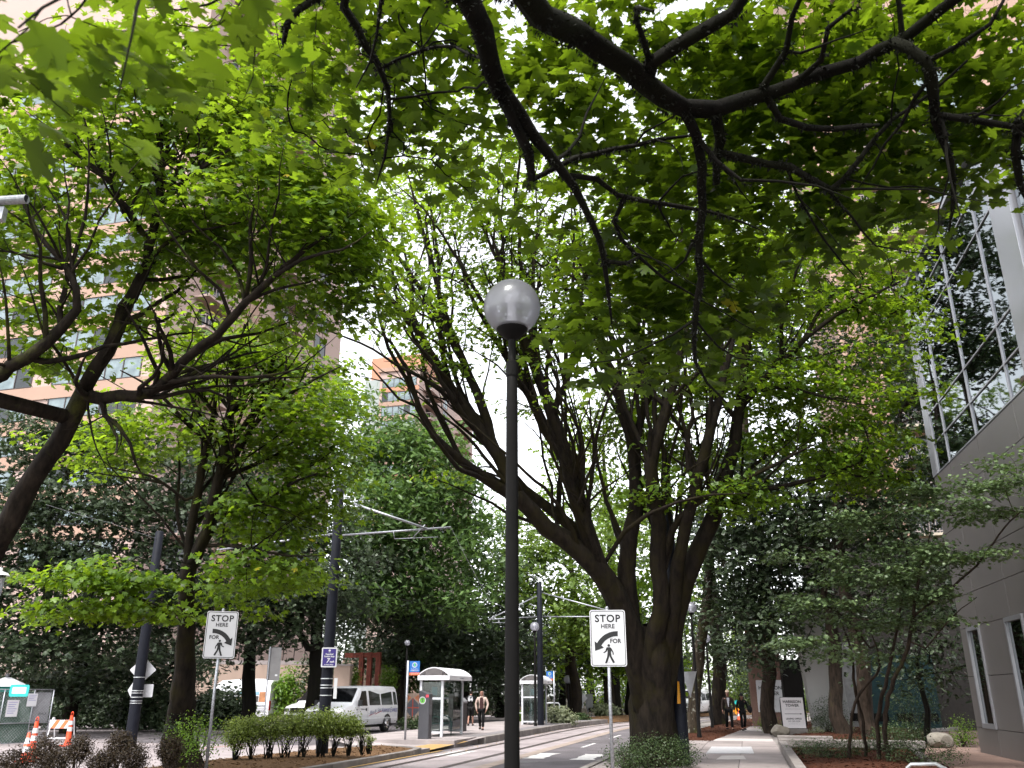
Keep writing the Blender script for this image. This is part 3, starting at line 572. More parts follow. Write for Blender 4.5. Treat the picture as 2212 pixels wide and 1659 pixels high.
low = [blob(u, v, D, ru, rv, rd, n, clump=5, spread=.26, flat=.2) for u, v, D, ru, rv, rd, n in [(300, 1265, 17.9, 100, 22, .5, 36), (150, 1250, 17.5, 90, 14, .4, 26), (215, 1222, 17.7, 50, 18, .3, 16), (180, 1322, 17.6, 110, 14, .4, 30), (350, 1335, 18.2, 70, 20, .4, 22), (300, 1300, 18, 80, 14, .4, 12), (80, 1330, 17.4, 30, 10, .3, 8)]]
a3 = np.vstack(att + low)
make_tree('street_maple', 'maple with a mossy forked trunk in the planted median', sk, a3, np.ones(len(a3), bool), BKM, LM, 15, .28, .15, 1, flat=.25, tilt=.36, out_c=np.array(P(520, 1100, 20)), outw=.3, grow=dict(step=.35, up=.1, wig=.05), lump=.09, tip=.0045)

# --- 4: the big many-stemmed maple at the right of the street
sk = Skel(); K4 = .745; D4 = 28.4 * K4
b4 = P(1416, 1570, D4); b4.z = -.1
sk.limb([b4, b4 + Vector((0, 0, .25)), b4 + Vector((0, 0, .6))] + PL(D4, (1410, 1500), (1408, 1440), (1408, 1390), (1408, 1350)), [.95, .84, .76, .70, .66, .56, .3], .25, .02, root=True)
J = lambda *q: PP(*[(u, v, d * K4) for u, v, d in q])
sk.limb(J((1392, 1520, 28.4), (1376, 1420, 28.3), (1350, 1330, 28.3), (1305, 1250, 28.1), (1255, 1195, 28), (1180, 1140, 27.9), (1120, 1075, 27.8), (1062, 1040, 27.8), (1000, 1000, 27.6), (935, 940, 27.4), (905, 880, 27.3), (880, 800, 27.2), (845, 740, 27.1), (790, 690, 27)), [.44, .42, .38, .34, .3, .27, .25, .2, .15, .12, .09, .07, .05, .02], .4, .08)
sk.limb(J((1120, 1075, 27.8), (1075, 985, 27.8), (1030, 920, 27.8), (975, 840, 27.8), (930, 760, 27.8), (890, 700, 27.8), (840, 640, 27.8), (770, 600, 27.8)), [.22, .2, .18, .15, .12, .09, .06, .02], .4, .1)
sk.limb(J((1075, 985, 27.8), (1040, 880, 28), (1000, 780, 28.2), (960, 680, 28.4), (930, 560, 28.6), (900, 450, 28.8), (880, 370, 29)), [.17, .15, .13, .1, .075, .05, .02], .4, .12)
sk.limb(J((1340, 1300, 28.3), (1290, 1210, 28.6), (1240, 1140, 28.8), (1160, 1080, 29), (1110, 1030, 29.1), (1050, 960, 29.2), (1000, 900, 29.3), (960, 850, 29.4)), [.26, .23, .2, .16, .14, .11, .07, .03], .4, .1)
sk.limb(J((1300, 1240, 28.1), (1262, 1130, 28), (1225, 1010, 27.9), (1195, 900, 27.9), (1150, 780, 27.9), (1110, 660, 28), (1080, 560, 28.1), (1050, 480, 28.2)), [.3, .27, .23, .19, .15, .11, .06, .02], .4, .1)
sk.limb(J((1225, 1010, 27.9), (1180, 930, 28.2), (1120, 820, 28.5), (1060, 720, 28.7), (1010, 620, 28.9), (980, 500, 29)), [.16, .14, .11, .09, .06, .02], .4, .12)
sk.limb(J((1398, 1500, 28.6), (1366, 1350, 28.6), (1356, 1200, 28.6), (1372, 1090, 28.9), (1370, 980, 29), (1335, 860, 29.1), (1300, 740, 29.2), (1270, 620, 29.3), (1230, 500, 29.4)), [.34, .3, .27, .23, .2, .16, .12, .07, .03], .4, .1)
sk.limb(J((1370, 980, 29), (1390, 880, 29.2), (1420, 760, 29.4), (1440, 650, 29.6)), [.14, .12, .08, .03], .4, .12)
sk.limb(J((1195, 900, 27.9), (1230, 800, 27.6), (1250, 690, 27.4), (1260, 590, 27.2)), [.12, .1, .07, .03], .4, .12)
sk.limb(J((1412, 1520, 28.2), (1416, 1400, 28.1), (1424, 1270, 28.1), (1420, 1130, 28.2), (1408, 1010, 28.1), (1440, 880, 28), (1470, 760, 27.9), (1490, 640, 27.8)), [.36, .33, .28, .25, .2, .16, .1, .04], .4, .1)
sk.limb(J((1424, 1520, 28.5), (1446, 1400, 28.5), (1475, 1290, 28.6), (1515, 1180, 28.7), (1552, 1080, 28.8), (1585, 960, 28.9), (1602, 860, 29), (1612, 760, 29.1), (1630, 640, 29.2)), [.42, .38, .33, .3, .27, .22, .17, .12, .05], .4, .1)
sk.limb(J((1436, 1500, 28.3), (1448, 1360, 28.2), (1462, 1220, 28.2), (1490, 1100, 28), (1530, 950, 27.8), (1560, 830, 27.7), (1590, 700, 27.6)), [.3, .26, .22, .19, .16, .12, .05], .4, .1)
sk.limb(J((1420, 1270, 28.3), (1450, 1150, 28.2), (1500, 1090, 28), (1600, 1040, 27.8), (1680, 1000, 27.6), (1760, 960, 27.4)), [.14, .12, .1, .08, .06, .02], .4, .12)
sk.limb(J((1545, 1100, 28.8), (1640, 1060, 28.6), (1740, 1040, 28.4), (1860, 1000, 28.2), (1960, 980, 28)), [.11, .09, .07, .045, .015], .4, .12)
sk.limb(J((1600, 880, 29), (1690, 780, 28.8), (1780, 700, 28.6), (1880, 640, 28.4), (1960, 600, 28.2)), [.12, .1, .08, .05, .02], .4, .12)
sk.limb(J((1310, 1210, 28.1), (1350, 1150, 27.6), (1400, 1110, 27.2), (1460, 1085, 26.8), (1540, 1070, 26.5), (1620, 1065, 26.2)), [.08, .075, .065, .05, .035, .012], .4, .15)
sk.limb(J((905, 880, 27.3), (860, 860, 27), (800, 790, 26.8), (770, 770, 26.6)), [.05, .04, .025, .01], .35, .2)
sk.limb(J((935, 940, 27.4), (900, 900, 27.1), (860, 880, 26.9)), [.04, .03, .012], .35, .2)
sk.rad = sk.rad * K4
sk.fan(90, np.array(P(1400, 1400, D4)), 5.6, .062, .06, .36, zmin=3.6, up=.35); sk.fan(90, np.array(P(1400, 1400, D4)), 3.2, .035, .035, .09, zmin=5); sk.branch(150, 1.5, .55, .012, .06, zmin=5.5)
def bl4(q, f=1.0): return [blob(u, v, D * K4 + (1.6 if f == 1 else 0), ru, rv, rd * K4, int(n * f), clump=6, spread=.36, flat=.3) for u, v, D, ru, rv, rd, n in q]
full = np.vstack(bl4([(1480, 560, 28, 190, 170, 3, 190), (1700, 640, 28, 190, 140, 3, 200), (1880, 660, 27.5, 130, 110, 2.5, 110), (1330, 420, 28.6, 180, 130, 2.6, 110), (1650, 830, 27.5, 150, 110, 2.5, 130), (1830, 880, 27, 150, 120, 2.4, 170), (1850, 1010, 26.8, 130, 60, 2, 90), (1500, 830, 28.5, 150, 110, 2.5, 90), (1700, 960, 27.4, 130, 70, 2, 70), (1400, 1080, 26.8, 90, 45, 1.3, 34), (1560, 1080, 26.4, 120, 36, 1.3, 60), (1320, 900, 29, 130, 100, 2.5, 60), (1180, 560, 28, 130, 110, 2.4, 60), (1000, 400, 28.6, 120, 80, 2.2, 50), (900, 430, 28.8, 60, 110, 1.6, 24), (1100, 330, 28.6, 120, 80, 2.2, 50), (1560, 400, 28.4, 250, 120, 3, 150), (1800, 520, 28, 160, 80, 2.5, 80), (980, 1000, 28, 60, 40, 1, 10), (870, 560, 27.8, 80, 70, 1.6, 22), (1320, 650, 28.6, 150, 120, 2.5, 70), (1440, 960, 28.8, 130, 80, 2.2, 50)]))
bare = np.vstack(bl4([(1060, 560, 28.4, 180, 130, 2.4, 240), (950, 700, 28, 160, 120, 2.2, 300), (1180, 680, 28.4, 160, 130, 2.4, 300), (1000, 450, 28.6, 130, 100, 2.2, 160), (1330, 560, 28.6, 140, 110, 2.4, 160), (850, 740, 27.2, 80, 70, 1.4, 18), (1120, 830, 28.6, 130, 100, 2.2, 60), (1230, 480, 28.8, 150, 90, 2.2, 70), (920, 560, 28.4, 60, 140, 1.5, 40), (1930, 720, 27.5, 90, 60, 1.6, 30)], 1.001))
a4 = np.vstack([full, bare]); lf = np.ones(len(a4), bool); lf[len(full):] = rng.uniform(size=len(bare)) < .26
make_tree('street_maple', 'big maple with many upright stems fanning from one thick trunk', sk, a4, lf, BKM, LM, 15, .32, .16, 2, sides=(14, 4), flat=.32, tilt=.42, out_c=np.array(P(1420, 900, 22)), outw=.3, grow=dict(step=.4, up=.12, wig=.07), lump=.07, tip=.0105)
# ------------------------------------------------------------------ ground, streets, pavements
def strip(name, t0, t1, s0, s1, z, m, step=1.5, parent=None, kind='structure', thick=0):
    n = max(1, int((s1 - s0) / step)); b = MB(); vs = []
    for i in range(n + 1):
        s = s0 + (s1 - s0) * i / n; vs += [S(s, t0, z), S(s, t1, z)]
    fs = [(2 * i, 2 * i + 1, 2 * i + 3, 2 * i + 2) for i in range(n)]
    if thick:
        k = len(vs); vs += [v - Vector((0, 0, thick)) for v in vs]
        fs += [(2 * i + 2, 2 * i + 2 + k, 2 * i + k, 2 * i) for i in range(n)] + [(2 * i + 1, 2 * i + 1 + k, 2 * i + 3 + k, 2 * i + 3) for i in range(n)] + [(0, k, k + 1, 1), (2 * n, 2 * n + 1, 2 * n + 1 + k, 2 * n + k)]
    b.add(vs, fs); o = b.build(name, m, parent, fix=bool(thick))
    if kind and parent is None: o['kind'] = kind
    return o
g = MB(); g.add([(-400, -150, -.2), (400, -150, -.2), (400, 700, -.2), (-400, 700, -.2)], [(0, 1, 2, 3)]); g.build('ground', M['soil'], fix=False)['kind'] = 'structure'
road = strip('road', -9.9, -3.9, -30, 130, -.12, M['asphalt'])
strip('track_slab', -9.55, -6.85, -30, 130, -.112, M['concrete2'], parent=road)
for t in (-8.95, -7.5):
    strip('rail', t - .045, t + .045, -30, 130, -.104, M['rail'], parent=road); strip('rail', t - .15, t - .09, -30, 130, -.105, M['rail'], parent=road)
strip('joint_strip', -6.85, -6.45, -30, 130, -.110, mat('tan_edge_concrete', (.25, .2, .17), .9, var=.2, scale=3, dirt=.3), parent=road)
# painted markings
for a, b in ((31.6, 34.3), (38.0, 41.2), (45.2, 48.5), (52.5, 56)): strip('lane_dash', -5.8, -5.68, a, b, -.112, M['paint'], parent=road)
def worn(name, s0, s1, t0, t1, seed):
    r = random.Random(seed); b = MB(); top = [(s0 + (s1 - s0) * i / 8 + 0, t0 + (r.uniform(0, .12) if 0 < i < 8 else 0)) for i in range(9)]; bot = [(s0 + (s1 - s0) * i / 8, t1 - (r.uniform(0, .16) if 0 < i < 8 else 0)) for i in reversed(range(9))]
    b.add([S(s, t, -.111) for s, t in top + bot], [tuple(range(18))]); b.build(name, M['paint'], road, fix=False)
worn('crosswalk_bar', 25.7, 28.2, -5.05, -4.35, 1); worn('crosswalk_bar', 25.9, 28.3, -6.5, -5.8, 2); worn('crosswalk_bar', 26.3, 28.8, -9.3, -8.6, 4)
mh = MB(); mh.lathe([(0, .004), (.38, .004), (.42, 0)], 24, tuple(S(24.6, -6.1, -.112))); mh.build('manhole_cover', mat('cast_iron', (.12, .11, .115), .6, .4, var=.3, scale=9), road, smooth=False)
# kerbs, block by block
def kerb_row(parent, t0, t1, s0, s1, z0, z1, L=2.0, m='kerb', name='kerb_stone'):
    s = s0
    while s < s1 - .2:
        e = min(s + L, s1); g_ = .012; b = MB()
        q = [S(s + g_, t0), S(e - g_, t0), S(e - g_, t1), S(s + g_, t1)]; b.slab([(p.x, p.y) for p in q], z0, z1); b.build(name, M[m], parent, bevel=.015); s = e
# right pavement: slabs
side = MB(); 
walk = strip('sidewalk', -3.75, 4.2, -14, 90, -.035, M['kerb'])
kerb_row(walk, -3.95, -3.77, 12, 80, -.3, .02, 3)
cm = [mat('pavement_slab', (.24 * k, .208 * k, .2 * k), .88, var=.13, scale=1.3, bump=.3, bscale=60, spec=.2, detail=9, dirt=.35) for k in (.88, 1.0, 1.1)]
cl = mat('pale_pavement_slab', (.42, .385, .37), .88, var=.1, scale=1.3, bump=.3, bscale=60, spec=.2, detail=9, dirt=.2)
rr = random.Random(3)
def slabp(s0, s1, t0, t1, m, z=0.0, name='slab'):
    q = [S(s0 + .008, t0 + .008), S(s1 - .008, t0 + .008), S(s1 - .008, t1 - .008), S(s0 + .008, t1 - .008)]; b = MB(); b.slab([(p.x, p.y) for p in q], z - .03, z); return b.build(name, m, walk)
ss = 14.0; i = 0
while ss < 66:
    L = 1.9; hi = ss + L
    if ss < 34:
        slabp(ss, hi, -3.74, -1.6, cm[rr.randrange(3)]); slabp(ss, hi, -1.6, -.4, cm[rr.randrange(3)]); slabp(ss, hi, -.4, .75, cm[rr.randrange(3)])
    else:
        m_ = cl if i == 11 or i == 16 else cm[rr.randrange(3)]
        slabp(ss, hi, -1.45, .7, m_)
    ss = hi; i += 1
for (u0, u1, v0, v1, m_) in ((1525, 1629, 1613.5, 1628, mat('white_ribbed_plate', (.42, .41, .42), .6, var=.08, scale=30, bump=.6, bscale=120)), (1547, 1612, 1633, 1641, cl)):
    b = MB(); q = [G(u0, v1), G(u1, v1), G(u1 - 6, v0), G(u0 + 12, v0)]; b.slab([(p.x, p.y) for p in q], .001, .008); b.build('cover_plate', m_, walk)
# planting strips on the right: mounds of red bark mulch
def mound(name, poly, h, m, z=-.01, seed=0, kind='structure', label=None):
    """low rounded bed with chips standing proud"""
    r = np.random.default_rng(seed); bm = bmesh.new(); f = bm.faces.new([bm.verts.new((p[0], p[1], z)) for p in poly]); bmesh.ops.triangulate(bm, faces=[f])
    bmesh.ops.subdivide_edges(bm, edges=bm.edges[:], cuts=5, use_grid_fill=True)
    P2 = [Vector((p[0], p[1], 0)) for p in poly]
    def edge_d(q):
        d = 1e9
        for a, b in zip(P2, P2[1:] + P2[:1]):
            ab = b - a; t = max(0, min(1, (q - a).dot(ab) / max(1e-9, ab.length_squared))); d = min(d, (q - a - ab * t).length)
        return d
    for v in bm.verts:
        d = edge_d(Vector((v.co.x, v.co.y, 0))); v.co.z += h * (1 - math.exp(-d * 1.8)) + (r.normal() * .02 if d > .05 else 0)
    me = bpy.data.meshes.new(name); bm.to_mesh(me); bm.free(); me.materials.append(m); me.polygons.foreach_set('use_smooth', [True] * len(me.polygons))
    o = obj_from(name, me); o['kind'] = kind
    # loose chips
    xs = np.array([p[0] for p in poly]); ys = np.array([p[1] for p in poly]); area = (xs.max() - xs.min()) * (ys.max() - ys.min()); n = int(min(5000, 70 * area))
    from mathutils.bvhtree import BVHTree
    bv = BVHTree.FromPolygons([v.co for v in me.vertices], [p.vertices for p in me.polygons]); vs, fs = [], []
    for _ in range(n):
        x, y = r.uniform(xs.min(), xs.max()), r.uniform(ys.min(), ys.max()); hit = bv.ray_cast(Vector((x, y, 3)), Vector((0, 0, -1)))
        if hit[0] is None: continue
        c = np.array(hit[0]) + [0, 0, .008]; a = r.normal(size=3) * [1, 1, .35]; a /= np.linalg.norm(a); b_ = np.cross(a, r.normal(size=3)); b_ /= np.linalg.norm(b_); L, W = r.uniform(.02, .06), r.uniform(.006, .016)
        k = len(vs); vs += [c - a * L - b_ * W, c + a * L - b_ * W, c + a * L + b_ * W, c - a * L + b_ * W]; fs.append((k, k + 1, k + 2, k + 3))
    if fs:
        cme = np_mesh('bark_chips', np.array(vs), np.array(fs), m); tag(obj_from('bark_chips', cme, o), kind='stuff')
    return o
def spoly(*st): return [tuple(S(s, t)[:2]) for s, t in st]
mound('mulch_bed', spoly((34.2, -3.7), (34.2, -1.5), (66, -1.5), (66, -3.7)), .12, M['mulch'], seed=1)
mound('mulch_bed', spoly((33.5, .95), (33.5, 6), (60, 8), (60, .75)), .16, M['mulch'], seed=2)
mound('mulch_bed', spoly((16, 1.0), (16, 4.4), (31.5, 4.6), (31.0, 1.0)), .12, M['mulch'], seed=3)
# low walls and steps by the entrance on the right
ew = thing('planter_wall', 'low dark kerb wall around the planted bed by the sign board', 'low wall')
kerb_row(ew, .78, 1.0, 15, 31, -.05, .2, 2.5)
q = [S(31.6, .8), S(32.2, .8), S(32.0, 5.2), S(31.4, 5.2)]; b = MB(); b.slab([(p.x, p.y) for p in q], 0, .22); b.build('coping', M['kerb'], ew, bevel=.02)
q = [S(33.2, .8), S(33.7, .8), S(33.6, 2.6), S(33.1, 2.6)]; b = MB(); b.slab([(p.x, p.y) for p in q], 0, .26); b.build('coping', M['kerb'], ew, bevel=.02)
pth = MB(); q = [P(2020, 1659, 20.4), P(2300, 1659, 20.0), G(2130, 1578), G(1985, 1584)]; q = [G(1990, 1656), G(2300, 1690), G(2125, 1574), G(2010, 1580)]; pth.slab([(p.x, p.y) for p in q], -.05, .006); pth.build('entrance_path', mat('brown_paving', (.2, .13, .105), .85, var=.15, scale=1.2, bump=.3, bscale=60, dirt=.25))['kind'] = 'structure'
ek = thing('planter_edge', 'thin kerb edging the brown entrance path by the boulder', 'kerb')
a, c = G(1955, 1606), G(2010, 1655); b = MB(); b.tube([a + Vector((0, 0, .06)), c + Vector((0, 0, .06))], .09, 6); b.build('edge', M['kerb'], ek)
a, c = G(2000, 1584), G(2115, 1575); b = MB(); b.tube([a + Vector((0, 0, .08)), c + Vector((0, 0, .08))], .1, 6); b.build('edge', M['kerb'], ek)
# left side: platform, median, side street
plat = strip('platform', -14.6, -9.9, 30.2, 57, .12, M['concrete'], thick=.3)
kerb_row(plat, -9.9, -9.62, 33, 57, -.3, .125, 2.2)
b = MB(); q = [S(28.6, -10.2), S(33, -9.65), S(33, -14.6), S(30.2, -14.6), S(28.8, -12.5)]; z = [-.1, .11, .11, .11, -.1]; b.add([(p.x, p.y, zz) for p, zz in zip(q, z)], [(0, 1, 2, 3, 4)]); b.build('ramp', M['concrete'], plat, fix=False)
b = MB(); q = [S(28.5, -10.15), S(31.3, -9.75), S(31.3, -10.45), S(28.9, -11.2)]; b.add([(p.x, p.y, zz) for p, zz in zip(q, (-.085, .045, .05, -.07))], [(0, 1, 2, 3)]); b.build('yellow_ramp_edge', M['yellowpaint'], plat, fix=False)
strip('edge_band', -10.5, -9.93, 33, 57, .126, mat('grey_edge_band', (.17, .155, .16), .85, var=.15, scale=2, dirt=.3), parent=plat)
strip('side_street', -40, -14.6, 12, 75, -.1, M['concrete2'])
strip('side_street_lane', -24, -15.2, 30, 62, -.094, M['asphalt'])
med = strip('median', -14.2, -10.1, -12, 28.3, -.02, M['concrete'], thick=.3)
kerb_row(med, -10.1, -9.9, 4, 26.3, -.3, .03, 2.4)
for i_, (sa, ta, sb, tb) in enumerate(((26.3, -10.0, 27.5, -10.2), (27.5, -10.2, 28.25, -10.8), (28.25, -10.8, 28.5, -11.8), (28.5, -11.8, 28.3, -12.8))):
    b = MB(); a, c = S(sa, ta), S(sb, tb); d = (c - a).normalized(); n_ = Vector((-d.y, d.x, 0)) * .1; b.slab([(p.x, p.y) for p in (a - n_, c - n_, c + n_, a + n_)][::1], -.3, .03); b.build('kerb_stone', M['kerb'], med)
mound('mulch_bed', spoly((3, -13.6), (3, -10.15), (26.4, -10.15), (27.6, -10.4), (28.2, -11), (28.3, -12.4), (24, -13.6)), .1, M['tanmulch'], z=-.005, seed=5)
strip('yellow_line', -9.86, -9.74, 8, 28.6, -.104, M['yellowpaint'], parent=road)
for k_, (a_, c_) in enumerate((((430, 1617), (530, 1608)), ((400, 1600), (520, 1590)))):
    b = MB(); p, q = G(*a_, -.09), G(*c_, -.09); d = Vector((0, .12 + .1 * k_, 0)); b.add([p - d, q - d, q + d, p + d], [(0, 1, 2, 3)]); o = b.build('red_kerb_band' if k_ == 0 else 'grey_band', mat('brick_red_band', (.38, .09, .04), .85, var=.2) if k_ == 0 else M['asphalt'], fix=False); o['kind'] = 'structure'
# ------------------------------------------------------------------ buildings
ANG = -TH                                            # street-aligned frame: local Y along the street
def bframe(name, label, corner):
    return thing(name, label, 'building', corner, ANG)
pink = mat('pink_beige_concrete', (.35, .23, .175), .85, var=.05, scale=.15, detail=8, dirt=.1)
pinkw = mat('pale_pink_concrete', (.4, .295, .26), .85, var=.04, scale=.12, detail=8, dirt=.08)
peach = mat('peach_concrete', (.42, .21, .135), .85, var=.05, scale=.1, dirt=.1)
frame_m = mat('bronze_window_frame', (.06, .045, .045), .5, .3, var=.1)
wglass = mat('curtained_window', (.26, .32, .34), .05, var=.35, scale=.6, spec=.4, col2=(.08, .11, .12))
dglass = mat('dark_window', (.02, .025, .028), .05, var=.3, scale=.8, spec=.4)
rail_m = mat('balcony_rail', (.3, .25, .23), .6, .2, var=.1)
def win_mesh(n, wd, ht):
    fr = MB(); w_ = wd / n
    fr.box(-.06, wd + .06, -.05, .1, -.06, .0); fr.box(-.06, wd + .06, -.05, .1, ht, ht + .06)
    for i in range(n + 1): fr.box(i * w_ - .045, i * w_ + .045, -.045, .1, 0, ht)
    pn = MB(); pn.box(.05, w_ - .05, 0, .05, 0, ht)
    return fr.mesh('window', frame_m), pn.mesh('pane', wglass), pn.mesh('pane', dglass), w_
def add_window(par, wm, n, loc, rz=0, dark=.2, r=random.Random(5)):
    o = obj_from('window', wm[0], par, loc, rz)
    for i in range(n): obj_from('pane', wm[2] if r.random() < dark else wm[1], o, (i * wm[3], 0, 0))
    return o
def balcony(par, loc, w_, rz=0, dep=1.5, ht=1.05, bars=12, slabm=None):
    o = MB().box(0, w_, -dep, 0, -.2, 0).build('balcony', slabm or pinkw, par, loc=loc, rz=rz)
    r_ = MB(); r_.box(0, w_, -dep, -dep + .06, ht - .08, ht); r_.box(0, w_, -dep, -dep + .05, .1, .16); r_.box(0, .06, -dep, 0, ht - .08, ht); r_.box(w_ - .06, w_, -dep, 0, ht - .08, ht)
    for i in range(bars + 1): x = (w_ - .04) * i / bars; r_.box(x, x + .04, -dep + .01, -dep + .05, 0, ht - .04)
    r_.build('railing', rail_m, o)
    return o
# left tower
cA = P(333, 850, 68); cA.z = 0
tw = bframe('apartment_tower', 'tall pale pink apartment tower behind the leaning maple', cA)
H = 82; FLH = 2.95
b = MB(); b.box(-34, 0, 0, 31.4, 0, H); b.build('wall', pinkw, tw)
b = MB(); b.box(-34.2, .2, -.2, 31.6, H, H + 1.2); b.build('parapet', pink, tw)
W5 = win_mesh(5, 8.4, 1.75)
zt = P(170, 833, 68).z
k0 = int((zt - 6) / FLH)
for k in range(-4, 12):
    z = zt - 1.9 + k * FLH
    if z < 4 or z > H - 3: continue
    for x0 in (-10.0, -20.5): add_window(tw, W5, 5, (x0, -.02, z))
    b = MB(); b.box(-34, .02, -.12, 0, z - 1.25, z - .12); b.build('spandrel', pink, tw)
# street-side face of the tower: balconies and narrow windows
W2 = win_mesh(2, 2.6, 2.1)
for k in range(0, 26):
    z = zt - 1.9 - 4 * FLH + k * FLH
    if z < 5 or z > H - 4: continue
    for y0, wv in ((3.2, 5.0), (15.5, 5.5)):
        balcony(tw, (0, y0, z - .4), wv, rz=R(90), bars=10)
        add_window(tw, W2, 2, (.03, y0 + 1, z - .35), rz=R(90), dark=.8)
    if k % 2 == 0 or True: add_window(tw, W2, 2, (.03, 25, z), rz=R(90), dark=.6)
b = MB(); b.box(-.02, .18, 10.5, 13.5, 0, H); b.build('pier', pink, tw)
# far tower
cB = P(905, 850, 165); cB.z = 0
tb = bframe('apartment_tower', 'distant peach apartment tower with a blank block on its roof', cB)
ztop = P(860, 790, 165).z; b = MB(); b.box(-8.2, 0, 0, 35, 0, ztop); b.build('wall', pinkw, tb)
b = MB(); b.box(-12, -8.2, 1.5, 30, 0, ztop - .8); b.build('grey_wing', mat('grey_green_panel', (.3, .33, .32), .8, var=.05), tb)
b = MB(); b.box(-11.5, -.6, 3, 15, ztop - .3, P(840, 737, 165).z); b.build('roof_block', peach, tb)
b = MB(); b.box(-8.6, .3, -.3, 35.2, ztop, ztop + .8); b.build('parapet', pink, tb)
WB = win_mesh(6, 7.0, 1.7)
for k in range(10):
    z = P(860, 803, 165).z - 2.1 - k * 2.9
    add_window(tb, WB, 6, (-7.6, -.03, z), dark=.1)
    b = MB(); b.box(-8.2, .02, -.1, 0, z - 1.0, z - .15); b.build('spandrel', peach if k % 3 == 0 else pink, tb)
    balcony(tb, (0, 2, z - .4), 8, rz=R(90), bars=8, dep=1.8); add_window(tb, W2, 2, (.05, 4, z), rz=R(90), dark=1)
    balcony(tb, (0, 22, z - .4), 8, rz=R(90), bars=8, dep=1.8)
    add_window(tb, W2, 2, (.05, 14, z), rz=R(90), dark=.5)
# tower at the right behind the glass building
cC = P(1790, 560, 76); cC.z = 0
tc_ = bframe('apartment_tower', 'beige tower with stacked balconies rising behind the glass building', cC)
b = MB(); b.box(0, 26, 1.6, 22, 0, 84); b.build('wall', pink, tc_)
cream = mat('cream_balcony_edge', (.36, .31, .24), .85, var=.05)
for x in (-.1, 2.6, 8.2): b = MB(); b.box(x, x + .5, -.1, 1.6, 0, 84); b.build('pier', pink, tc_)
W3 = win_mesh(3, 4.6, 2.2)
for k in range(-9, 14):
    z = P(1900, 590, 76).z + k * 2.92
    if z < 4: continue
    balcony(tc_, (3.1, 1.6, z), 5.1, dep=2.1, bars=22, slabm=cream); add_window(tc_, W3, 3, (3.3, 1.57, z + .1), dark=.9)
    add_window(tc_, W3, 3, (9.4, 1.57, z + .5), dark=.4)
# glass and metal building at the right edge
gb = thing('office_building', 'modern office building with mirrored glass and grey metal panels', 'building', (13.75, 27.3, 0), R(-102.6))
pan = mat('grey_metal_panel', (.16, .147, .143), .42, .35, var=.05, scale=.6, detail=7, dirt=.1)
sil = mat('silver_metal_panel', (.36, .36, .39), .3, .6, var=.05, scale=.5)
mir = bpy.data.materials.new('mirror_glass'); _t, _N, _L = nodes(mir); _b = _N['Principled BSDF']; _b.inputs['Base Color'].default_value = (.14, .165, .175, 1); _b.inputs['Metallic'].default_value = 1; _b.inputs['Roughness'].default_value = .02
_n = _N.new('ShaderNodeTexNoise'); _n.inputs['Scale'].default_value = .35; _bp = _N.new('ShaderNodeBump'); _bp.inputs['Strength'].default_value = .02; _bp.inputs['Distance'].default_value = .1; _L.new(_n.outputs[0], _bp.inputs['Height']); _L.new(_bp.outputs[0], _b.inputs['Normal'])
b = MB(); b.box(.02, 22, .06, 14, 0, 14.7); b.build('core_wall', M['blackmetal'], gb)
def facing(name, x0, x1, z0, z1, m, y0=-.02, y1=.06, par=gb, bev=.006): return MB().box(x0 + .008, x1 - .008, y0, y1, z0 + .008, z1 - .008).build(name, m, par, bevel=bev)
xs = [0, 2.05, 4.94, 8.0, 11.0, 14.0, 17, 20, 22]
zs = [0, .7, 2.1, 3.47, 4.4, 5.36, 6.35, 7.25, 8.22]
wins = [(.82, 2.08), (4.45, 5.85), (9.2, 10.6), (14, 15.4)]
for i in range(len(xs) - 1):
    for j in range(len(zs) - 1):
        x0, x1, z0, z1 = xs[i], xs[i + 1], zs[j], zs[j + 1]
        cuts = [(x0, x1)]
        if .69 < z0 < 3.4:
            for wa, wb in wins:
                nc = []
                for a, c in cuts:
                    if wb <= a or wa >= c: nc.append((a, c))
                    else:
                        if wa - a > .05: nc.append((a, wa))
                        if c - wb > .05: nc.append((wb, c))
                cuts = nc
        for a, c in cuts: facing('panel', a, c, z0, z1, pan)
for wa, wb in wins:
    o = MB(); o.box(wa, wa + .09, -.07, .05, .7, 3.47); o.box(wb - .09, wb, -.07, .05, .7, 3.47); o.box(wa + .09, wb - .09, -.07, .05, 3.36, 3.47); o.box(wa + .09, wb - .09, -.07, .05, .7, .83); o = o.build('slit_window', sil, gb)
    MB().box(wa + .09, wb - .09, .0, .05, .83, 3.36).build('pane', mir, o)
facing('corner_panel', .0, .62, 8.22, 14.7, sil, -.05)
gx = [.66, 2.05, 4.94, 8.0, 9.3]; gz = [8.26, 9.18, 10.18, 12.84, 13.8]
for i in range(4):
    for j in range(4): MB().box(gx[i] + .03, gx[i + 1] - .03, .0, .04, gz[j] + .03, gz[j + 1] - .03).build('pane', mir, gb)
    MB().box(gx[i] + .03, gx[i + 1] - .03, .0, .04, 13.83, 14.7).build('pane', mir, gb)
for x in gx: MB().box(x - .022, x + .022, -.04, .05, 8.22, 14.7).build('mullion', sil, gb)
for z in gz: MB().box(.66, 9.3, -.03, .05, z - .022, z + .022).build('transom', sil, gb)
facing('pale_pier', 9.34, 10.6, 8.22, 14.7, sil, -.12)
for i, (a, c) in enumerate(((10.7, 13.5), (13.5, 16.4), (16.4, 19.3), (19.3, 22))):
    for j in range(4): MB().box(a + .03, c - .03, .0, .04, gz[j] + .03, gz[j + 1] - .03).build('pane', mir, gb)
    MB().box(a + .03, c - .03, .0, .04, 13.83, 14.7).build('pane', mir, gb); MB().box(c - .035, c + .035, -.1, .05, 8.22, 14.7).build('mullion', sil, gb)
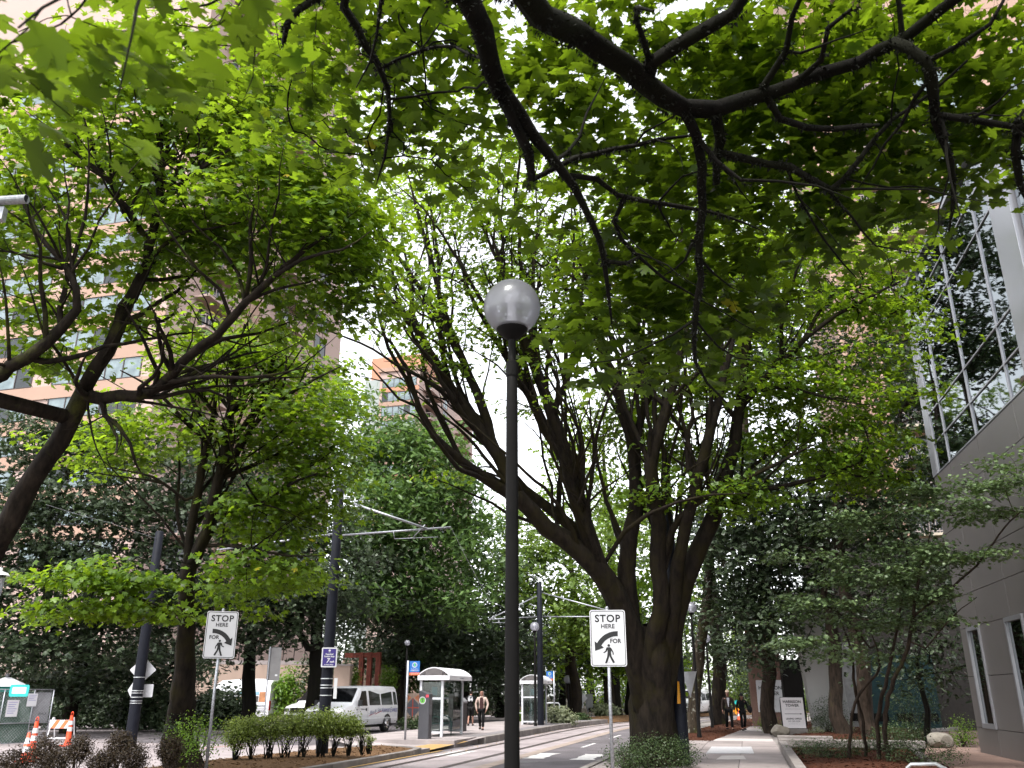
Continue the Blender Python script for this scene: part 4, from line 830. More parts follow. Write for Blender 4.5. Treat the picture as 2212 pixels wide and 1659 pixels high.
MB().box(-.05, 22.05, -.14, 14, 14.7, 14.85).build('roof_edge', sil, gb, bevel=.01)
# low beige walls and the podium behind the trees at the left
b = MB(); q0, q1 = P(330, 1500, 60), P(900, 1500, 64); q0.z = q1.z = 0
d = (q1 - q0); L = d.length; pod = thing('podium_wall', 'long low beige podium wall behind the dark trees', 'wall', q0, math.atan2(d.y, d.x))
n = 9
for i in range(n): MB().box(L * i / n + .02, L * (i + 1) / n - .02, 0, .4, 0, 3.6).build('panel', M['beige'], pod)
MB().box(0, L, .1, .6, 3.62, 3.9).build('coping', M['concrete'], pod)
for i in range(24): MB().box(L * i / 24 + .1, L * i / 24 + .16, -.3, -.24, 3.9, 4.9).build('bar', M['blackmetal'], pod)
# ------------------------------------------------------------------ trees of the second row and beyond
def bg_tree(name, label, base_uD, tr, stem, blobs, lmat, per, radius, size, lod, bark=BK, group='background trees', tmpl=None, tilt=.5, flat=.45, spread=.7, clump=6, tip=.009, lean=0, outw=.3, limbs=()):
    u, D, topv = base_uD
    sk = Skel(); bp_ = P(u, 1550, D); base = Vector((bp_.x, bp_.y, 0)); h = P(u, topv, D).z; top = base + Vector((lean, 0, h))
    pts = [base + Vector((0, 0, -.1))] + [base.lerp(top, f) + Vector((rng.normal() * .12, rng.normal() * .12, 0)) for f in (.05, .2, .4, .6, .8)] + [top]
    pts = [Vector((p.x, p.y, h * f - (.1 if f == 0 else 0))) for p, f in zip(pts, (0, .05, .2, .4, .6, .8, 1))]
    sk.limb(pts, [tr * 1.35, tr * 1.08, tr, tr * .85, tr * .65, tr * .4, tr * .12], .5, .08, root=True)
    for lm, rd in limbs: sk.limb(PP(*lm), rd, .4, .12)
    att = np.vstack([blob(*q, clump=clump, spread=spread, flat=.4) for q in blobs])
    return make_tree(name, label, sk, att, np.ones(len(att), bool), bark, lmat, per, radius, size, lod, group=group, sides=(9, 4), tilt=tilt, flat=flat, grow=dict(step=.8, up=.12, wig=.1), tip=tip, tmpl=tmpl, outw=outw)
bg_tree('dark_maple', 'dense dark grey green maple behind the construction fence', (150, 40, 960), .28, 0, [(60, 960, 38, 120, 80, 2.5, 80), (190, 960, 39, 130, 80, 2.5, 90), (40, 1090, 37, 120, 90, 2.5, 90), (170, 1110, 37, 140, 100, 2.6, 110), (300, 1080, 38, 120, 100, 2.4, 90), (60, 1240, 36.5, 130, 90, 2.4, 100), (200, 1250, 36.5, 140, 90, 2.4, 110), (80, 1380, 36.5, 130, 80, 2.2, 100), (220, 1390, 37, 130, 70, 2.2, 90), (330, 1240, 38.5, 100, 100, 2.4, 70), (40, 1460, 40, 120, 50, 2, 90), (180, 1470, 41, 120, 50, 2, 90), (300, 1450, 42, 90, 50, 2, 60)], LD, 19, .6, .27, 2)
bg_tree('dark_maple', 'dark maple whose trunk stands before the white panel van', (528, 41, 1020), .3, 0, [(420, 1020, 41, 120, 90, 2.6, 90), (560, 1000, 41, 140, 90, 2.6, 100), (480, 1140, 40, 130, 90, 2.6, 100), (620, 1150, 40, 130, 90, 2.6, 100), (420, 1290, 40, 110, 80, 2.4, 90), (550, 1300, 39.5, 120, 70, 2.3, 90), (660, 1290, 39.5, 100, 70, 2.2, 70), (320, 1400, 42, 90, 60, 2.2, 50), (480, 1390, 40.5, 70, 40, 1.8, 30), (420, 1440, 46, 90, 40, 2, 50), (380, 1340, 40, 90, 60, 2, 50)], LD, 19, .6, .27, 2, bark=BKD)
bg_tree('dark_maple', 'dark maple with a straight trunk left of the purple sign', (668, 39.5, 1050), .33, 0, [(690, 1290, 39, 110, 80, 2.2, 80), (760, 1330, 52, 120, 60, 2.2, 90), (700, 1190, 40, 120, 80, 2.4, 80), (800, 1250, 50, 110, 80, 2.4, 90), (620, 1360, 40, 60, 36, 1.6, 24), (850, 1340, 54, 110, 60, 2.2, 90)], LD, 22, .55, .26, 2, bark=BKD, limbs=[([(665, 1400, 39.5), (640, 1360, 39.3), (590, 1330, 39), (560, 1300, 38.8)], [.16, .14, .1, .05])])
bg_tree('ash_tree', 'tall soft green ash tree in front of the peach tower', (860, 56, 930), .4, 0, [(860, 940, 54, 90, 60, 3, 90), (800, 1000, 53, 90, 70, 3, 90), (930, 1010, 53, 100, 70, 3, 100), (850, 1090, 52, 120, 80, 3, 120), (970, 1100, 52.5, 90, 80, 3, 90), (780, 1150, 51.5, 100, 80, 3, 90), (900, 1200, 51, 130, 80, 3, 120), (1010, 1210, 52, 90, 80, 2.8, 80), (820, 1270, 51, 120, 70, 2.8, 80), (960, 1300, 51, 130, 70, 2.8, 100), (760, 880, 55, 60, 60, 2, 40)], LA, 24, .7, .48, 3, tmpl=blade(), tilt=.7)
bg_tree('street_tree', 'dark leafy tree behind the woman and the first shelter', (1000, 60, 1200), .4, 0, [(1000, 1330, 57, 120, 70, 3, 90), (900, 1400, 56, 120, 50, 2.8, 80), (1060, 1250, 60, 100, 90, 3, 90), (1080, 1400, 58, 110, 60, 2.8, 80), (820, 1420, 56, 80, 40, 2.4, 40), (980, 1440, 58, 120, 40, 2.4, 60)], LD, 19, .8, .36, 2, bark=BKD)
bg_tree('street_tree', 'pale fresh green tree beyond the overhead wire arms', (1240, 62, 1130), .42, 0, [(1180, 1190, 60, 100, 70, 3, 90), (1260, 1210, 60, 90, 80, 3, 80), (1160, 1280, 59, 110, 60, 3, 80), (1270, 1330, 58, 90, 60, 2.6, 60), (1110, 1160, 64, 90, 60, 3, 70), (1350, 1150, 64, 100, 90, 3, 80), (1230, 1390, 58, 70, 40, 2, 30)], LY, 14, .7, .36, 2, bark=BKM)
bg_tree('street_tree', 'leafy tree standing behind the big multi stemmed maple', (1330, 72, 800), .42, 0, [(1400, 1080, 70, 120, 90, 3.5, 90), (1300, 1060, 72, 110, 80, 3.5, 80), (1380, 1220, 68, 110, 90, 3.2, 90), (1290, 1420, 66, 100, 60, 3, 70), (1400, 1400, 66, 100, 80, 3, 80), (1470, 1280, 66, 90, 110, 3, 90), (1190, 1100, 74, 80, 50, 3, 50), (1480, 1450, 66, 80, 60, 2.6, 50), (1250, 960, 72, 100, 70, 3, 60), (1400, 930, 72, 120, 80, 3, 90), (1330, 840, 72, 90, 60, 3, 40)], LM, 14, .8, .4, 2, bark=BKD)
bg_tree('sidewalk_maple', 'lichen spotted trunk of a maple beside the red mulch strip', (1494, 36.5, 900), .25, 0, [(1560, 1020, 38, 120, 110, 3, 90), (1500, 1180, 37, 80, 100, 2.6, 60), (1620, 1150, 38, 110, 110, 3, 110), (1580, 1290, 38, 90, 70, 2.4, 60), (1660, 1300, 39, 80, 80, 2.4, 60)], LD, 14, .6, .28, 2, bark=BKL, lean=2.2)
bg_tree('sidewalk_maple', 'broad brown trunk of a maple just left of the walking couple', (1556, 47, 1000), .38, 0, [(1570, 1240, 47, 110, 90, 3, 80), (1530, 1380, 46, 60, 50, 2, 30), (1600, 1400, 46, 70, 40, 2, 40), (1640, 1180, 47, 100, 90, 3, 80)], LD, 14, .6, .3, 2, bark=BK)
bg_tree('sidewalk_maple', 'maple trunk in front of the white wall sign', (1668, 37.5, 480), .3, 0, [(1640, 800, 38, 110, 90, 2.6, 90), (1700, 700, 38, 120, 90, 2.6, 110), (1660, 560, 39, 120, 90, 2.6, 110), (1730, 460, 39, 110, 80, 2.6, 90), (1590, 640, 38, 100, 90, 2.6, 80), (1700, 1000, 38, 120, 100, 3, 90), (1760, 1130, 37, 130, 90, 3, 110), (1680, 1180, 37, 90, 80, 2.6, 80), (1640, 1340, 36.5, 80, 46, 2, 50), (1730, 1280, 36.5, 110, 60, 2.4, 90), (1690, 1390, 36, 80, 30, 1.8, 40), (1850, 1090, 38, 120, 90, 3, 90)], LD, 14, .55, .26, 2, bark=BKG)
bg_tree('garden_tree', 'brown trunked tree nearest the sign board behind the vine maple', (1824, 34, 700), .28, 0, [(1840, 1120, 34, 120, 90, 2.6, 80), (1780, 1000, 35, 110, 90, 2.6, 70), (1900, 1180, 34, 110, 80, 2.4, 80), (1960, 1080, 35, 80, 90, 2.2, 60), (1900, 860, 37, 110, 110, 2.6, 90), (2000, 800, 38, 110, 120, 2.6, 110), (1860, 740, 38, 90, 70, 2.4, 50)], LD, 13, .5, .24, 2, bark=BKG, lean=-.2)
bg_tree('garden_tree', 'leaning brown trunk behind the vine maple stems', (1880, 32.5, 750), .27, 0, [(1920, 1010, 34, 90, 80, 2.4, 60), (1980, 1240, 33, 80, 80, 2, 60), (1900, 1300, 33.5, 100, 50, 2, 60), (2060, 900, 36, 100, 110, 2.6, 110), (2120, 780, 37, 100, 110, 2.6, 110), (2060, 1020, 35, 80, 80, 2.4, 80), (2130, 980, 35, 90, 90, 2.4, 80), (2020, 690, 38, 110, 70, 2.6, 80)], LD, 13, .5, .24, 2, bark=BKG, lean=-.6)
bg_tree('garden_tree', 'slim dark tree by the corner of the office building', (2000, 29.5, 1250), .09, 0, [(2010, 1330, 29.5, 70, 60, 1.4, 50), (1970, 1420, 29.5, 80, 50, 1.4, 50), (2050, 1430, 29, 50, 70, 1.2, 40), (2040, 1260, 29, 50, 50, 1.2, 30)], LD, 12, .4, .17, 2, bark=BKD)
for (u, D, tv, r_, lab, bk) in ((1242, 60, 1250, .4, 'tall trunked tree right of the second shelter', BKM), (1318, 64, 1250, .42, 'straight trunk beyond the diamond sign', BKM), (1366, 66, 1300, .34, 'dark trunk seen right of the stop sign post', BKD), (1075, 66, 1300, .36, 'dark trunk just left of the second shelter', BKD), (1215, 70, 1300, .3, 'thin dark trunk behind the second shelter', BKD)):
    bg_tree('street_tree', lab, (u, D, tv), r_, 0, [(u, tv + 60, D, 90, 60, 2.6, 60), (u - 40, tv + 130, D, 80, 40, 2.4, 40)], LD if bk is BKD else LM, 13, .7, .38, 2, bark=bk)
# far wood closing the street
pts, rr_ = [], []
for i in range(1500):
    u = rng.uniform(-700, 2700); D = rng.uniform(92, 125); pts.append(P(u, rng.uniform(1290, 1525), D))
pts = np.array([list(p) for p in pts]); (V, F, r), _ = leaves_at(pts, 22, 1.5, .85, 3, flat=.8, tilt=.7)
fw = MB()
for i in range(120):
    u = rng.uniform(-700, 2700); D = rng.uniform(88, 120); p = P(u, 1500, D); fw.tube([(p.x, p.y, -.2), (p.x + rng.normal() * .3, p.y, 5), (p.x + rng.normal() * .6, p.y, 11)], [.3, .24, .1], 6)
wood = fw.build('far_wood', BKD); tag(wood, kind='stuff')
tag(obj_from('leaf_mass', np_mesh('leaf_mass', V, F, LD, r), wood), kind='stuff')
# vine maple at the right
sk = Skel(); D8 = 21.5
def stem(pts, r): sk.limb([Vector((pts[0].x, pts[0].y, -.02))] + pts, [r[0] * 1.1] + r, .2, .2, root=True)
stem(PP((1872, 1640, 22.5), (1862, 1560, 22.4), (1845, 1480, 22.3), (1838, 1400, 22.2), (1800, 1300, 22)), [.05, .045, .04, .03, .015])
stem(PP((1900, 1650, 21.5), (1895, 1560, 21.4), (1912, 1480, 21.3), (1925, 1420, 21.2), (1945, 1330, 21)), [.055, .05, .045, .04, .02])
stem(PP((1920, 1650, 21), (1912, 1560, 21), (1930, 1470, 20.9), (1960, 1400, 20.8), (1985, 1250, 20.6), (2010, 1150, 20.4)), [.06, .055, .05, .045, .035, .015])
stem(PP((1835, 1640, 22), (1838, 1560, 22), (1855, 1500, 22), (1900, 1440, 21.8), (1880, 1360, 21.6)), [.045, .04, .035, .03, .015])
sk.limb(PP((1975, 1330, 20.7), (2040, 1280, 20.3), (2110, 1220, 20), (2170, 1140, 19.8), (2240, 1070, 19.6)), [.03, .028, .024, .018, .01], .2, .2)
sk.limb(PP((1940, 1340, 21), (1960, 1220, 21), (1940, 1140, 21), (1900, 1080, 21)), [.025, .02, .015, .008], .2, .2)
sk.limb(PP((1880, 1400, 21.8), (1820, 1330, 21.5), (1740, 1290, 21.2), (1690, 1280, 21)), [.022, .02, .014, .008], .2, .2)
sk.limb(PP((2000, 1400, 20.6), (2060, 1330, 20.2), (2110, 1290, 20)), [.02, .015, .008], .2, .2)
att = np.vstack([blob(*q, clump=5, spread=.26, flat=.14) for q in [(1750, 1310, 21, 100, 26, .9, 70), (1850, 1250, 20.8, 130, 26, 1, 80), (1980, 1200, 20.5, 140, 26, 1, 80), (1760, 1210, 21, 110, 24, .9, 50), (1900, 1130, 20.8, 140, 26, 1, 70), (2060, 1110, 20.2, 130, 24, 1, 60), (2150, 1050, 19.8, 90, 30, .9, 50), (1980, 1060, 20.6, 130, 20, .9, 46), (1860, 1350, 21.2, 120, 26, .9, 60), (1720, 1390, 21, 80, 22, .8, 40), (1980, 1300, 20.6, 120, 24, .9, 50), (1840, 1420, 21.4, 90, 20, .8, 30), (2100, 1200, 20, 90, 24, .8, 30), (2080, 1330, 20.2, 70, 20, .7, 16), (2180, 1000, 19.6, 60, 20, .6, 16), (1930, 1240, 20.8, 120, 24, .9, 40)]])
make_tree('vine_maple', 'small many stemmed vine maple with layered leaves by the entrance path', sk, att, np.ones(len(att), bool), BKG, LV, 16, .21, .1, 1, sides=(8, 4), flat=.22, tilt=.3, outw=.35, grow=dict(step=.25, up=.05, wig=.04), tip=.003)
# ------------------------------------------------------------------ street furniture
def globe_mat():
    m = bpy.data.materials.new('frosted_acrylic'); t, N, L = nodes(m); o = N['Material Output']; N.remove(N['Principled BSDF'])
    tr = N.new('ShaderNodeBsdfTransparent'); tr.inputs[0].default_value = (.9, .9, .95, 1); tl = N.new('ShaderNodeBsdfTranslucent'); tl.inputs[0].default_value = (.8, .8, .88, 1); df = N.new('ShaderNodeBsdfDiffuse'); df.inputs[0].default_value = (.5, .5, .56, 1)
    gl = N.new('ShaderNodeBsdfGlossy'); gl.inputs['Roughness'].default_value = .25
    n = N.new('ShaderNodeTexNoise'); n.inputs['Scale'].default_value = 60; bp = N.new('ShaderNodeBump'); bp.inputs['Strength'].default_value = .12; bp.inputs['Distance'].default_value = .01; tc = N.new('ShaderNodeTexCoord'); L.new(tc.outputs['Object'], n.inputs['Vector']); L.new(n.outputs[0], bp.inputs['Height'])
    for q in (tl, df, gl): L.new(bp.outputs[0], q.inputs['Normal'])
    a = N.new('ShaderNodeMixShader'); a.inputs[0].default_value = .4; L.new(tl.outputs[0], a.inputs[1]); L.new(df.outputs[0], a.inputs[2])
    b = N.new('ShaderNodeMixShader'); b.inputs[0].default_value = .6; L.new(tr.outputs[0], b.inputs[1]); L.new(a.outputs[0], b.inputs[2])
    lw = N.new('ShaderNodeLayerWeight'); lw.inputs[0].default_value = .35; c = N.new('ShaderNodeMixShader'); L.new(lw.outputs['Fresnel'], c.inputs[0]); L.new(b.outputs[0], c.inputs[1]); L.new(gl.outputs[0], c.inputs[2]); L.new(c.outputs[0], o.inputs[0])
    return m
M['globe'] = globe_mat()
def globe_lamp(label, loc, zc, r, pr=.04, group=None, tilt=0, name='globe_lamp_post', fine=False):
    t = thing(name, label, 'street lamp', loc, 0, group); n = 40 if fine else 16
    zb = zc - r * .84
    b = MB(); b.lathe([(pr * 1.9, 0), (pr * 1.9, .12), (pr * 1.45, .2), (pr * 1.3, 1.2), (pr * 1.12, zb - .75), (pr * 1.02, zb - .32), (pr * .75, zb - .3), (pr * .75, zb - .1)], 20 if fine else 10); b.build('pole', M['blackmetal'], t, smooth=True)
    if fine: b = MB(); b.lathe([(pr * 1.16, zb - .42), (pr * 1.2, zb - .41), (pr * 1.2, zb - .3), (pr * .8, zb - .285)], 20); b.build('collar', M['blackmetal'], t, smooth=False)
    b = MB(); b.lathe([(pr * .75, zb - .1), (r * .3, zb - .07), (r * .52, zb - .015), (r * .56, zb + .01), (r * .56, zb + .02), (0, zb + .025)], n); b.build('fitter', M['blackmetal'], t, smooth=True)
    g_ = MB(); prof = []
    for i in range(19):
        a = R(-57 + 147 * i / 18); prof.append((r * math.cos(a), zc + r * math.sin(a)))
    g_.lathe(prof, n); o = g_.build('globe', M['globe'], t, smooth=True)
    b = MB(); b.lathe([(0, zb + .03), (r * .26, zb + .03), (r * .26, zb + r * .22), (r * .18, zb + r * .24), (r * .16, zb + r * .9), (r * .24, zb + r * 1.1), (r * .2, zb + r * 1.3), (0, zb + r * 1.36)], 16); b.build('bulb', mat('lamp_bulb', (.6, .6, .6), .3, var=.05), t, smooth=True)
    return t
p = P(1106, 664, 7.2); gl = globe_lamp('tall black lamp post with a big frosted globe in the middle', (p.x, p.y, 0), p.z, .238, .042, fine=True)
b = MB(); b.box(-.025, .025, -.0, .003, 0, .09); o = b.build('sticker', M['signwhite'], gl); o.location = (.04, -.047, 1.0); o.rotation_euler = (0, 0, R(40))
for (u, v, D, r, lab) in ((1155, 1354, 44, .24, 'globe lamp beside the wire pole above the second shelter'), (1227, 1468, 62, .3, 'small distant globe lamp right of the second shelter'), (1525, 1380, 43, .23, 'globe lamp between the sidewalk maples'), (1420, 1191, 31.5, .2, 'globe lamp half hidden among the stems of the big maple'), (1492, 1313, 35, .24, 'globe lamp behind the lichen spotted trunk'), (880, 1389, 47, .16, 'thin lamp post above the blue stop sign')):
    p = P(u, v, D); globe_lamp(lab, (p.x, p.y, 0), p.z, r, .05, 'globe street lamps')
# stop-here signs
def ribbon_arrow(sgn):
    """curved arrow ending in a head; x to the right, z up, sign centre at the origin"""
    pts = []; c = (.155, -.245); 
    out_, inn = [], []
    for i in range(10):
        a = R(88 + 62 * i / 9); ro = .40; w = .085
        out_.append((c[0] + ro * math.cos(a), c[1] + ro * math.sin(a) * .98)); inn.append((c[0] + (ro - w) * math.cos(a), c[1] + (ro - w) * math.sin(a) * .98))
    d = (out_[-1][0] - out_[-2][0], out_[-1][1] - out_[-2][1]); L = math.hypot(*d); d = (d[0] / L, d[1] / L); n = (-d[1], d[0])
    e0, e1 = out_[-1], inn[-1]; mid = ((e0[0] + e1[0]) / 2, (e0[1] + e1[1]) / 2)
    tip = (mid[0] + d[0] * .13, mid[1] + d[1] * .13); h0 = (mid[0] - n[0] * .095, mid[1] - n[1] * .095); h1 = (mid[0] + n[0] * .095, mid[1] + n[1] * .095)
    if (h0[0] - e0[0]) ** 2 + (h0[1] - e0[1]) ** 2 > (h1[0] - e0[0]) ** 2 + (h1[1] - e0[1]) ** 2: h0, h1 = h1, h0
    poly = out_ + [h0, tip, h1] + inn[::-1]
    return [(sgn * x, z) for x, z in poly]
def rrect(w_, h_, r, n=5):
    q = []
    for cx, cz, a0 in ((w_ / 2 - r, h_ / 2 - r, 0), (-w_ / 2 + r, h_ / 2 - r, 90), (-w_ / 2 + r, -h_ / 2 + r, 180), (w_ / 2 - r, -h_ / 2 + r, 270)):
        for i in range(n): a = R(a0 + 90 * i / (n - 1)); q.append((cx + r * math.cos(a), cz + r * math.sin(a)))
    return q
def walker(sgn):
    """pictogram of a walking figure, 1 unit high, origin at the middle of its height"""
    parts = []
    parts.append([(.02 + .075 * math.cos(R(a)), .425 + .075 * math.sin(R(a))) for a in range(0, 360, 30)])
    parts.append([(-.10, .33), (.10, .33), (.15, .28), (.13, .02), (-.06, .02), (-.06, .20), (-.13, .26)])           # trunk
    parts.append([(.10, .32), (.16, .28), (.27, .08), (.28, -.06), (.22, -.06), (.21, .06), (.10, .20)])             # back arm
    parts.append([(-.10, .33), (-.06, .20), (-.12, .09), (-.27, .02), (-.29, .07), (-.17, .14), (-.14, .26)])        # front arm
    parts.append([(.02, .05), (.13, .05), (.16, -.14), (.33, -.46), (.22, -.5), (.05, -.16)])                         # back leg
    parts.append([(-.06, .05), (.07, .05), (.02, -.18), (-.10, -.5), (-.22, -.5), (-.09, -.16)])                      # front leg
    return [[(sgn * x, z) for x, z in q] for q in parts]
def flat(par, polys, m, name, y=-.006, th=.002, sc=1, off=(0, 0)):
    b = MB()
    for q in polys: b.prism([(x * sc + off[0], z * sc + off[1]) for x, z in q], y - th, y)
    return b.build(name, m, par, fix=True)
def stop_sign(label, u, v, D, rz, sgn, w_=.61, h_=.93):
    c = P(u, v, D); t = thing('stop_here_sign', label, 'road sign', (c.x, c.y, 0), rz); z = c.z
    b = MB(); b.tube([(0, .035, 0), (0, .035, z + h_ / 2 + .03)], .03, 12); b.build('post', M['galv'], t, smooth=True)
    pl = MB().prism(rrect(w_, h_, .04), -.004, .0).build('plate', M['signwhite'], t, loc=(0, 0, z))
    ring = MB(); o_, i_ = rrect(w_ - .03, h_ - .03, .035), rrect(w_ - .052, h_ - .052, .028); k = len(o_)
    vs = [(x, -.0055, zz) for x, zz in o_ + i_]; ring.add(vs, [(i, (i + 1) % k, k + (i + 1) % k, k + i) for i in range(k)]); ring.build('border', M['black'], pl, fix=False)
    lettering('STOP', .172, M['black'], pl, (0, -.006, h_ * .34), off=.004, space=1.1)
    lettering('HERE', .1, M['black'], pl, (.0, -.006, h_ * .205), off=.0022, space=1.04)
    lettering('FOR', .1, M['black'], pl, (.125 * sgn, -.006, -h_ * .058), off=.0025, space=1.02)
    flat(pl, [ribbon_arrow(sgn)], M['black'], 'arrow', off=(0, -.035))
    flat(pl, walker(sgn), M['black'], 'walking_figure', sc=.31, off=(0, -h_ * .275))
    for zz in (.42, -.42): MB().ball((0, -.006, zz * h_), .009, 8, 5).build('bolt', M['galv'], pl)
    MB().ball((0, .035, 0), .034, 10, 6).build('cap', M['galv'], t, loc=(0, 0, z + h_ / 2 + .03))
    return t
stop_sign('white stop here for pedestrians sign beside the big maple trunk', 1313.5, 1378, 14.7, R(-2), 1)
stop_sign('white stop here for pedestrians sign in the left median', 477, 1371, 17.4, R(20), -1, w_=.61, h_=.92)
# wire poles of the streetcar line
def wire_pole(label, u, vb, vt, D, r, arms=(), bands=(), z0=None):
    top = P(u, vt, D); t = thing('wire_pole', label, 'pole', (top.x, top.y, -.05), 0, 'streetcar wire poles'); h = top.z + .05
    MB().lathe([(r * 1.15, 0), (r * 1.12, .5), (r, h * .6), (r * .85, h), (r * .5, h + .05), (0, h + .06)], 18).build('pole', M['bluemetal'], t, smooth=True)
    for (a, c, rr2) in arms:
        a_, c_ = P(*a) - t.location, P(*c) - t.location; MB().bar(a_, c_, rr2, n=8).build('bracket_arm', M['galv'], t, smooth=True)
    for v_ in bands:
        z = PY(u, v_, top.y).z + .05; MB().lathe([(r * 1.1, z - .012), (r * 1.17, z - .012), (r * 1.17, z + .012), (r * 1.1, z + .012)], 18).build('band', M['alu'], t)
    return t
wp = wire_pole('wire pole with the purple speed sign standing in the hedge', 735, 1640, 1050, 26, .148, [((740, 1080, 26), (922, 1142, 25.4), .035), ((740, 1156, 26), (974, 1139, 25.3), .03), ((850, 1148, 25.6), (852, 1164, 25.6), .012), ((852, 1164, 25.6), (946, 1160, 25.4), .012), ((893, 1160, 25.5), (918, 1134, 25.4), .015), ((730, 1152, 26), (470, 1188, 27), .028), ((730, 1090, 26), (640, 1135, 26.4), .028)], (1466, 1480, 1486, 1502))
ps = PY(712.5, 1420.5, wp.location.y - .02); sgn_ = thing('speed_sign', 'small purple station stop speed sign on the wire pole', 'sign', (ps.x, ps.y, 0), R(6))
m_pur = mat('purple_sign', (.035, .022, .15), .45, var=.06)
pl = MB().prism(rrect(.43, .53, .03), -.006, 0).build('plate', M['signwhite'], sgn_, loc=(0, -.17, ps.z)); MB().prism(rrect(.36, .46, .01), -.009, -.006).build('face', m_pur, pl)
for txt, sz, z, off in (('Required', .058, .085, .002), ('Station Stop', .058, .025, .002), ('to Ruin Pkwy', .046, -.195, .0015)): lettering(txt, sz, M['signwhite'], pl, (0, -.011, z), off=off)
lettering('7', .165, M['signwhite'], pl, (-.035, -.011, -.09), off=.005, shear=.2); lettering('mph', .07, M['signwhite'], pl, (.085, -.011, -.115), off=.003)
lettering('CITY', .03, M['signwhite'], pl, (0, -.011, .135), off=.0); MB().lathe([(0, 0), (.03, 0)], 14).build('emblem', M['signwhite'], pl, loc=(0, -.0105, .185)).rotation_euler = (R(90), 0, 0)
MB().box(-.045, .045, -.01, .0, -.27, .27).build('side_plate', M['signwhite'], sgn_, loc=(.22, -.1, PY(735, 1487, wp.location.y).z)); 
lwp = wire_pole('wire pole carrying two diamond sign backs at the left', 345, 1600, 1150, 31, .17, [], (1463, 1492, 1497, 1506, 1514, 1519))
wire_pole('wire pole rising behind the second shelter', 1165, 1560, 1262, 46, .15, [((1165, 1285, 46), (1060, 1336, 45), .03), ((1170, 1280, 46), (1325, 1322, 44), .03), ((1055, 1338, 45), (1165, 1332, 46), .028), ((1168, 1332, 46), (1300, 1332, 44.5), .028), ((1063, 1345, 45), (1100, 1345, 45.2), .012), ((1055, 1345, 45), (1066, 1330, 45), .015)], ())
wr = wire_pole('black pole with the yellow sign beside the big maple', 1437, 1650, 1020, 23.2, .15, [], ())
# diamond signs seen from the back, tied to the left pole
def diamond(label, u, v, D, s_, m, rz=0, post=False, name='diamond_sign', pz=0, Y=None):
    c = PY(u, v, Y) if Y else P(u, v, D); t = thing(name, label, 'road sign', (c.x, c.y, 0), rz); k = s_ / 2 ** .5
    q = [(x * math.cos(R(45)) - z * math.sin(R(45)), x * math.sin(R(45)) + z * math.cos(R(45))) for x, z in rrect(s_, s_, .04)]
    MB().prism(q, -.004, 0).build('plate', m, t, loc=(0, 0, c.z))
    if post: MB().tube([(0, -.03, pz), (0, -.03, c.z + k)], .025, 6).build('post', M['galv'], t)
    return t
alu2 = mat('sign_back', (.5, .5, .52), .5, .35, var=.08)
diamond('upper white diamond sign back on the left wire pole', 309, 1447, 31.4, .62, alu2, R(10), Y=lwp.location.y + .26); diamond('lower grey diamond sign back on the left wire pole', 291, 1491, 31.4, .58, alu2, R(-35), Y=lwp.location.y + .24)
c = PY(320, 1492, lwp.location.y + .3); t = thing('sign_plate', 'small grey rectangular plate on the left wire pole', 'road sign', (c.x, c.y, 0), R(8)); MB().prism(rrect(.32, .42, .03), -.004, 0).build('plate', alu2, t, loc=(0, 0, c.z)); MB().box(-.1, -.02, -.007, -.004, .0, .08).build('sticker', M['signwhite'], t, loc=(0, 0, c.z)); MB().box(.02, .1, -.007, -.004, -.05, .02).build('sticker', M['signwhite'], t, loc=(0, 0, c.z))
diamond('far diamond sign back on a post right of the second shelter', 1252, 1508, 62, .82, alu2, 0, True)
c = P(1252, 1524, 61.9); t = thing('sign_plate', 'small plate below the far diamond sign', 'road sign', (c.x, c.y, 0)); MB().prism(rrect(.55, .3, .03), -.004, 0).build('plate', alu2, t, loc=(0, 0, c.z))
c = P(1273, 1514, 63); t = thing('sign_board', 'far grey rectangular sign back on two posts', 'road sign', (c.x, c.y, 0)); MB().prism(rrect(.52, .95, .03), -.004, 0).build('plate', mat('dull_sign_back', (.2, .2, .2), .6, .2), t, loc=(0, 0, c.z)); [MB().tube([(x, .03, 0), (x, .03, c.z)], .025, 6).build('post', M['galv'], t) for x in (-.12, .12)]
c = P(591, 1434, 37); t = thing('sign_board', 'grey sign back on a thin post above the white panel van', 'road sign', (c.x, c.y, 0), R(5)); MB().prism(rrect(.55, 1.35, .02), -.004, 0).build('plate', mat('grey_sign_back', (.16, .155, .155), .6, .2, var=.08), t, loc=(.02, 0, c.z)); MB().tube([(-.19, -.04, 0), (-.19, -.04, c.z + .7)], .026, 8).build('post', M['galv'], t); MB().box(.1, .2, -.008, -.004, -.5, -.43).build('sticker', M['signwhite'], t, loc=(0, 0, c.z))
# yellow warning sign on the black pole
c = PY(1458, 1496, wr.location.y - .05); t = thing('warning_sign', 'narrow yellow sign strapped to the black pole', 'road sign', (c.x, c.y, 0), R(55)); ys = mat('yellow_sign', (.7, .32, .02), .4, var=.06)
MB().prism([(-.2, -.26), (.2, -.26), (.12, .26), (-.12, .26)], -.006, 0).build('plate', ys, t, loc=(0, -.14, c.z)); MB().prism([(-.17, -.235), (.17, -.235), (.1, .235), (-.1, .235)], -.008, -.006).build('face', ys, t, loc=(0, -.14, c.z)); 
diamond('yellow arrow warning sign edge on behind the big maple', 1463, 1416, 23.1, .36, ys, R(62), Y=wr.location.y); 
c = PY(1490, 1478, wr.location.y + .1); t = thing('sign_plate', 'grey triangular sign back at the side of the black pole', 'road sign', (c.x, c.y, 0), R(-62)); MB().prism([(-.3, .3), (.3, .3), (.0, -.32)], -.004, 0).build('plate', alu2, t, loc=(0, 0, c.z))
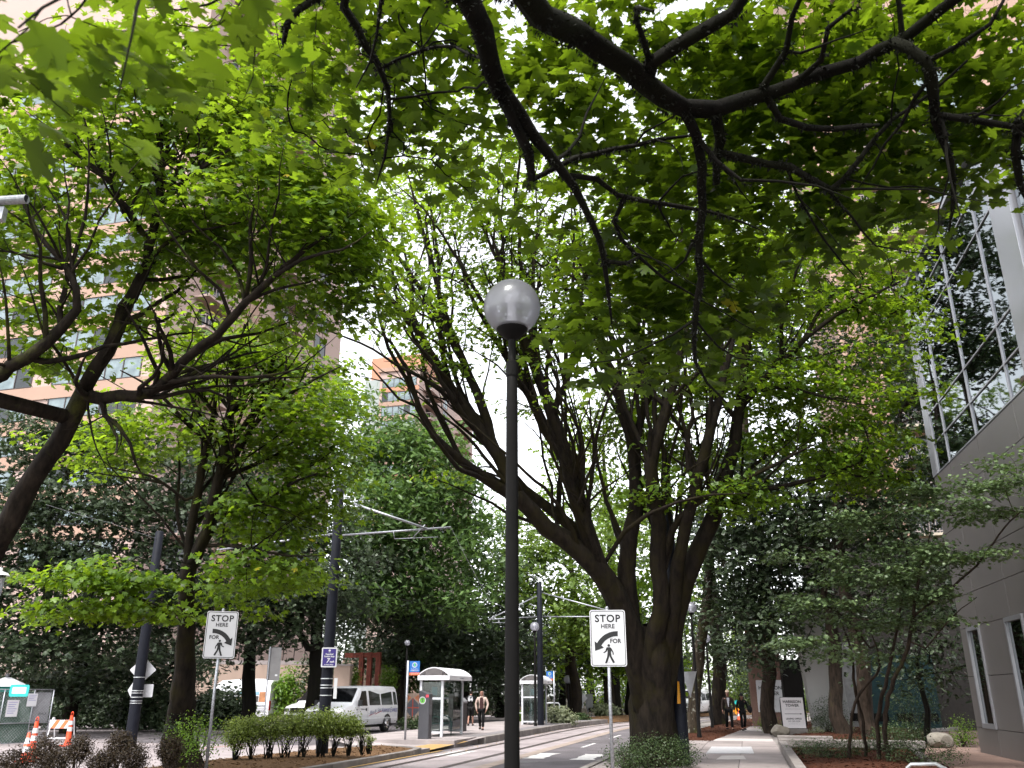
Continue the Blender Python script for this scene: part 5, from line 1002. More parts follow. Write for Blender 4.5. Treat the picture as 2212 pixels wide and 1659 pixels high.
# overhead wires
def wire(label, pts, r=.008):
    q = PP(*pts); n = []
    for a, c in zip(q, q[1:]):
        for i in range(8): f = i / 8; n.append(a.lerp(c, f) - Vector((0, 0, .35 * f * (1 - f) * (c - a).length * .06)))
    n.append(q[-1]); o = MB().tube(n, r, 5).build('overhead_wire', M['blackmetal'] if r > .007 else M['galv']); tag(o, label, 'wire', 'overhead wires'); return o
wire('wire crossing the leaning maple down to the peach tower side', [(-60, 605, 13), (330, 745, 17), (576, 832, 20), (920, 945, 26)], .009)
wire('wire running past the leaning trunk to the top of the wire pole', [(-60, 650, 14), (424, 926, 20), (735, 1062, 26)], .009)
wire('pale span wire at the far left reaching the left wire pole', [(-60, 1092, 24), (110, 1145, 27), (284, 1201, 30), (335, 1212, 31)], .012)
wire('thin wire from the left wire pole into the dark trees', [(345, 1165, 31), (240, 1130, 28), (100, 1090, 24)], .006)
wire('thin wire running right from the purple sign pole', [(735, 1262, 26), (900, 1300, 36), (1165, 1340, 46)], .009)
wire('thin wire arching from the pole arm toward the big maple', [(974, 1139, 25.3), (1060, 1300, 36), (1165, 1333, 46)], .006)
# left-edge things
c = P(58, 430, 9.0); t = thing('signal_arm', 'grey tube end of a signal arm at the left edge', 'signal arm', (c.x - 2.6, c.y, 0)); MB().tube([(0, 0, 0), (0, 0, c.z - .2)], .09, 12).build('pole', M['galv'], t, smooth=True)
a = P(-200, 446, 9.1) - t.location; e = c - t.location; MB().tube([(0, 0, a.z), a, e], .048, 14).build('arm', mat('grey_arm_paint', (.28, .29, .31), .55, .3, var=.25, scale=30), t, smooth=False); MB().lathe([(.0, 0), (.043, 0), (.046, -.004)], 14).build('end_cap', M['bluemetal'], t, loc=e + Vector((.001, 0, 0))).rotation_euler = (0, R(90), 0)
f_ = P(2, 455, 9.05) - t.location; MB().box(-.05, .05, -.04, .04, -.12, .03).build('clamp', M['galv'], t, loc=f_)
c = P(-2, 1240, 17); t = thing('lantern', 'white capped lantern cut by the left edge', 'street lamp', (c.x, c.y, 0)); MB().lathe([(.05, 0), (.045, c.z - .45)], 10).build('pole', M['blackmetal'], t, smooth=True); MB().lathe([(.08, -.45), (.1, -.42), (.13, -.02), (.1, 0)], 16).build('shade', M['globe'], t, smooth=True, loc=(0, 0, c.z)); MB().lathe([(.2, -.03), (.16, .02), (.05, .06), (.05, .12), (0, .13)], 16).build('cap', M['white'], t, smooth=True, loc=(0, 0, c.z))
# construction corner
fx0, fx1 = G(-160, 1618, -.09), G(97, 1606, -.09); d = fx1 - fx0; L = d.length
fn = thing('construction_fence', 'chain link fence panel with green screen at the left edge', 'fence', (fx0.x, fx0.y, -.09), math.atan2(d.y, d.x)); Hf = 1.86
green = mat('green_fence_fabric', (.02, .05, .032), .8, col2=(.045, .085, .06), scale=26, stretch=(1, 1, .12), detail=3)
MB().box(.05, L * .82, .0, .012, .06, Hf - .08).build('screen', green, fn); MB().box(L * .82, L - .06, .01, .02, .7, Hf - .1).build('grey_screen', mat('grey_tarp', (.17, .17, .18), .8, var=.1), fn)
for x in (0, L * .27, L * .55, L * .82, L): MB().tube([(x, -.015, 0), (x, -.015, Hf)], .021, 8).build('upright', M['galv'], fn, smooth=True)
for z in (.06, .72, Hf): MB().tube([(0, -.02, z), (L, -.02, z)], .017, 8).build('rail', M['galv'], fn, smooth=True)
lk = MB(); n = int(L / .11)
for i in range(-int(Hf / .11), n):
    for s_ in (1, -1):
        x0, z0_, x1, z1_ = i * .11, .06, i * .11 + Hf, .06 + Hf
        a0 = max(0, x0); a1 = min(L, x1)
        if a1 <= a0: continue
        za, zb_ = z0_ + (a0 - x0), z0_ + (a1 - x0)
        if s_ < 0: za, zb_ = 2 * .06 + Hf - za, 2 * .06 + Hf - zb_
        lk.tube([(a0, -.012, za - .06), (a1, -.012, zb_ - .06)], .0022, 3, cap=False)
tag(lk.build('chain_link', M['galv'], fn, fix=False), kind='stuff')
def notice(label, x, z, w_, h_, rot=0, lines=6):
    p = fn.matrix_basis @ Vector((x, -.035, z)); t = thing('paper_notice', label, 'notice', p, fn.rotation_euler.z); MB().prism(rrect(w_, h_, .012), -.002, 0).build('sheet', M['signwhite'], t)
    for i in range(lines): MB().box(-w_ * .38, w_ * (.38 - .1 * (i % 3)), -.0035, -.002, h_ * (.34 - i * .13), h_ * (.34 - i * .13) + h_ * .05).build('print_line', mat('grey_print', (.25, .25, .4), .6) if i == 0 else bpy.data.materials['grey_print'], t)
notice('lower white notice sheet on the green fence screen', L - 1.45, 1.22, .42, .56); notice('upper white notice sheet near the fence end', L - .78, 1.5, .36, .44, lines=4)
lettering('SPACE', .11, M['black'], fn, (L - .3, 0, 1.02), shear=.3)
# portable toilet behind the fence
c = G(-10, 1600, -.09); pt = thing('portable_toilet', 'teal portable toilet with a white roof behind the fence', 'portable toilet', (c.x, c.y, -.09), R(35)); teal = mat('teal_plastic', (.015, .2, .17), .45, var=.08)
MB().box(-.55, .55, -.55, .55, 0, 1.98).build('cabin', teal, pt, bevel=.04); b = MB(); b.add([(-.66, -.66, 1.98), (.66, -.66, 1.98), (.66, .66, 1.98), (-.66, .66, 1.98), (-.6, -.6, 2.08), (.6, -.6, 2.08), (.6, .6, 2.08), (-.6, .6, 2.08), (-.12, -.12, 2.32), (.12, -.12, 2.32), (.12, .12, 2.32), (-.12, .12, 2.32)], [(0, 1, 5, 4), (1, 2, 6, 5), (2, 3, 7, 6), (3, 0, 4, 7), (4, 5, 9, 8), (5, 6, 10, 9), (6, 7, 11, 10), (7, 4, 8, 11), (8, 9, 10, 11), (3, 2, 1, 0)]); b.build('roof', M['white'], pt); MB().lathe([(.07, 2.3), (.07, 2.46), (0, 2.47)], 12).build('vent_pipe', mat('grey_plastic', (.1, .1, .11), .6), pt)
c = P(42, 1492, 27.5); t = thing('banner_sign', 'small teal sign hung on top of the fence', 'sign', (c.x, c.y, 0), 0); MB().prism(rrect(.62, .36, .06), -.02, 0).build('board', mat('bright_teal', (.02, .36, .34), .45, var=.06), t, loc=(0, 0, c.z)); MB().prism(rrect(.45, .2, .02), -.024, -.02).build('face', mat('pale_green_label', (.5, .62, .52), .5, var=.06), t, loc=(0, 0, c.z + .01))
# barricade
c = G(128, 1610, -.09); bc = thing('barricade', 'white folding barricade with orange stripes by the fence', 'barricade', (c.x, c.y, -.09), R(-8)); hb = .92; hw = .38
for x in (-hw, hw):
    for y, yy in ((-.28, -.03), (.28, .03)): MB().tube([(x, y, 0), (x, yy, hb)], .022, 4).build('leg', M['white'], bc)
bd = MB().box(-hw - .05, hw + .05, -.13, -.105, hb - .36, hb - .08).build('board', M['white'], bc); st = MB(); orr = mat('orange_stripe', (.8, .16, .06), .45, var=.06)
for x in (-.36, -.02, ): st.prism([(x, hb - .355), (x + .16, hb - .355), (x + .34, hb - .085), (x + .18, hb - .085)], -.134, -.13)
st.build('stripes', orr, bd); MB().box(-hw, hw, -.2, -.18, .22, .27).build('lower_rail', M['white'], bc)
def delineator(label, u, v, D_h, h_, group='orange traffic markers'):
    c = G(u, v, -.09); t = thing('traffic_marker', label, 'traffic cone', (c.x, c.y, -.09), 0, group); r0 = .1
    MB().box(-.2, .2, -.2, .2, 0, .05).build('base', M['orange'], t, bevel=.015); MB().lathe([(r0 * 1.3, .05), (r0, .14), (r0 * .55, h_ - .2), (r0 * .5, h_ - .12)], 14).build('body', M['orange'], t, smooth=True)
    MB().tube([(-.032, 0, h_ - .12), (-.034, 0, h_ - .03), (0, 0, h_), (.034, 0, h_ - .03), (.032, 0, h_ - .12)], .014, 6).build('handle', M['orange'], t, smooth=True)
    for f in (.5, .68): rz_ = r0 * (1 - .45 * f) * 1.06; MB().lathe([(rz_ * 1.04, h_ * f - .075), (rz_ * .97, h_ * f + .06)], 14).build('band', M['white'], t, smooth=True)
delineator('orange marker with white bands leaning beside the fence', 66, 1640, 0, 1.1); delineator('orange marker behind the striped barricade', 145, 1612, 0, 1.12); c_ = None
c = G(52, 1646, -.09); t = thing('traffic_cone', 'orange cone with white bands in front of the fence', 'traffic cone', (c.x, c.y, -.09), 0); MB().box(-.19, .19, -.19, .19, 0, .04).build('base', M['orange'], t, bevel=.01); MB().lathe([(.15, .04), (.13, .06), (.035, .72), (.02, .73)], 18).build('body', M['orange'], t, smooth=True); [MB().lathe([(r1, z1), (r2, z2)], 18).build('band', M['white'], t, smooth=True) for r1, z1, r2, z2 in ((.107, .24, .085, .38), (.076, .45, .054, .6))]
# picket fence in the shade behind
c0, c1 = P(335, 1500, 52), P(430, 1500, 53); d = c1 - c0; pk = thing('picket_fence', 'black iron picket fence in front of the beige wall', 'fence', (c0.x, c0.y, 0), math.atan2(d.y, d.x)); n = 22
for i in range(n): MB().box(d.length * i / n, d.length * i / n + .035, 0, .03, 0, 2.2 if i % 2 else 2.35).build('picket', M['blackmetal'], pk)
for z in (.4, 2.0): MB().box(0, d.length, .03, .06, z, z + .05).build('rail', M['blackmetal'], pk)
# ------------------------------------------------------------------ streetcar stop
def shelter(label, u, v, D, rz, W_=1.15, Lh=2.6, first=True):
    c = P(u, v, D); t = thing('tram_shelter', label, 'shelter', (c.x, c.y, .12), rz, 'streetcar stop shelters'); e = 2.02; wp_ = M['steelpaint']; hx = W_ / 2
    for x in (-hx + .08, hx - .5):
        pass
    P4 = [(-hx + .04, .05), (hx * .55, .05), (-hx + .04, Lh - .15), (hx * .55, Lh - .15)]
    for x, y in P4: MB().box(x - .045, x + .045, y - .045, y + .045, 0, e).build('post', wp_, t, bevel=.006)
    def pane(x0, y0, x1, y1, z0=.2, z1=e - .1):
        a = Vector((x0, y0, 0)); d = Vector((x1, y1, 0)) - a; n = Vector((-d.y, d.x, 0)).normalized() * .005; b = MB(); b.add([a + n + Vector((0, 0, z0)), a + d + n + Vector((0, 0, z0)), a + d + n + Vector((0, 0, z1)), a + n + Vector((0, 0, z1)), a - n + Vector((0, 0, z0)), a + d - n + Vector((0, 0, z0)), a + d - n + Vector((0, 0, z1)), a - n + Vector((0, 0, z1))], [(0, 1, 2, 3), (7, 6, 5, 4), (0, 4, 5, 1), (1, 5, 6, 2), (2, 6, 7, 3), (3, 7, 4, 0)]); return b.build('pane', M['glass'], t)
    pane(-hx + .09, .05, hx * .55 - .05, .05); pane(-hx + .04, .1, -hx + .04, Lh / 2); pane(-hx + .04, Lh / 2, -hx + .04, Lh - .2); pane(hx * .55, Lh * .52, hx * .55, Lh - .2); pane(-hx + .09, Lh - .15, hx * .55 - .05, Lh - .15)
    for x0, x1, y in ((-hx + .085, hx * .55 - .045, .05), (-hx + .085, hx * .55 - .045, Lh - .15)):
        for z in (.12, 1.3): MB().box(x0, x1, y - .02, y + .02, z, z + .07).build('cross_rail', wp_, t)
    MB().box(-hx + .02, -hx + .06, .1, Lh - .2, .1, .17).build('side_rail', wp_, t)
    # barrel roof on a fascia frame
    ex = hx + .06; n = 12; arch = [(-ex + 2 * ex * i / n, e + .13 + .30 * math.sin(math.pi * i / n) ** .75) for i in range(n + 1)]
    b = MB(); y0, y1 = -.12, Lh + .12; k = len(arch); vs = [(x, y, z) for y in (y0, y1) for x, z in arch] + [(x * .985, y, z - .035) for y in (y0, y1) for x, z in arch]
    b.add(vs, [(i, i + 1, k + i + 1, k + i) for i in range(n)] + [(2 * k + i + 1, 2 * k + i, 3 * k + i, 3 * k + i + 1) for i in range(n)] + [(i + 1, i, 2 * k + i, 2 * k + i + 1) for i in range(n)] + [(k + i, k + i + 1, 3 * k + i + 1, 3 * k + i) for i in range(n)]); b.build('roof', M['white'], t)
    for i, y in enumerate((y0 - .004, y1 - .03)):
        MB().box(-ex, ex, y, y + .034, e - .03, e + .13).build('fascia', M['white'], t, bevel=.005)
        tri = [arch[j] for j in range(2, n - 1)]; MB().prism([(arch[3][0], e + .135)] + [(x, z - .05) for x, z in arch[3:n - 2]] + [(arch[n - 3][0], e + .135)], y + .01, y + .02).build('gable_vent', mat('dark_grille', (.1, .09, .09), .7), t) if i == 0 else None
    for x in (-ex, ex - .034): MB().box(x, x + .034, y0 + .03, y1 - .03, e - .03, e + .13).build('fascia', M['white'], t, bevel=.005)
    lettering('Cyan PDX  Lease it. Live it.', .085, mat('pale_grey_print', (.3, .3, .34), .6), t, (-.04, y0 - .008, e + .05)); lettering('SW HARRISON', .075, bpy.data.materials['pale_grey_print'], t, (ex + .003, Lh * .55, e + .05), rot=(R(90), 0, R(90)))
    gr = mat('green_bench_paint', (.02, .085, .075), .45, var=.1)
    be = MB(); be.tube([(hx * .3, .55, 0), (hx * .3, .55, .42), (hx * .2, .55, .62), (-hx * .2, .55, .72), (-hx * .5, .55, .6), (-hx * .55, .55, 0)], .022, 8); be.tube([(hx * .3, 1.6, 0), (hx * .3, 1.6, .42), (hx * .2, 1.6, .62), (-hx * .2, 1.6, .72), (-hx * .5, 1.6, .6), (-hx * .55, 1.6, 0)], .022, 8); be.build('bench_frame', gr, t, smooth=True)
    for i in range(4): MB().box(-hx * .5 + .1 * i, -hx * .5 + .1 * i + .08, .5, 1.65, .43, .455).build('bench_slat', gr, t)
    b = MB(); b.box(-hx * .4, hx * .3, Lh - .19, Lh - .175, .5, 1.5); b.build('poster', mat('map_poster', (.5, .52, .5), .5, var=.3, scale=5, col2=(.2, .16, .14)), t); MB().box(-.1, .1, .06, .07, 1.45, 1.75).build('timetable', mat('teal_timetable', (.05, .2, .24), .4, var=.2, scale=20), t)
    return t
sh1 = shelter('nearer arched glass streetcar shelter with the ticket machine', 935, 1592, Dg(935, 1592, .12), -TH)
sh2 = shelter('farther arched glass streetcar shelter behind the lamp post', 1150, 1566, Dg(1150, 1566, .12), -TH, W_=1.15, Lh=2.0)
def stop_flag(label, u, v, D, sgn, h_=2.62):
    c = P(u, v, D); t = thing('stop_flag', label, 'sign', (c.x, c.y, .12), R(4), 'streetcar stop flags'); MB().tube([(0, 0, 0), (0, 0, h_)], .04, 12).build('post', M['galv'], t, smooth=True)
    x0 = .22 * sgn; pl = MB().prism(rrect(.36, .38, .01), -.012, .012).build('blue_panel', mat('stop_blue', (.02, .13, .42), .4, var=.05), t, loc=(x0 + .02 * sgn, 0, h_ - .21)); MB().prism(rrect(.36, .09, .01), -.012, .012).build('orange_panel', mat('stop_orange', (.72, .14, .05), .4, var=.05), t, loc=(x0 + .02 * sgn, 0, h_ - .45))
    ring = MB(); k = 20; ring.add([(rr2 * math.cos(6.283 * i / k), -.014, rr2 * math.sin(6.283 * i / k)) for rr2 in (.09, .066) for i in range(k)], [(i, (i + 1) % k, k + (i + 1) % k, k + i) for i in range(k)]); ring.build('ring', M['signwhite'], pl, fix=False, loc=(0, 0, .06)); lettering('S', .13, mat('logo_green', (.15, .55, .06), .4), pl, (0, -.014, .06), off=.006)
    lettering('PORTLAND', .045, M['signwhite'], pl, (0, -.014, -.075)); lettering('STREETCAR', .052, M['signwhite'], pl, (0, -.014, -.13), off=.001, shear=.2); lettering('NS & A LOOP', .045, M['signwhite'], pl, (0, -.014, -.24))
    return t
stop_flag('blue streetcar flag on a post left of the nearer shelter', 875, 1598, Dg(875, 1598, .12), 1); stop_flag('blue streetcar flag on a post behind the farther shelter', 1198, 1562, Dg(1198, 1562, .12), -1, 2.7)
c = P(917, 1596, Dg(917, 1596, .12)); t = thing('ticket_machine', 'dark grey ticket machine with a round green logo', 'ticket machine', (c.x, c.y, .12), R(-16)); dk = mat('dark_grey_enamel', (.045, .045, .052), .45, var=.08)
b = MB(); b.prism([(-.2, 0), (.2, 0), (.2, 1.5), (.05, 1.53), (-.2, 1.62)], -.16, .16); b.build('cabinet', dk, t, bevel=.015); ring = MB(); k = 20; ring.add([(rr2 * math.cos(6.283 * i / k), 0, rr2 * math.sin(6.283 * i / k)) for rr2 in (.13, .1) for i in range(k)], [(i, (i + 1) % k, k + (i + 1) % k, k + i) for i in range(k)]); ring.build('logo_ring', M['signwhite'], t, fix=False, loc=(-.06, -.163, 1.28)); MB().lathe([(0, 0), (.088, 0)], 20).build('logo_disc', bpy.data.materials['logo_green'], t, loc=(-.06, -.162, 1.28)).rotation_euler = (R(90), 0, 0); lettering('S', .17, dk, t, (-.06, -.164, 1.28), off=.006)
MB().box(.2, .206, -.12, .12, .8, 1.35).build('control_panel', mat('machine_panel', (.1, .1, .11), .4, var=.6, scale=14), t); MB().box(.06, .17, -.164, -.16, 1.38, 1.47).build('red_label', mat('red_label', (.6, .05, .08), .5), t)
c = P(988, 1580, Dg(988, 1580, .12)); t = thing('litter_bin', 'tall black litter bin with a yellow green label', 'litter bin', (c.x, c.y, .12), R(-22)); MB().box(-.3, .3, -.3, .3, .0, 1.12).build('body', mat('bin_black', (.02, .02, .024), .4, var=.1), t, bevel=.03); b = MB(); b.prism([(-.32, 1.12), (.32, 1.12), (.32, 1.2), (.18, 1.34), (-.18, 1.34), (-.32, 1.25)], -.31, .31); b.build('lid', mat('bin_grey', (.16, .16, .17), .4, var=.1), t, bevel=.02); MB().box(.02, .26, -.306, -.3, .55, .82).build('label', mat('lime_label', (.45, .6, .05), .5), t); MB().box(-.306, -.3, -.24, .24, .2, 1.05).build('poster', mat('bin_poster', (.5, .5, .48), .5, var=.4, scale=6, col2=(.25, .08, .08)), t); lettering('m', .26, M['signwhite'], t, (.12, -.304, .24)); MB().tube([(-.1, -.33, 1.06), (.12, -.36, 1.0), (.2, -.33, 1.06)], .02, 6).build('handle', M['galv'], t)
c = G(890, 1566, -.1); t = thing('utility_cabinet', 'utility cabinet painted with grey and orange triangles', 'utility cabinet', (c.x, c.y, -.1), R(-6)); MB().box(-.42, .42, 0, .4, 0, 1.75).build('cabinet', mat('cabinet_peach', (.5, .36, .28), .6), t, bevel=.01)
for q, m_ in (([(0, .35), (.4, .8), (.4, 1.1), (0, 1.5), (-.4, 1.1), (-.4, .8)], mat('art_grey', (.13, .13, .15), .6, var=.1)), ([(-.4, 1.72), (-.08, 1.5), (-.4, 1.25)], mat('art_orange', (.68, .25, .13), .6)), ([(.4, 1.72), (.08, 1.5), (.4, 1.25)], bpy.data.materials['art_orange']), ([(-.03, .4), (.03, .4), (.03, 1.45), (-.03, 1.45)], mat('art_red', (.55, .1, .06), .6)), ([(-.38, .92), (.38, .92), (.38, .98), (-.38, .98)], bpy.data.materials['art_red'])):
    flat(t, [q], m_, 'painted_shape', y=-.003 - .002 * random.Random(len(q) + int(q[0][0] * 50)).random() - (.003 if m_.name == 'art_red' else 0))
rl = thing('guard_rail', 'white tube guard rail at the farther shelter', 'guard rail', tuple(P(1160, 1562, Dg(1160, 1562, .12))), R(4))
for a, c in ((-.98, -.24), (.36, 1.32)): MB().tube([(a, .6, 0), (a, .6, .95), (a + .06, .6, 1.02), (c - .06, .6, 1.02), (c, .6, .95), (c, .6, 0)], .035, 8).build('hoop', M['steelpaint'], rl, smooth=True); MB().tube([(a, .6, .5), (c, .6, .5)], .03, 8).build('lower_rail', M['steelpaint'], rl, smooth=True)
# rust coloured gateway and beige walls behind the shuttle van
pg = thing('gateway', 'rust red steel gateway posts behind the shuttle van', 'gateway', tuple(Vector(P(795, 1500, 52)) * 1), R(-10)); pg.location.z = 0
for x in (-.52, .0, .55): MB().box(x - .14, x + .14, -.14, .14, 0, P(795, 1408, 52).z).build('post', M['redbrown'], pg, bevel=.01)
MB().box(-1.6, .7, -.1, .1, P(795, 1408, 52).z - .3, P(795, 1408, 52).z - .02).build('beam', M['redbrown'], pg)
for (u0, u1, vt, D, lab) in ((722, 757, 1438, 50, 'beige wall pier left of the rust red gateway'), (818, 848, 1447, 53, 'beige wall right of the rust red gateway'), (740, 830, 1424, 58, 'pale beige building front behind the gateway')):
    a, c = P(u0, vt, D), P(u1, vt, D); t = thing('beige_wall', lab, 'wall', (a.x, a.y, 0)); MB().box(0, (c - a).x, 0, .8 if D < 58 else 5, 0, a.z).build('wall', M['beige'], t, bevel=.01); MB().box(-.05, (c - a).x + .05, -.05, .85 if D < 58 else 5, a.z, a.z + .08).build('coping', M['concrete'], t)
# ------------------------------------------------------------------ right-hand pavement things
c = P(1717, 1573, 35.6); t = thing('a_frame_sign', 'white Harrison Tower leasing sign board with an arrow', 'sign', (c.x, c.y, 0), R(-8)); zz = c.z
bd = MB().box(-.47, .47, -.02, .02, 0, 1.22).build('board', M['black'], t, loc=(0, 0, zz)); bd.rotation_euler = (R(-7), 0, 0); fc = MB().box(-.455, .455, -.024, -.02, .0, 1.2).build('face', mat('sign_face_lilac', (.66, .62, .64), .5, var=.02), bd)
for txt, sz, z, off in (('HARRISON', .15, 1.03, .004), ('TOWER', .15, .88, .004), ('APARTMENTS & VILLAS', .06, .74, 0), ('LEASING OFFICE', .085, .36, .003), ('503.295.5559', .09, .26, 0), ('222 SW Harrison St', .055, .165, 0)): lettering(txt, sz, M['black'] if sz > .08 else mat('grey_letter', (.35, .33, .36), .6), bd, (0, -.026, z), off=off)
flat(bd, [[(-.34, .545), (.28, .545), (.28, .525), (.37, .555), (.28, .585), (.28, .565), (-.34, .565)]], M['black'], 'arrow', y=-.025); MB().box(-.47, .47, .25, .29, -.02, 1.1).build('back_leg', M['black'], t, loc=(0, 0, zz)); MB().box(-.42, -.2, -.02, .25, -.22, .0).build('foot', M['black'], t, loc=(0, 0, zz)); MB().box(-.5, .5, -.1, .4, 0, zz - .02).build('plinth', M['kerb'], t, bevel=.02)
c = P(1654, 1500, 46); wl = thing('entrance_wall', 'tall brown entrance wall carrying the white Harrison Tower sign', 'wall', (c.x, c.y, 0), R(-6)); brown = mat('brown_stucco', (.17, .1, .08), .85, var=.06, dirt=.1)
MB().prism([(-.75, 0), (.9, 0), (.9, 4.2), (-.75, 4.2)], 0, .5).build('wall', brown, wl); MB().box(-.75, -.3, .05, .45, 4.2, 4.9).build('rust_post', M['redbrown'], wl); MB().box(.55, .9, .02, .45, 4.2, 4.7).build('pier', brown, wl)
for i in range(9): MB().box(-2.2 + i * .3, -2.1 + i * .3, -.6, 1.4, 4.95, 5.08).build('pergola_slat', M['blackmetal'], wl)
bd = MB().box(-.46, .95, -.05, -.01, P(1654, 1538, 46).z, P(1654, 1469, 46).z).build('sign_board', M['signwhite'], wl); zc = P(1654, 1469, 46).z
for txt, sz, dz, off in (('HARRISON', .25, .4, .006), ('TOWER', .25, .68, .006), ('APARTMENTS', .16, .98, 0), ('&', .16, 1.16, 0), ('VILLAS', .16, 1.33, 0)): lettering(txt, sz, M['black'] if sz > .2 else bpy.data.materials['grey_letter'], bd, (.25, -.055, zc - dz), off=off)
MB().box(.95, 6.2, .1, .35, P(1700, 1451, 46).z - .1, P(1700, 1440, 46).z).build('lintel', mat('pinkish_beam', (.3, .2, .17), .8, var=.08), wl)
c0 = P(1690, 1500, 44); fe = thing('iron_fence', 'dark iron fence and lantern pillar behind the sign board', 'fence', (c0.x, c0.y, 0), R(-5)); MB().box(.1, 1.1, 0, .5, 0, 3.3).build('pillar', M['blackmetal'], fe)
for i in range(16): MB().box(1.2 + i * .13, 1.225 + i * .13, .1, .13, 0, 2.6).build('picket', M['blackmetal'], fe)
MB().box(1.15, 3.3, .09, .14, 2.55, 2.6).build('rail', M['blackmetal'], fe)
# white tapering buttress
c0 = P(1790, 1560, 36.5); c0.z = 0; bw = thing('white_buttress', 'white tapering wall buttress behind the sign board', 'wall', tuple(c0), R(-10)); zt_ = P(1745, 1290, 36.5).z; wst = mat('white_stucco', (.42, .41, .4), .8, var=.04, scale=.8, dirt=.15)
MB().prism([(-.55, 0), (.55, 0), (.15, zt_), (-1.05, zt_)], 0, .9).build('wall', wst, bw); MB().prism([(.55, 0), (1.0, 0), (.6, zt_), (.15, zt_)], .25, 1.0).build('return_wall', mat('grey_stucco', (.35, .35, .35), .8, var=.05), bw)
c0 = P(1830, 1560, 41); t = thing('teal_wall', 'dark teal wall in the shade behind the vine maple', 'wall', (c0.x, c0.y, 0), R(-12)); MB().box(-1.2, 1.2, 0, .3, 0, 4).build('grey_panel', mat('shade_grey_wall', (.2, .2, .2), .8), t); MB().box(1.22, 4.2, 0, .3, 0, 3.4).build('teal_panel', mat('teal_paint', (.01, .036, .04), .8, var=.2), t); MB().box(-1.2, 9, .32, .6, 0, 9).build('upper_wall', mat('dark_upper_wall', (.035, .03, .027), .85), t); [MB().box(-1 + i * 1.1, -.3 + i * 1.1, -.04, 0, .4, .75).build('vent', M['blackmetal'], t) for i in range(5)]
# boulder and handrail
def rock(label, u, v, D, r, seed):
    c = P(u, v, D); bm = bmesh.new(); bmesh.ops.create_icosphere(bm, subdivisions=3, radius=1); g_ = np.random.default_rng(seed); dirs = g_.normal(size=(9, 3)); dirs /= np.linalg.norm(dirs, axis=1, keepdims=True); off = g_.uniform(.72, .95, 9)
    for v_ in bm.verts:
        for d_, o_ in zip(dirs, off):
            k = v_.co.dot(Vector(d_)) - o_
            if k > 0: v_.co -= Vector(d_) * k
        v_.co.x *= r * 1.3; v_.co.y *= r; v_.co.z *= r * .9
    me = bpy.data.meshes.new('boulder'); bm.to_mesh(me); bm.free(); me.materials.append(mat('pale_rock', (.2, .18, .15), .9, var=.2, scale=4, bump=.8, bscale=14, dirt=.3)); o = obj_from('boulder', me, None, (c.x, c.y, max(r * .5, .2))); return tag(o, label, 'rock')
rock('pale rounded boulder on the mulch by the office corner', 2025, 1572, 27.5, .33, 4)
rock('brown mossy rock at the foot of the sign board', 1685, 1570, 35, .3, 8)['label'] = 'low mossy rock left of the white sign board'
c = P(1998, 1650, 12.5); t = thing('handrail', 'pale metal handrail top at the bottom right corner', 'handrail', (c.x, c.y, 0)); MB().tube([P(1958, 1700, 12.6) - t.location, P(1960, 1658, 12.6) - t.location, P(1968, 1651, 12.6) - t.location, P(2022, 1650, 12.4) - t.location, P(2048, 1664, 12.0) - t.location, P(2140, 1720, 11.0) - t.location], .026, 12).build('rail', M['alu'], t, smooth=True); [MB().tube([Vector((q.x, q.y, 0)) - t.location, q - t.location], .022, 10).build('post', M['alu'], t, smooth=True) for q in (P(1958, 1700, 12.6), P(2140, 1720, 11.0))]
# far works on the pavement
diamond('small orange works sign on a stand beyond the couple', 1592, 1536, 56, .38, mat('works_orange', (.8, .3, .01), .4), R(5), True, 'works_sign'); c = P(1591, 1517, 57); t = thing('round_sign', 'small round teal board above the orange works sign', 'sign', (c.x, c.y, 0)); MB().lathe([(0, 0), (.15, 0), (.15, .02)], 18).build('disc', bpy.data.materials['bright_teal'], t, loc=(0, 0, c.z)).rotation_euler = (R(90), 0, 0); MB().tube([(0, .02, 0), (0, .02, c.z)], .03, 6).build('post', M['galv'], t)
c = P(1598, 1562, 54); t = thing('traffic_cone', 'small orange cone between the walking couple', 'traffic cone', (c.x, c.y, 0)); MB().box(-.17, .17, -.17, .17, 0, .04).build('base', M['orange'], t); MB().lathe([(.14, .04), (.04, .66), (.0, .67)], 12).build('body', M['orange'], t, smooth=True); MB().lathe([(.105, .3), (.08, .44)], 12).build('band', M['white'], t)
c = P(1657, 1577, 47); tag(MB().prism([(-.8, 0), (.8, 0), (.5, .14), (.1, .2), (-.4, .12)], -.25, .25).build('red_bundle', mat('red_plastic_sheet', (.55, .04, .05), .5, var=.15), loc=(c.x, c.y, .02), bevel=.04), 'red plastic bundle lying at the edge of the pavement', 'bundle')
# ------------------------------------------------------------------ vehicles
def loft(sections, name, m, parent, smooth=True):
    b = MB(); k = len(sections[0]); vs = [q for s_ in sections for q in s_]; fs = []
    for i in range(len(sections) - 1):
        for j in range(k): fs.append((i * k + j, i * k + (j + 1) % k, (i + 1) * k + (j + 1) % k, (i + 1) * k + j))
    fs += [tuple(range(k)), tuple(reversed(range((len(sections) - 1) * k, len(sections) * k)))]
    b.add(vs, fs); o = b.build(name, m, parent, smooth=smooth)
    for p_ in o.data.polygons: p_.use_smooth = True
    md = o.modifiers.new('edge', 'EDGE_SPLIT'); md.split_angle = R(38)
    return o
def section(x, zb, zbelt, ztop, w_, wt, rnd=.12):
    h = [(w_ * .94, zb), (w_, zb + .16), (w_ * 1.0, zbelt), (wt + (w_ - wt) * .25, ztop - (ztop - zbelt) * .25), (wt, ztop - rnd * .7), (wt - rnd * .7, ztop - rnd * .12), (0, ztop)]
    return [(x, y, z) for y, z in h] + [(x, -y, z) for y, z in reversed(h[:-1])]
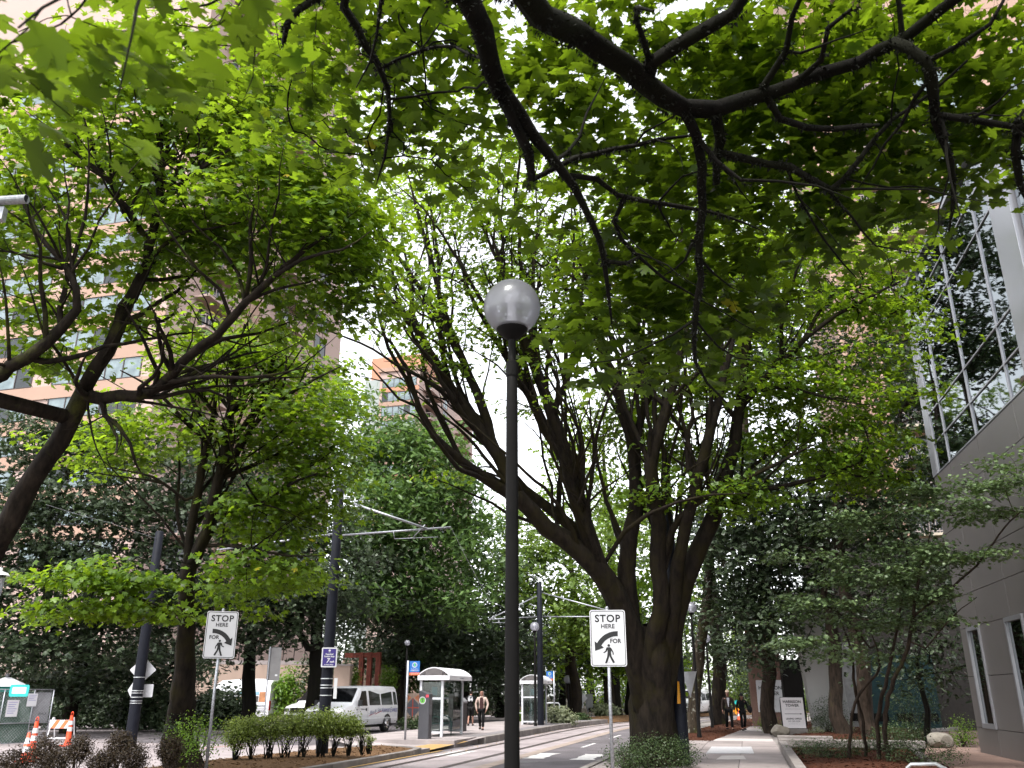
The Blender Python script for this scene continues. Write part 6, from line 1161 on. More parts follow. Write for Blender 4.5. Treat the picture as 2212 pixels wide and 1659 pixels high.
def wheel(par, x, y, r, wd, sgn):
    t = MB(); t.lathe([(r * .62, -wd / 2), (r * .93, -wd / 2), (r, -wd * .35), (r, wd * .35), (r * .93, wd / 2), (r * .62, wd / 2), (r * .62, -wd / 2)], 26); o = t.build('wheel', M['rubber'], par, smooth=False, loc=(x, y, r)); o.rotation_euler = (R(90), 0, 0)
    d = MB(); d.lathe([(r * .62, 0), (r * .56, .03), (r * .3, .0), (r * .26, .05), (0, .06)], 22); q = d.build('rim', M['chrome'], o, loc=(0, 0, -sgn * wd * .36)); q.rotation_euler = (R(180) if sgn > 0 else 0, 0, 0)
    h = MB()
    for i in range(8): a = 6.283 * i / 8; h.tube([(r * .44 * math.cos(a), r * .44 * math.sin(a), .0), (r * .44 * math.cos(a), r * .44 * math.sin(a), .024)], .028, 6)
    h.build('rim_hole', M['rubber'], o, loc=(0, 0, -sgn * wd * .36)).rotation_euler = (R(180) if sgn > 0 else 0, 0, 0)
def side_panel(par, pts, w_, wt, zbelt, ztop, m, name, s_, out=.014):
    """pane following the tumblehome of the body side; pts are (x, z)"""
    def y(z): f = max(0, min(1, (z - zbelt) / (ztop - .1 - zbelt))); return (w_ * (1 - f) + wt * f)
    k = len(pts); vs = [(x, s_ * (y(z) + out), z) for x, z in pts] + [(x, s_ * (y(z) - .03), z) for x, z in pts]
    b = MB(); b.add(vs, [tuple(range(k)), tuple(reversed(range(k, 2 * k)))] + [(i, (i + 1) % k, (i + 1) % k + k, i + k) for i in range(k)]); return b.build(name, m, par, bevel=.008)
def shuttle_van(label, loc, rz, text=True, group='white vans on the side street'):
    t = thing('shuttle_van', label, 'van', loc, rz, group); W_, WT = 1.0, .84
    zb = .38
    S_ = [section(2.78, .5, .78, .98, .86, .8, .08), section(2.70, .45, .9, 1.1, .96, .86, .1), section(2.35, zb, 1.0, 1.2, W_, .86, .1), section(1.78, zb, 1.06, 1.3, W_, .86, .1), section(1.72, zb, 1.08, 1.36, W_, .87, .1), section(1.02, zb, 1.16, 1.98, W_, .84, .14), section(.75, zb, 1.16, 2.06, W_, WT, .16), section(-1.2, zb, 1.16, 2.1, W_, WT, .16), section(-2.9, zb, 1.16, 2.07, W_, WT, .16), section(-3.02, zb + .05, 1.16, 1.98, .97, .82, .16)]
    body = loft(S_, 'body', M['carwhite'], t)
    gl_ = M['darkglass']
    for s_ in (1, -1):
        side_panel(t, [(1.38, 1.22), (1.30, 1.34), (.86, 1.84), (.42, 1.86), (.42, 1.2)], W_, WT, 1.16, 2.08, gl_, 'door_window', s_)
        side_panel(t, [(.2, 1.22), (.2, 1.86), (-.98, 1.86), (-.98, 1.22)], W_, WT, 1.16, 2.08, gl_, 'side_window', s_); side_panel(t, [(-1.1, 1.22), (-1.1, 1.86), (-2.35, 1.85), (-2.35, 1.22)], W_, WT, 1.16, 2.08, gl_, 'side_window', s_); side_panel(t, [(-2.5, 1.22), (-2.5, 1.84), (-2.84, 1.8), (-2.88, 1.22)], W_, WT, 1.16, 2.08, gl_, 'rear_side_window', s_)
        wheel(t, 1.85, s_ * .88, .37, .24, s_); wheel(t, -1.75, s_ * .88, .37, .24, s_)
        b = MB(); b.lathe([(.36, 0), (.47, 0), (.47, .02), (.36, .02)], 20)
        for x in (1.85, -1.75):
            a_ = MB(); k = 14; a_.add([(x + rr2 * math.cos(math.pi * i / k), s_ * (W_ + .006), .36 + rr2 * math.sin(math.pi * i / k)) for rr2 in (.36, .46) for i in range(k + 1)], [(i, i + 1, k + 2 + i, k + 1 + i) for i in range(k)]); a_.build('wheel_arch', M['black'], t, fix=False)
        b = MB(); b.box(1.32, 1.46, s_ * 1.02, s_ * 1.2, 1.2, 1.46); b.build('mirror', M['black'], t, bevel=.02); MB().box(.5, .6, s_ * (W_ + .002), s_ * (W_ + .02), .98, 1.1).build('door_handle', M['black'], t)
        for x in (.42, .32, 1.42): MB().box(x - .004, x + .004, s_ * (W_ - .01), s_ * (W_ + .004), .5, 1.16).build('door_seam', mat('seam_grey', (.25, .25, .26), .6) if 'seam_grey' not in bpy.data.materials else bpy.data.materials['seam_grey'], t)
        MB().box(2.6, 2.81, s_ * .55, s_ * .9, .82, 1.0).build('headlight', M['chrome'], t, bevel=.02); MB().box(-3.05, -2.97, s_ * .84, s_ * .96, .75, 1.15).build('tail_light', mat('red_lens', (.35, .01, .01), .2) if 'red_lens' not in bpy.data.materials else bpy.data.materials['red_lens'], t, bevel=.01)
        MB().box(-2.9, 2.3, s_ * (W_ - .01), s_ * (W_ + .012), .62, .66).build('side_moulding', M['carwhite'], t)
    ws = MB(); ws.add([(1.70, .82, 1.37), (1.70, -.82, 1.37), (1.06, -.74, 1.95), (1.06, .74, 1.95), (1.66, .82, 1.33), (1.66, -.82, 1.33), (1.02, -.74, 1.9), (1.02, .74, 1.9)], [(0, 1, 2, 3), (7, 6, 5, 4), (0, 4, 5, 1), (1, 5, 6, 2), (2, 6, 7, 3), (3, 7, 4, 0)]); o = ws.build('windscreen', gl_, t); o.location = (.02, 0, .02)
    g_ = MB().box(2.74, 2.82, -.5, .5, .78, 1.02).build('grille', M['black'], t, bevel=.01)
    for z in (.84, .9, .96): MB().box(2.82, 2.83, -.48, .48, z - .008, z + .008).build('grille_bar', M['chrome'], g_)
    MB().box(2.68, 2.95, -.94, .94, .48, .68).build('front_bumper', M['chrome'], t, bevel=.03); MB().box(-3.16, -3.0, -.92, .92, .46, .62).build('rear_bumper', M['chrome'], t, bevel=.02); MB().box(-2.7, 2.4, -.8, .8, .25, .4).build('underbody', M['black'], t)
    if text:
        bl = mat('blue_lettering', (.03, .035, .2), .4); sb = mat('steel_blue_lettering', (.22, .24, .34), .4); rd = mat('red_swoosh', (.35, .03, .05), .4); y = W_ + .008
        lettering('A', .33, bl, t, (-1.2, y, .98), rot=(R(90), 0, R(180)), shear=.15); lettering('IRPORT', .24, bl, t, (-1.33, y, .965), rot=(R(90), 0, R(180)), shear=.15, align='LEFT', sx=.85); lettering('E', .33, bl, t, (-2.14, y, .98), rot=(R(90), 0, R(180)), shear=.15); lettering('XPRESS', .24, bl, t, (-2.26, y, .965), rot=(R(90), 0, R(180)), shear=.15, align='LEFT', sx=.8)
        q = lettering('Blue', .26, sb, t, (-.05, y, .9), rot=(R(90), R(-8), R(180)), shear=.35); lettering('Star', .26, sb, t, (-.82, y, 1.0), rot=(R(90), R(-8), R(180)), shear=.35); lettering('*', .34, bl, t, (-.44, y, .9), rot=(R(90), 0, R(180)))
        for x0, z0 in ((.3, .74), (-.35, .8)): MB().add([(x0, y, z0), (x0 - .75, y, z0 + .14), (x0 - .75, y, z0 + .17), (x0 - .1, y, z0 + .05)], [(0, 1, 2, 3)]).build('swoosh', rd, t, fix=False)
        lettering('TheBlueStar.com', .075, M['black'], t, (.85, y, 1.06), rot=(R(90), 0, R(180))); lettering('103', .11, M['black'], t, (1.5, y, 1.05), rot=(R(90), 0, R(180)))
    return t
def heading(u, v, lat, dep, z=-.1):
    """rotation of a vehicle that shows lat of its length sideways (left < 0) and dep of it along the line of sight (toward us < 0)"""
    p = G(u, v, z); f = Vector((p.x, p.y)).normalized(); r = Vector((f.y, -f.x)); h = r * lat + f * dep; return p, math.atan2(h.y, h.x)
p, rz = heading(832.6, 1581, -.42, -.907); h = Vector((math.cos(rz), math.sin(rz), 0)); l = Vector((-h.y, h.x, 0)); loc = p - h * (-1.75) - l * .95
shuttle_van('white airport shuttle van with blue lettering and dark windows', (loc.x, loc.y, -.1), rz)
p, rz = heading(655, 1572, -.62, -.78); h = Vector((math.cos(rz), math.sin(rz), 0)); l = Vector((-h.y, h.x, 0)); loc = p - h * 2.2 + h * .0
shuttle_van('white van with a dark grille behind the trunk by the purple sign', (loc.x, loc.y, -.1), rz, False)
p, rz = heading(1480, 1556, -.3, -.95, 0); shuttle_van('white van glimpsed behind the black pole and lichen trunk', (p.x + 3.4, p.y + 15, -.1), rz, False)
# high-roof panel van
p, rz = heading(576, 1561, -.86, .51); h = Vector((math.cos(rz), math.sin(rz), 0)); l = Vector((-h.y, h.x, 0)); loc = p + h * 2.95 - l * .98
t = thing('panel_van', 'grey white high roof panel van with a TITAN logo parked behind the trees', 'van', (loc.x, loc.y, -.1), rz); W_, WT = .99, .86; paint = mat('silver_white_paint', (.66, .67, .7), .35, var=.03, scale=2, coat=.3, dirt=.1)
loft([section(2.95, .5, .8, 1.0, .85, .8, .1), section(2.7, .4, 1.0, 1.25, .97, .86, .1), section(1.95, .35, 1.2, 1.5, W_, .88, .12), section(1.2, .35, 1.3, 2.3, W_, .86, .2), section(.7, .35, 1.3, 2.58, W_, WT, .2), section(-1, .35, 1.3, 2.66, W_, WT, .22), section(-2.85, .35, 1.3, 2.64, W_, WT, .22), section(-2.97, .4, 1.3, 2.52, .95, .82, .25)], 'body', paint, t)
for s_ in (1, -1):
    side_panel(t, [(1.75, 1.4), (1.35, 2.0), (.75, 2.05), (.75, 1.38)], W_, WT, 1.3, 2.66, M['darkglass'], 'door_window', s_); wheel(t, 1.9, s_ * .87, .35, .22, s_); wheel(t, -1.85, s_ * .87, .35, .22, s_)
    MB().box(-2.99, -2.92, s_ * .74, s_ * .95, .72, 1.3).build('tail_light', bpy.data.materials['red_lens'], t, bevel=.01); MB().box(-2.9, 2.2, s_ * (W_ - .01), s_ * (W_ + .012), .8, .84).build('side_moulding', bpy.data.materials['seam_grey'], t)
    side_panel(t, [(-2.88, 2.08), (-2.88, 2.11), (.6, 2.11), (.6, 2.08)], W_, WT, 1.3, 2.66, bpy.data.materials['seam_grey'], 'roof_seam', s_, .006)
MB().box(-2.985, -2.975, -.008, .008, .5, 2.4).build('door_seam', bpy.data.materials['seam_grey'], t); MB().box(-3.06, -2.96, -.9, .9, .4, .52).build('rear_bumper', M['black'], t, bevel=.01); MB().box(-2.6, 2.6, -.8, .8, .22, .37).build('underbody', M['black'], t); MB().box(-3.0, -2.97, -.16, .02, 1.0, 1.06).build('door_handle', M['black'], t)
y = W_ + .012
for x0, x1, z0, z1, m_ in ((-.52, -1.2, 1.22, 1.52, mat('photo_tan', (.3, .19, .09), .5, var=.4, scale=3)), (-1.22, -1.8, 1.22, 1.86, mat('photo_brown', (.17, .1, .06), .5, var=.4, scale=3)), (-1.85, -2.2, 1.22, 1.6, mat('photo_dark', (.06, .05, .045), .5, var=.5, scale=3)), (-2.22, -2.72, 1.22, 1.84, mat('photo_orange', (.32, .14, .06), .5, var=.4, scale=3)), (-.75, -1.2, 1.62, 1.86, mat('photo_blue', (.16, .3, .38), .5, var=.2, scale=3)), (-.55, -.73, 1.62, 1.86, M['black']), (-1.85, -2.2, 1.64, 1.86, bpy.data.materials['photo_blue'])):
    side_panel(t, [(x0, z0), (x0, z1), (x1, z1), (x1, z0)], W_, WT, 1.3, 2.66, m_, 'photo_panel', 1, .008)
dg_ = mat('van_print', (.05, .05, .06), .5)
lettering('TITAN', .42, dg_, t, (.45, y - .012, 1.5), rot=(R(86), 0, R(180)), off=.004); lettering('503 796 1600', .15, dg_, t, (.45, y + .0, 1.1), rot=(R(90), 0, R(180))); lettering('ENTERPRISES', .13, dg_, t, (.45, y, 1.27), rot=(R(90), 0, R(180))); lettering('Specialty', .26, dg_, t, (-.85, y, 1.0), rot=(R(90), 0, R(180)), shear=.3); lettering('Systems', .26, dg_, t, (-2.3, y, 1.0), rot=(R(90), 0, R(180)), shear=.3); lettering('PREVENTION', .16, dg_, t, (-.8, y, .68), rot=(R(90), 0, R(180))); lettering('COATINGS', .16, dg_, t, (-2.3, y, .68), rot=(R(90), 0, R(180)))
MB().tube([(.95, y - .03, 1.68), (.7, y - .03, 1.7), (.62, y - .04, 1.76), (.32, y - .05, 1.94), (.1, y - .03, 1.55)], .015, 4).build('logo_roof', dg_, t)
lettering('TITAN', .2, dg_, t, (-2.985, -.35, 1.5), rot=(R(90), 0, R(-90))); MB().tube([(-2.98, -.12, 1.62), (-2.98, -.3, 1.66), (-2.97, -.44, 1.82), (-2.98, -.56, 1.6)], .01, 4).build('logo_roof', dg_, t); lettering('503 796 1600', .08, dg_, t, (-2.985, -.35, 1.3), rot=(R(90), 0, R(-90)))
# ------------------------------------------------------------------ people
def skin(name, V, E, m, parent, sub=2, root=0):
    me = bpy.data.meshes.new(name); me.from_pydata([v[:3] for v in V], E, []); o = bpy.data.objects.new(name, me); COL.objects.link(o)
    md = o.modifiers.new('skin', 'SKIN'); md.use_smooth_shade = True; md.branch_smoothing = .6
    for i, v in enumerate(V): sv = me.skin_vertices[0].data[i]; r = v[3]; sv.radius = (r, r if len(v) < 5 else v[4]); sv.use_root = (i == root)
    s = o.modifiers.new('sub', 'SUBSURF'); s.levels = sub; s.render_levels = sub
    dg = bpy.context.evaluated_depsgraph_get(); m2 = bpy.data.meshes.new_from_object(o.evaluated_get(dg), depsgraph=dg); bpy.data.objects.remove(o); bpy.data.meshes.remove(me)
    m2.name = name; m2.materials.clear(); m2.materials.append(m); m2.polygons.foreach_set('use_smooth', [True] * len(m2.polygons)); return obj_from(name, m2, parent)
def hand(V, E, wi, wp, d, side):
    """palm and five fingers hanging along d from wrist wp"""
    d = Vector(d).normalized(); x = Vector((0, 1, 0)); k = len(V); pm = wp + d * .045; V.append((*pm, .03, .018)); E.append((wi, k)); pi = k
    kn = pm + d * .045; 
    for i, (oy, L) in enumerate(((-.03, .065), (-.01, .078), (.01, .072), (.03, .055))):
        a = kn + x * oy; b_ = a + d * L * .55 + Vector((-side * .008, 0, 0)); c = b_ + d * L * .45 + Vector((-side * .02, 0, 0)); n = len(V); V += [(*a, .0095), (*b_, .0085), (*c, .0075)]; E += [(pi, n), (n, n + 1), (n + 1, n + 2)]
    a = pm + x * -.035 + d * .0; b_ = a + x * -.02 + d * .035; c = b_ + d * .03; n = len(V); V += [(*a, .011), (*b_, .0095), (*c, .0085)]; E += [(pi, n), (n, n + 1), (n + 1, n + 2)]
def person(label, loc, rz, H, skinc, torso_m, leg_m, shoe_m, stride=.25, phase=1, arms=((.30, .0), (.30, .0)), hair=None, hat=None, jacket=True, shirt=None, shorts=False, hands_in=False, width=1.0, hairlen=.25, headdown=0):
    k = H / 1.75; t = thing('person', label, 'person', loc, rz); Vv = lambda x, y, z: Vector((x * width * k, y * k, z * k))
    hip = {s: Vv(.09 * s, 0, .92) for s in (-1, 1)}; ft = {}
    legs = {}
    for s in (-1, 1):
        f = phase * s; fy = -stride * .5 * f; knee = Vv(.095 * s, fy * .45 - .05 - (.05 if f < 0 else 0), .5); ank = Vv(.09 * s, fy + (.06 if f < 0 else 0), .1 + (.03 if f < 0 else 0)); legs[s] = (hip[s], knee, ank)
    hd = Vector((0, -.035 * k * headdown, -.015 * k * headdown))
    neck = Vv(0, 0, 1.47); hl = Vv(0, -.02, 1.56) + hd; hm = Vv(0, -.015, 1.64) + hd; ht = Vv(0, 0, 1.70) + hd
    V = [(*Vv(0, 0, .95), .13 * k, .1 * k), (*Vv(0, 0, 1.15), .13 * k, .095 * k), (*Vv(0, 0, 1.32), .13 * k, .085 * k), (*Vv(0, .01, 1.42), .07 * k, .06 * k), (*neck, .048 * k), (*hl, .07 * k, .08 * k), (*hm, .086 * k, .104 * k), (*ht, .072 * k, .088 * k)]
    E = [(0, 1), (1, 2), (2, 3), (3, 4), (4, 5), (5, 6), (6, 7)]; A = {}
    for i, s in enumerate((-1, 1)):
        out_, fw = arms[i]; sh = Vv(.18 * s, .01, 1.40); el = Vv((.2 + out_ * .25) * s, .02 - fw * .05, 1.12); wr = Vv((.2 + out_ * .3) * s - (.08 * s if hands_in else 0), -fw * .25 - .03, .88); A[s] = (sh, el, wr)
        n = len(V); V += [(*sh, .055 * k), (*el, .04 * k), (*wr, .027 * k)]; E += [(2, n), (n, n + 1), (n + 1, n + 2)]; hand(V, E, n + 2, wr, wr - el, s)
        n = len(V); a, b_, c = legs[s]; V += [(*a, .085 * k), (*b_, .055 * k), (*c, .04 * k), (*(c + Vector((0, -.12 * k, -.06 * k))), .03 * k)]; E += [(0, n), (n, n + 1), (n + 1, n + 2), (n + 2, n + 3)]
    body = skin('body', V, E, skinc, t)
    # face
    fz = hm.z; fy = hm.y - .088 * k
    MB().tube([Vector((0, fy - .002 * k, fz + .015 * k)), Vector((0, fy - .02 * k, fz - .025 * k)), Vector((0, fy, fz - .03 * k))], [.006 * k, .012 * k, .008 * k], 6).build('nose', skinc, t, smooth=True)
    for s in (-1, 1): MB().ball((s * .028 * k, fy + .008 * k, fz + .01 * k), .011 * k, 8, 6).build('eye', M['black'], t, smooth=True); MB().ball((s * .076 * k, hm.y + .01 * k, fz - .005 * k), .02 * k, 8, 6, .4, 1, 1.3).build('ear', skinc, t, smooth=True)
    MB().box(-.022 * k, .022 * k, fy + .0, fy + .02 * k, fz - .058 * k, fz - .05 * k).build('mouth', mat('lips', (.28, .1, .08), .6) if 'lips' not in bpy.data.materials else bpy.data.materials['lips'], t)
    # clothes
    tv = [(*Vv(0, 0, .82 if jacket else .9), .155 * k, .115 * k), (*Vv(0, 0, 1.0), .155 * k, .118 * k), (*Vv(0, 0, 1.18), .15 * k, .112 * k), (*Vv(0, 0, 1.35), .168 * k, .115 * k), (*Vv(0, .01, 1.45), .105 * k, .085 * k), (*Vv(0, .01, 1.49), .072 * k, .068 * k)]; te = [(0, 1), (1, 2), (2, 3), (3, 4), (4, 5)]
    for s in (-1, 1): sh, el, wr = A[s]; n = len(tv); tv += [(*(sh + Vector((0, 0, .01))), .075 * k), (*el, .055 * k), (*(wr if not hands_in or True else wr), .042 * k)]; te += [(3, n), (n, n + 1), (n + 1, n + 2)]
    skin('jacket' if jacket else 'shirt', tv, te, torso_m, t, root=2)
    if shirt: MB().prism([(-.055 * k, 1.42 * k), (.055 * k, 1.42 * k), (.05 * k, 1.3 * k), (.012 * k, 1.02 * k), (-.012 * k, 1.02 * k), (-.05 * k, 1.3 * k)] if shirt[1] == 'v' else [(-.06 * k, 1.43 * k), (.06 * k, 1.43 * k), (.085 * k, 1.2 * k), (.085 * k, .9 * k), (-.085 * k, .9 * k), (-.085 * k, 1.2 * k)], -.142 * k, -.08 * k).build('shirt', shirt[0], t, bevel=.02)
    lv = [(*Vv(0, 0, .93), .15 * k, .115 * k)]; le = []
    for s in (-1, 1):
        a, b_, c = legs[s]; n = len(lv); e_ = b_.lerp(c, .1) if shorts else c.lerp(b_, .02); mid = b_ if not shorts else b_.lerp(a, .1); lv += [(*a.lerp(b_, .12), .1 * k), (*mid, .075 * k), (*e_, .066 * k)]; le += [(0, n), (n, n + 1), (n + 1, n + 2)]
    skin('shorts' if shorts else 'trousers', lv, le, leg_m, t)
    for s in (-1, 1):
        c = legs[s][2]; b = MB(); f = [(-.045, -.19), (-.05, -.1), (-.04, .06), (.04, .06), (.05, -.1), (.045, -.19), (.02, -.23), (-.02, -.23)]; b.slab([(c.x + x * k, c.y + y * k) for x, y in reversed(f)], max(.0, c.z - .1 * k), c.z - .02 * k); b.build('shoe', shoe_m, t, bevel=.015 * k)
    if hair:
        hv = [(*(ht + Vector((0, .02, .01)) * k), .078 * k, .085 * k), (*(hm + Vector((0, .045, .0)) * k), .085 * k, .06 * k), (*(hl + Vector((0, .06, -.02)) * k), .08 * k, .04 * k)]; he = [(0, 1), (1, 2)]
        if hairlen > .2:
            for s in (-1, 1): n = len(hv); hv += [(*(hm + Vector((s * .07, .02, 0)) * k), .028 * k), (*(hl + Vector((s * .085, .01, -.03)) * k), .03 * k), (*(neck + Vector((s * .09, .0, -.02)) * k), .022 * k)]; he += [(0, n), (n, n + 1), (n + 1, n + 2)]
        skin('hair', hv, he, hair, t)
    if hat:
        m_, kind = hat; c = ht + Vector((0, 0, .015 * k)); b = MB(); b.lathe([(.0, .085 * k), (.05 * k, .08 * k), (.085 * k, .045 * k), (.1 * k, -.01 * k), (.102 * k, -.03 * k)], 16, (c.x, c.y, c.z)); h_ = b.build('hat', m_, t, smooth=True)
        if kind == 'cap': MB().slab([(x * k + c.x, y * k + c.y) for x, y in ((.085, -.06), (.06, -.15), (0, -.18), (-.06, -.15), (-.085, -.06))][::-1], c.z - .035 * k, c.z - .02 * k).build('peak', m_, h_)
        else: MB().lathe([(.1 * k, -.03 * k), (.19 * k, -.05 * k), (.2 * k, -.045 * k), (.1 * k, -.015 * k)], 20, (c.x, c.y, c.z)).build('brim', m_, h_, smooth=True)
    return t
sk1 = mat('skin_tone', (.27, .14, .1), .55, var=.06); cloth = lambda n, c: mat(n, c, .85, var=.12, scale=14, bump=.3, bscale=30, spec=.15)
c = P(1040, 1577, Dg(1040, 1577, .12)); wmn = person('woman with long grey hair in a cream jacket walking on the platform', (c.x, c.y, .12), R(-6), 1.66, sk1, cloth('cream_jacket', (.38, .29, .25)), cloth('black_trousers', (.005, .005, .0055)), cloth('brown_shoe', (.03, .02, .017)), .34, 1, arms=((.35, .2), (.4, .35)), hair=cloth('grey_hair', (.11, .09, .08)), shirt=(cloth('maroon_shirt', (.045, .022, .022)), 'o'), hands_in=True)
c = P(1016, 1574, Dg(1016, 1574, .12) + 3.5); o = person('person in a black jersey numbered 84 and shorts walking away', (c.x, c.y, .1), R(174), 1.72, sk1, cloth('black_jersey', (.005, .005, .0055)), cloth('black_shorts', (.012, .012, .012)), cloth('dark_shoe', (.02, .02, .02)), .3, -1, arms=((.25, .1), (.25, .1)), hair=cloth('dark_hair', (.015, .012, .01)), jacket=False, shorts=True, hairlen=.1, headdown=2)
lettering('84', .26, M['signwhite'], o, (0, .135, 1.25), rot=(R(90), 0, R(180)), name='jersey_number', off=.008); lettering('HALL', .08, M['signwhite'], o, (0, .13, 1.4), rot=(R(90), 0, R(180)), name='jersey_name', off=.003)
c = P(1577, 1578, Dg(1577, 1578)); mn = person('man in a tan cap and brown blazer walking on the pavement', (c.x, c.y, 0), R(-3), 1.78, sk1, cloth('brown_blazer', (.034, .024, .02)), cloth('charcoal_trousers', (.005, .005, .0055)), cloth('black_shoe', (.01, .01, .01)), .26, 1, arms=((.2, .1), (.2, .0)), hat=(cloth('tan_cap', (.4, .31, .23)), 'cap'), shirt=(cloth('white_shirt', (.45, .44, .48)), 'v'), headdown=1.6, width=1.08)
c = P(1607, 1578, Dg(1607, 1578)); wb = person('woman in black with a wide brimmed hat and shoulder bag', (c.x, c.y, 0), R(2), 1.62, sk1, cloth('black_coat', (.005, .005, .0055)), cloth('black_wide_trousers', (.005, .005, .0055)), cloth('grey_shoe', (.05, .045, .045)), .2, -1, arms=((.2, .05), (.3, .1)), hair=cloth('auburn_hair', (.03, .012, .008)), hat=(cloth('black_hat', (.008, .008, .009)), 'brim'), headdown=1, width=1.05)
b = MB(); b.ball((.36, -.03, .93), .15, 14, 10, .8, .6, 1.15); o = b.build('shoulder_bag', cloth('black_leather', (.012, .012, .013)), None, smooth=True, loc=(c.x, c.y, 0)); tag(o, 'black bag hanging at the side of the woman in the black hat', 'bag'); MB().tube([(.36, -.03, 1.06), (.28, -.08, 1.2), (.16, -.02, 1.36), (.26, .08, 1.2), (.36, .02, 1.06)], .012, 6).build('strap', M['black'], o)
# two waiting figures behind the farther shelter
c = P(1133, 1566, Dg(1133, 1566, .12) + 1.2); person('dark dressed person waiting behind the farther shelter', (c.x, c.y, .12), R(150), 1.7, sk1, cloth('black_hoodie', (.012, .012, .015)), cloth('black_jeans', (.012, .012, .015)), cloth('black_sneaker', (.015, .015, .015)), .1, 1, arms=((.2, .1), (.2, .1)), hair=cloth('brown_hair', (.04, .02, .012)))
# ------------------------------------------------------------------ shrubs, hedge plants, ground cover
LB = leaf_mat('barberry_leaf', (.022, .011, .009), (.065, .045, .022), (.06, .04, .015), .25, rough=.5)
LH = leaf_mat('hedge_leaf', (.07, .10, .02), (.22, .28, .05), (.26, .36, .04), .4)
LG = leaf_mat('ground_cover_leaf', (.02, .042, .014), (.06, .09, .03), (.06, .11, .02), .25)
LP = leaf_mat('variegated_leaf', (.12, .15, .08), (.34, .36, .22), (.25, .3, .12), .35)
LBR = leaf_mat('bright_shrub_leaf', (.06, .13, .015), (.16, .28, .03), (.26, .42, .03), .45)
def oval(): v = np.array([(0, .5, .04), (0, 1, 0), (.24, .55, 0), (0, 0, 0), (-.24, .55, 0)]); return v, np.array([(0, 2, 1), (0, 3, 2), (0, 4, 3), (0, 1, 4)])
OV = oval()
def shrub(name, label, c, rx, ry, rz_, n, size, lm, stems=5, z0=0.0, group=None, shell=3.0, zc=None, sr=.012, tilt=.8, bark=BKG, clump=8, cat='shrub', spiky=False, squash=1.0):
    c = Vector(c); zc = zc if zc is not None else rz_; t = thing(name, label, cat, (c.x, c.y, z0), 0, group)
    k = max(4, n // clump); q = rng.normal(size=(k, 3)); q /= np.linalg.norm(q, axis=1, keepdims=True); q *= np.power(rng.uniform(size=(k, 1)), 1 / shell) * np.array([rx, ry, rz_]); q[:, 2] += zc
    q = q * (1 + rng.normal(size=(k, 1)) * .06); q = q[q[:, 2] > .02]
    s = MB(); sel = rng.choice(len(q), min(len(q), stems * 4), replace=False)
    base = [Vector((rng.normal() * rx * .18, rng.normal() * ry * .18, 0)) for _ in range(stems)]
    for i, j in enumerate(sel):
        a = base[i % stems]; e = Vector(q[j]); m1 = a.lerp(e, .45) + Vector((rng.normal() * .04, rng.normal() * .04, .06 + .1 * rz_)); m0 = a.lerp(e, .2) + Vector((rng.normal() * .03, rng.normal() * .03, .05)); s.tube([a, m0, m1, e], [sr, sr * .85, sr * .6, sr * .3], 5, cap=False)
    s.build('stem', bark, t, smooth=True, fix=False)
    per = clump; (V, F, r), _ = leaves_at(q, per, min(.05 + .12 * min(rx, rz_), .22 * min(rx, rz_) + .01), size, 3, flat=.8, tilt=tilt, tmpl=OV if not spiky else blade(), out_c=np.array([0, 0, zc * .6]), outw=.5)
    m = V[:, 2] < .0; V[m, 2] = .005
    tag(obj_from('foliage', np_mesh('foliage', V, F, lm, r), t), kind='stuff'); return t
# clipped round barberry bushes, bottom left
for i, (u, v, D, r_, lab) in enumerate(((95, 1630, 15.8, .3, 'round reddish barberry bush in front of the fence cone'), (167, 1626, 16.6, .29, 'round reddish barberry bush below the barricade'), (257, 1616, 16.8, .27, 'round reddish barberry bush left of the leaning pole base'), (218, 1656, 15.5, .28, 'low reddish barberry bush at the bottom edge'), (288, 1644, 16, .28, 'round reddish barberry bush below the left wire pole'), (367, 1627, 15.9, .27, 'round reddish barberry bush left of the stop sign post'), (116, 1660, 15, .28, 'second reddish barberry bush from the bottom left corner'), (30, 1658, 14.6, .3, 'reddish barberry bush in the bottom left corner'))):
    r_ *= .78; c = P(u, v, D); shrub('barberry_bush', lab, c, r_, r_, r_ * .92, 3600, .045, LB, 3, 0.03, 'clipped barberry bushes', 7, zc=max(.35, c.z + .02), clump=12)
c = P(420, 1625, 17.2); shrub('leafy_shrub', 'loose leafy green shrub between the mossy trunk and the sign post', c, .55, .4, .5, 1500, .06, LBR, 6, .03, zc=.75, shell=2)
c = P(375, 1585, 18.4); shrub('leafy_shrub', 'small leafy shrub at the foot of the mossy trunk', c, .35, .3, .4, 500, .06, LG, 4, .03, zc=.8, shell=2)
# straggly hedge plants in the median, bare stems below
hl = ('first hedge plant from the stop sign post', 'second hedge plant from the stop sign post', 'third hedge plant from the stop sign post', 'fourth hedge plant from the stop sign post', 'fifth hedge plant at the foot of the purple sign pole', 'hedge plant just right of the purple sign pole', 'second hedge plant right of the purple sign pole', 'bushy hedge plant near the kerb nose', 'last low hedge plant before the kerb nose', 'thin bare sprig by the kerb nose')
for i, (u, v, w_, h_) in enumerate(((512, 1585, .34, .34), (548, 1576, .36, .32), (585, 1574, .38, .3), (622, 1570, .4, .34), (660, 1566, .4, .32), (695, 1564, .38, .32), (728, 1566, .36, .3), (757, 1570, .32, .28), (782, 1585, .2, .24), (798, 1600, .12, .2))):
    D = 21.4 + i * .22; c = P(u, v, D); z0 = .08
    shrub('hedge_plant', hl[i], c, w_, w_ * .8, h_, 2400 if i < 8 else 260, .07, LH, 4, z0, 'median hedge plants', 2.5, zc=c.z - z0, sr=.014, tilt=.7, clump=7, bark=BKD)
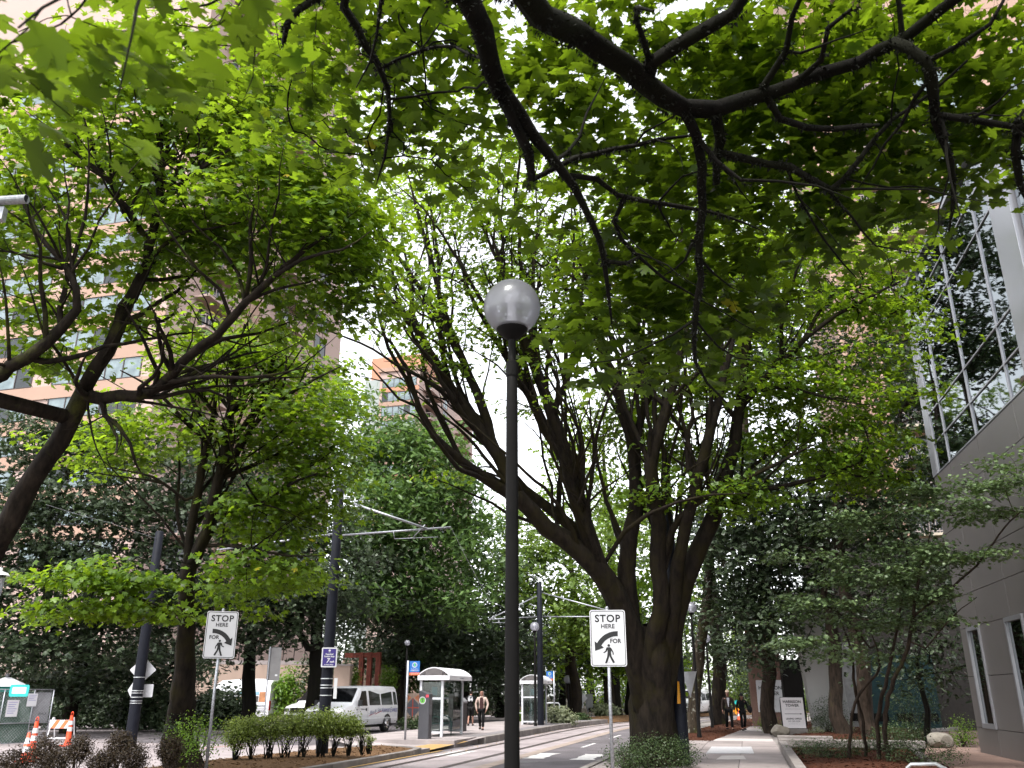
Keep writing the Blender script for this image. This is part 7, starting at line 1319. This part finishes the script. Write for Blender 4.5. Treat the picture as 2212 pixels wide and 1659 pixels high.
# bush at the foot of the big maple, grasses and ground cover
c = P(1424, 1650, 20.1); shrub('low_bush', 'low dark leafy bush at the foot of the big maple', c, .95, .5, .4, 6500, .055, LG, 8, 0, zc=.24, shell=5)
c = P(1352, 1660, 19.6); shrub('low_bush', 'small low bush beside the right stop sign post', c, .5, .4, .3, 1600, .055, LG, 5, 0, zc=.25, shell=4)
for i, (u, v, D, rx, rz_, n, lm, lab) in enumerate(((1900, 1625, 24.5, 1.1, .3, 2600, LG, 'low ground cover around the vine maple stems'), (1800, 1640, 22.5, .9, .28, 2200, LG, 'low ground cover at the left of the vine maple'), (1990, 1640, 20.5, 1.0, .3, 2200, LG, 'low ground cover beside the handrail'), (1745, 1630, 24, .6, .22, 1200, LG, 'low ground cover at the edge of the pavement'), (1940, 1590, 28, .9, .4, 2000, LG, 'rounded shrub left of the pale boulder'), (2075, 1560, 28, .4, .5, 900, LBR, 'bright leafy shrub at the office corner'), (1790, 1545, 36, .8, .75, 2200, LG, 'dark evergreen shrub right of the sign board'), (1820, 1565, 34.5, .45, .35, 800, LP, 'pale leafed shrub in front of the white buttress'), (1660, 1555, 38, .5, .45, 900, LBR, 'bright shrub below the white wall sign'), (1685, 1565, 36.5, .4, .25, 500, LP, 'tuft of pale grass left of the sign board'), (1762, 1575, 35, .35, .18, 400, LP, 'tuft of pale grass right of the sign board'), (1975, 1545, 32, 1.0, 1.1, 2600, LG, 'dark shrub against the teal wall'))):
    c = P(u, v, D); shrub('garden_shrub', lab, c, rx, rx * .7, rz_, n, .075 if D > 26 else .055, lm, 5, 0, 'garden shrubs by the entrance', 3.5, zc=rz_ * .85, spiky='grass' in lab)
# shrubs beyond the streetcar stop
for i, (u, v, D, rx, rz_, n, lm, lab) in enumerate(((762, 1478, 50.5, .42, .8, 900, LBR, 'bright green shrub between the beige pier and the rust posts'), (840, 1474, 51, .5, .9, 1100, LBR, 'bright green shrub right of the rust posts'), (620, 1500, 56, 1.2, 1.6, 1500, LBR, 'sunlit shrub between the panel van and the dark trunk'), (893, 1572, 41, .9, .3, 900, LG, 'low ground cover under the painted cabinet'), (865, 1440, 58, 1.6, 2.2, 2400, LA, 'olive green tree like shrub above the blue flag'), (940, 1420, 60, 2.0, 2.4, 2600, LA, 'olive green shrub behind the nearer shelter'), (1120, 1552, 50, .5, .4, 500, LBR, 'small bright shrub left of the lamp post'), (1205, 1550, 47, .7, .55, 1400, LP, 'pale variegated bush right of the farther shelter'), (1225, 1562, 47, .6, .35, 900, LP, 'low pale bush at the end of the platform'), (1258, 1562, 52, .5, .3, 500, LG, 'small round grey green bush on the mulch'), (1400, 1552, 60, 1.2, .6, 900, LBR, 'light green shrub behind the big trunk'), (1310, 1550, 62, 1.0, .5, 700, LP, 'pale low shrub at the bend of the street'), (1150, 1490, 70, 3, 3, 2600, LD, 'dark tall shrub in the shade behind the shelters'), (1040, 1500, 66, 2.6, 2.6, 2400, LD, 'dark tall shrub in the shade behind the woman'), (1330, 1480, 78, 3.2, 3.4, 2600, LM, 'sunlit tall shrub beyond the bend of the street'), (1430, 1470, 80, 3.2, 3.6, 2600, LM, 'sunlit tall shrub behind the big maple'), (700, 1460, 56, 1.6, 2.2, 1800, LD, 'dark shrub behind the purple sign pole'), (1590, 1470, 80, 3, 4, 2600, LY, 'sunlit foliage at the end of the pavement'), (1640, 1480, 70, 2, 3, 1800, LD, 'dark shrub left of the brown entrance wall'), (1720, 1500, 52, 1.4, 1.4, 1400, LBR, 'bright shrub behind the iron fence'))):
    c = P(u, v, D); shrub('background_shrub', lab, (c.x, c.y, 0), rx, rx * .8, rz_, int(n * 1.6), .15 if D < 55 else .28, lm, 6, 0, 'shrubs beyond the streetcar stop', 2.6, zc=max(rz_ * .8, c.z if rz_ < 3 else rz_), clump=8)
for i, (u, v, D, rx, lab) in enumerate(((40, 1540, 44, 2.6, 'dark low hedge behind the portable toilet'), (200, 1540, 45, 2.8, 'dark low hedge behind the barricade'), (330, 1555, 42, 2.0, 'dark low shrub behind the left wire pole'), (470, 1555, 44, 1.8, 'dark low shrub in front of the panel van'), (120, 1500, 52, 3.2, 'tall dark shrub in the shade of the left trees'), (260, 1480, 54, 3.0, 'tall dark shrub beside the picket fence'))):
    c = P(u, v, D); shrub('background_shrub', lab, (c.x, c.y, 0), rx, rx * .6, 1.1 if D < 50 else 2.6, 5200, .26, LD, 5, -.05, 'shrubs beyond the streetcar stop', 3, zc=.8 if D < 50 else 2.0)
mound('mulch_bed', spoly((57.2, -14), (57.2, -9.7), (75, -9.6), (95, -9.6), (95, -16)), .3, M['tanmulch'], z=-.08, seed=9)
# dry leaves in the gutter
vs = []
for i in range(260):
    s_ = rng.uniform(26, 60); p_ = S(s_, -9.55 + abs(rng.normal()) * .25, -.098); vs.append(list(p_))
vs = np.array(vs); (V, F, r), _ = leaves_at(vs, 1, .02, .06, 3, flat=.1, tilt=.3, tmpl=OV); tag(obj_from('gutter_leaves', np_mesh('gutter_leaves', V, F, leaf_mat('dry_leaf', (.2, .13, .06), (.4, .28, .13), (.2, .1, .04), .2), r)), kind='stuff')
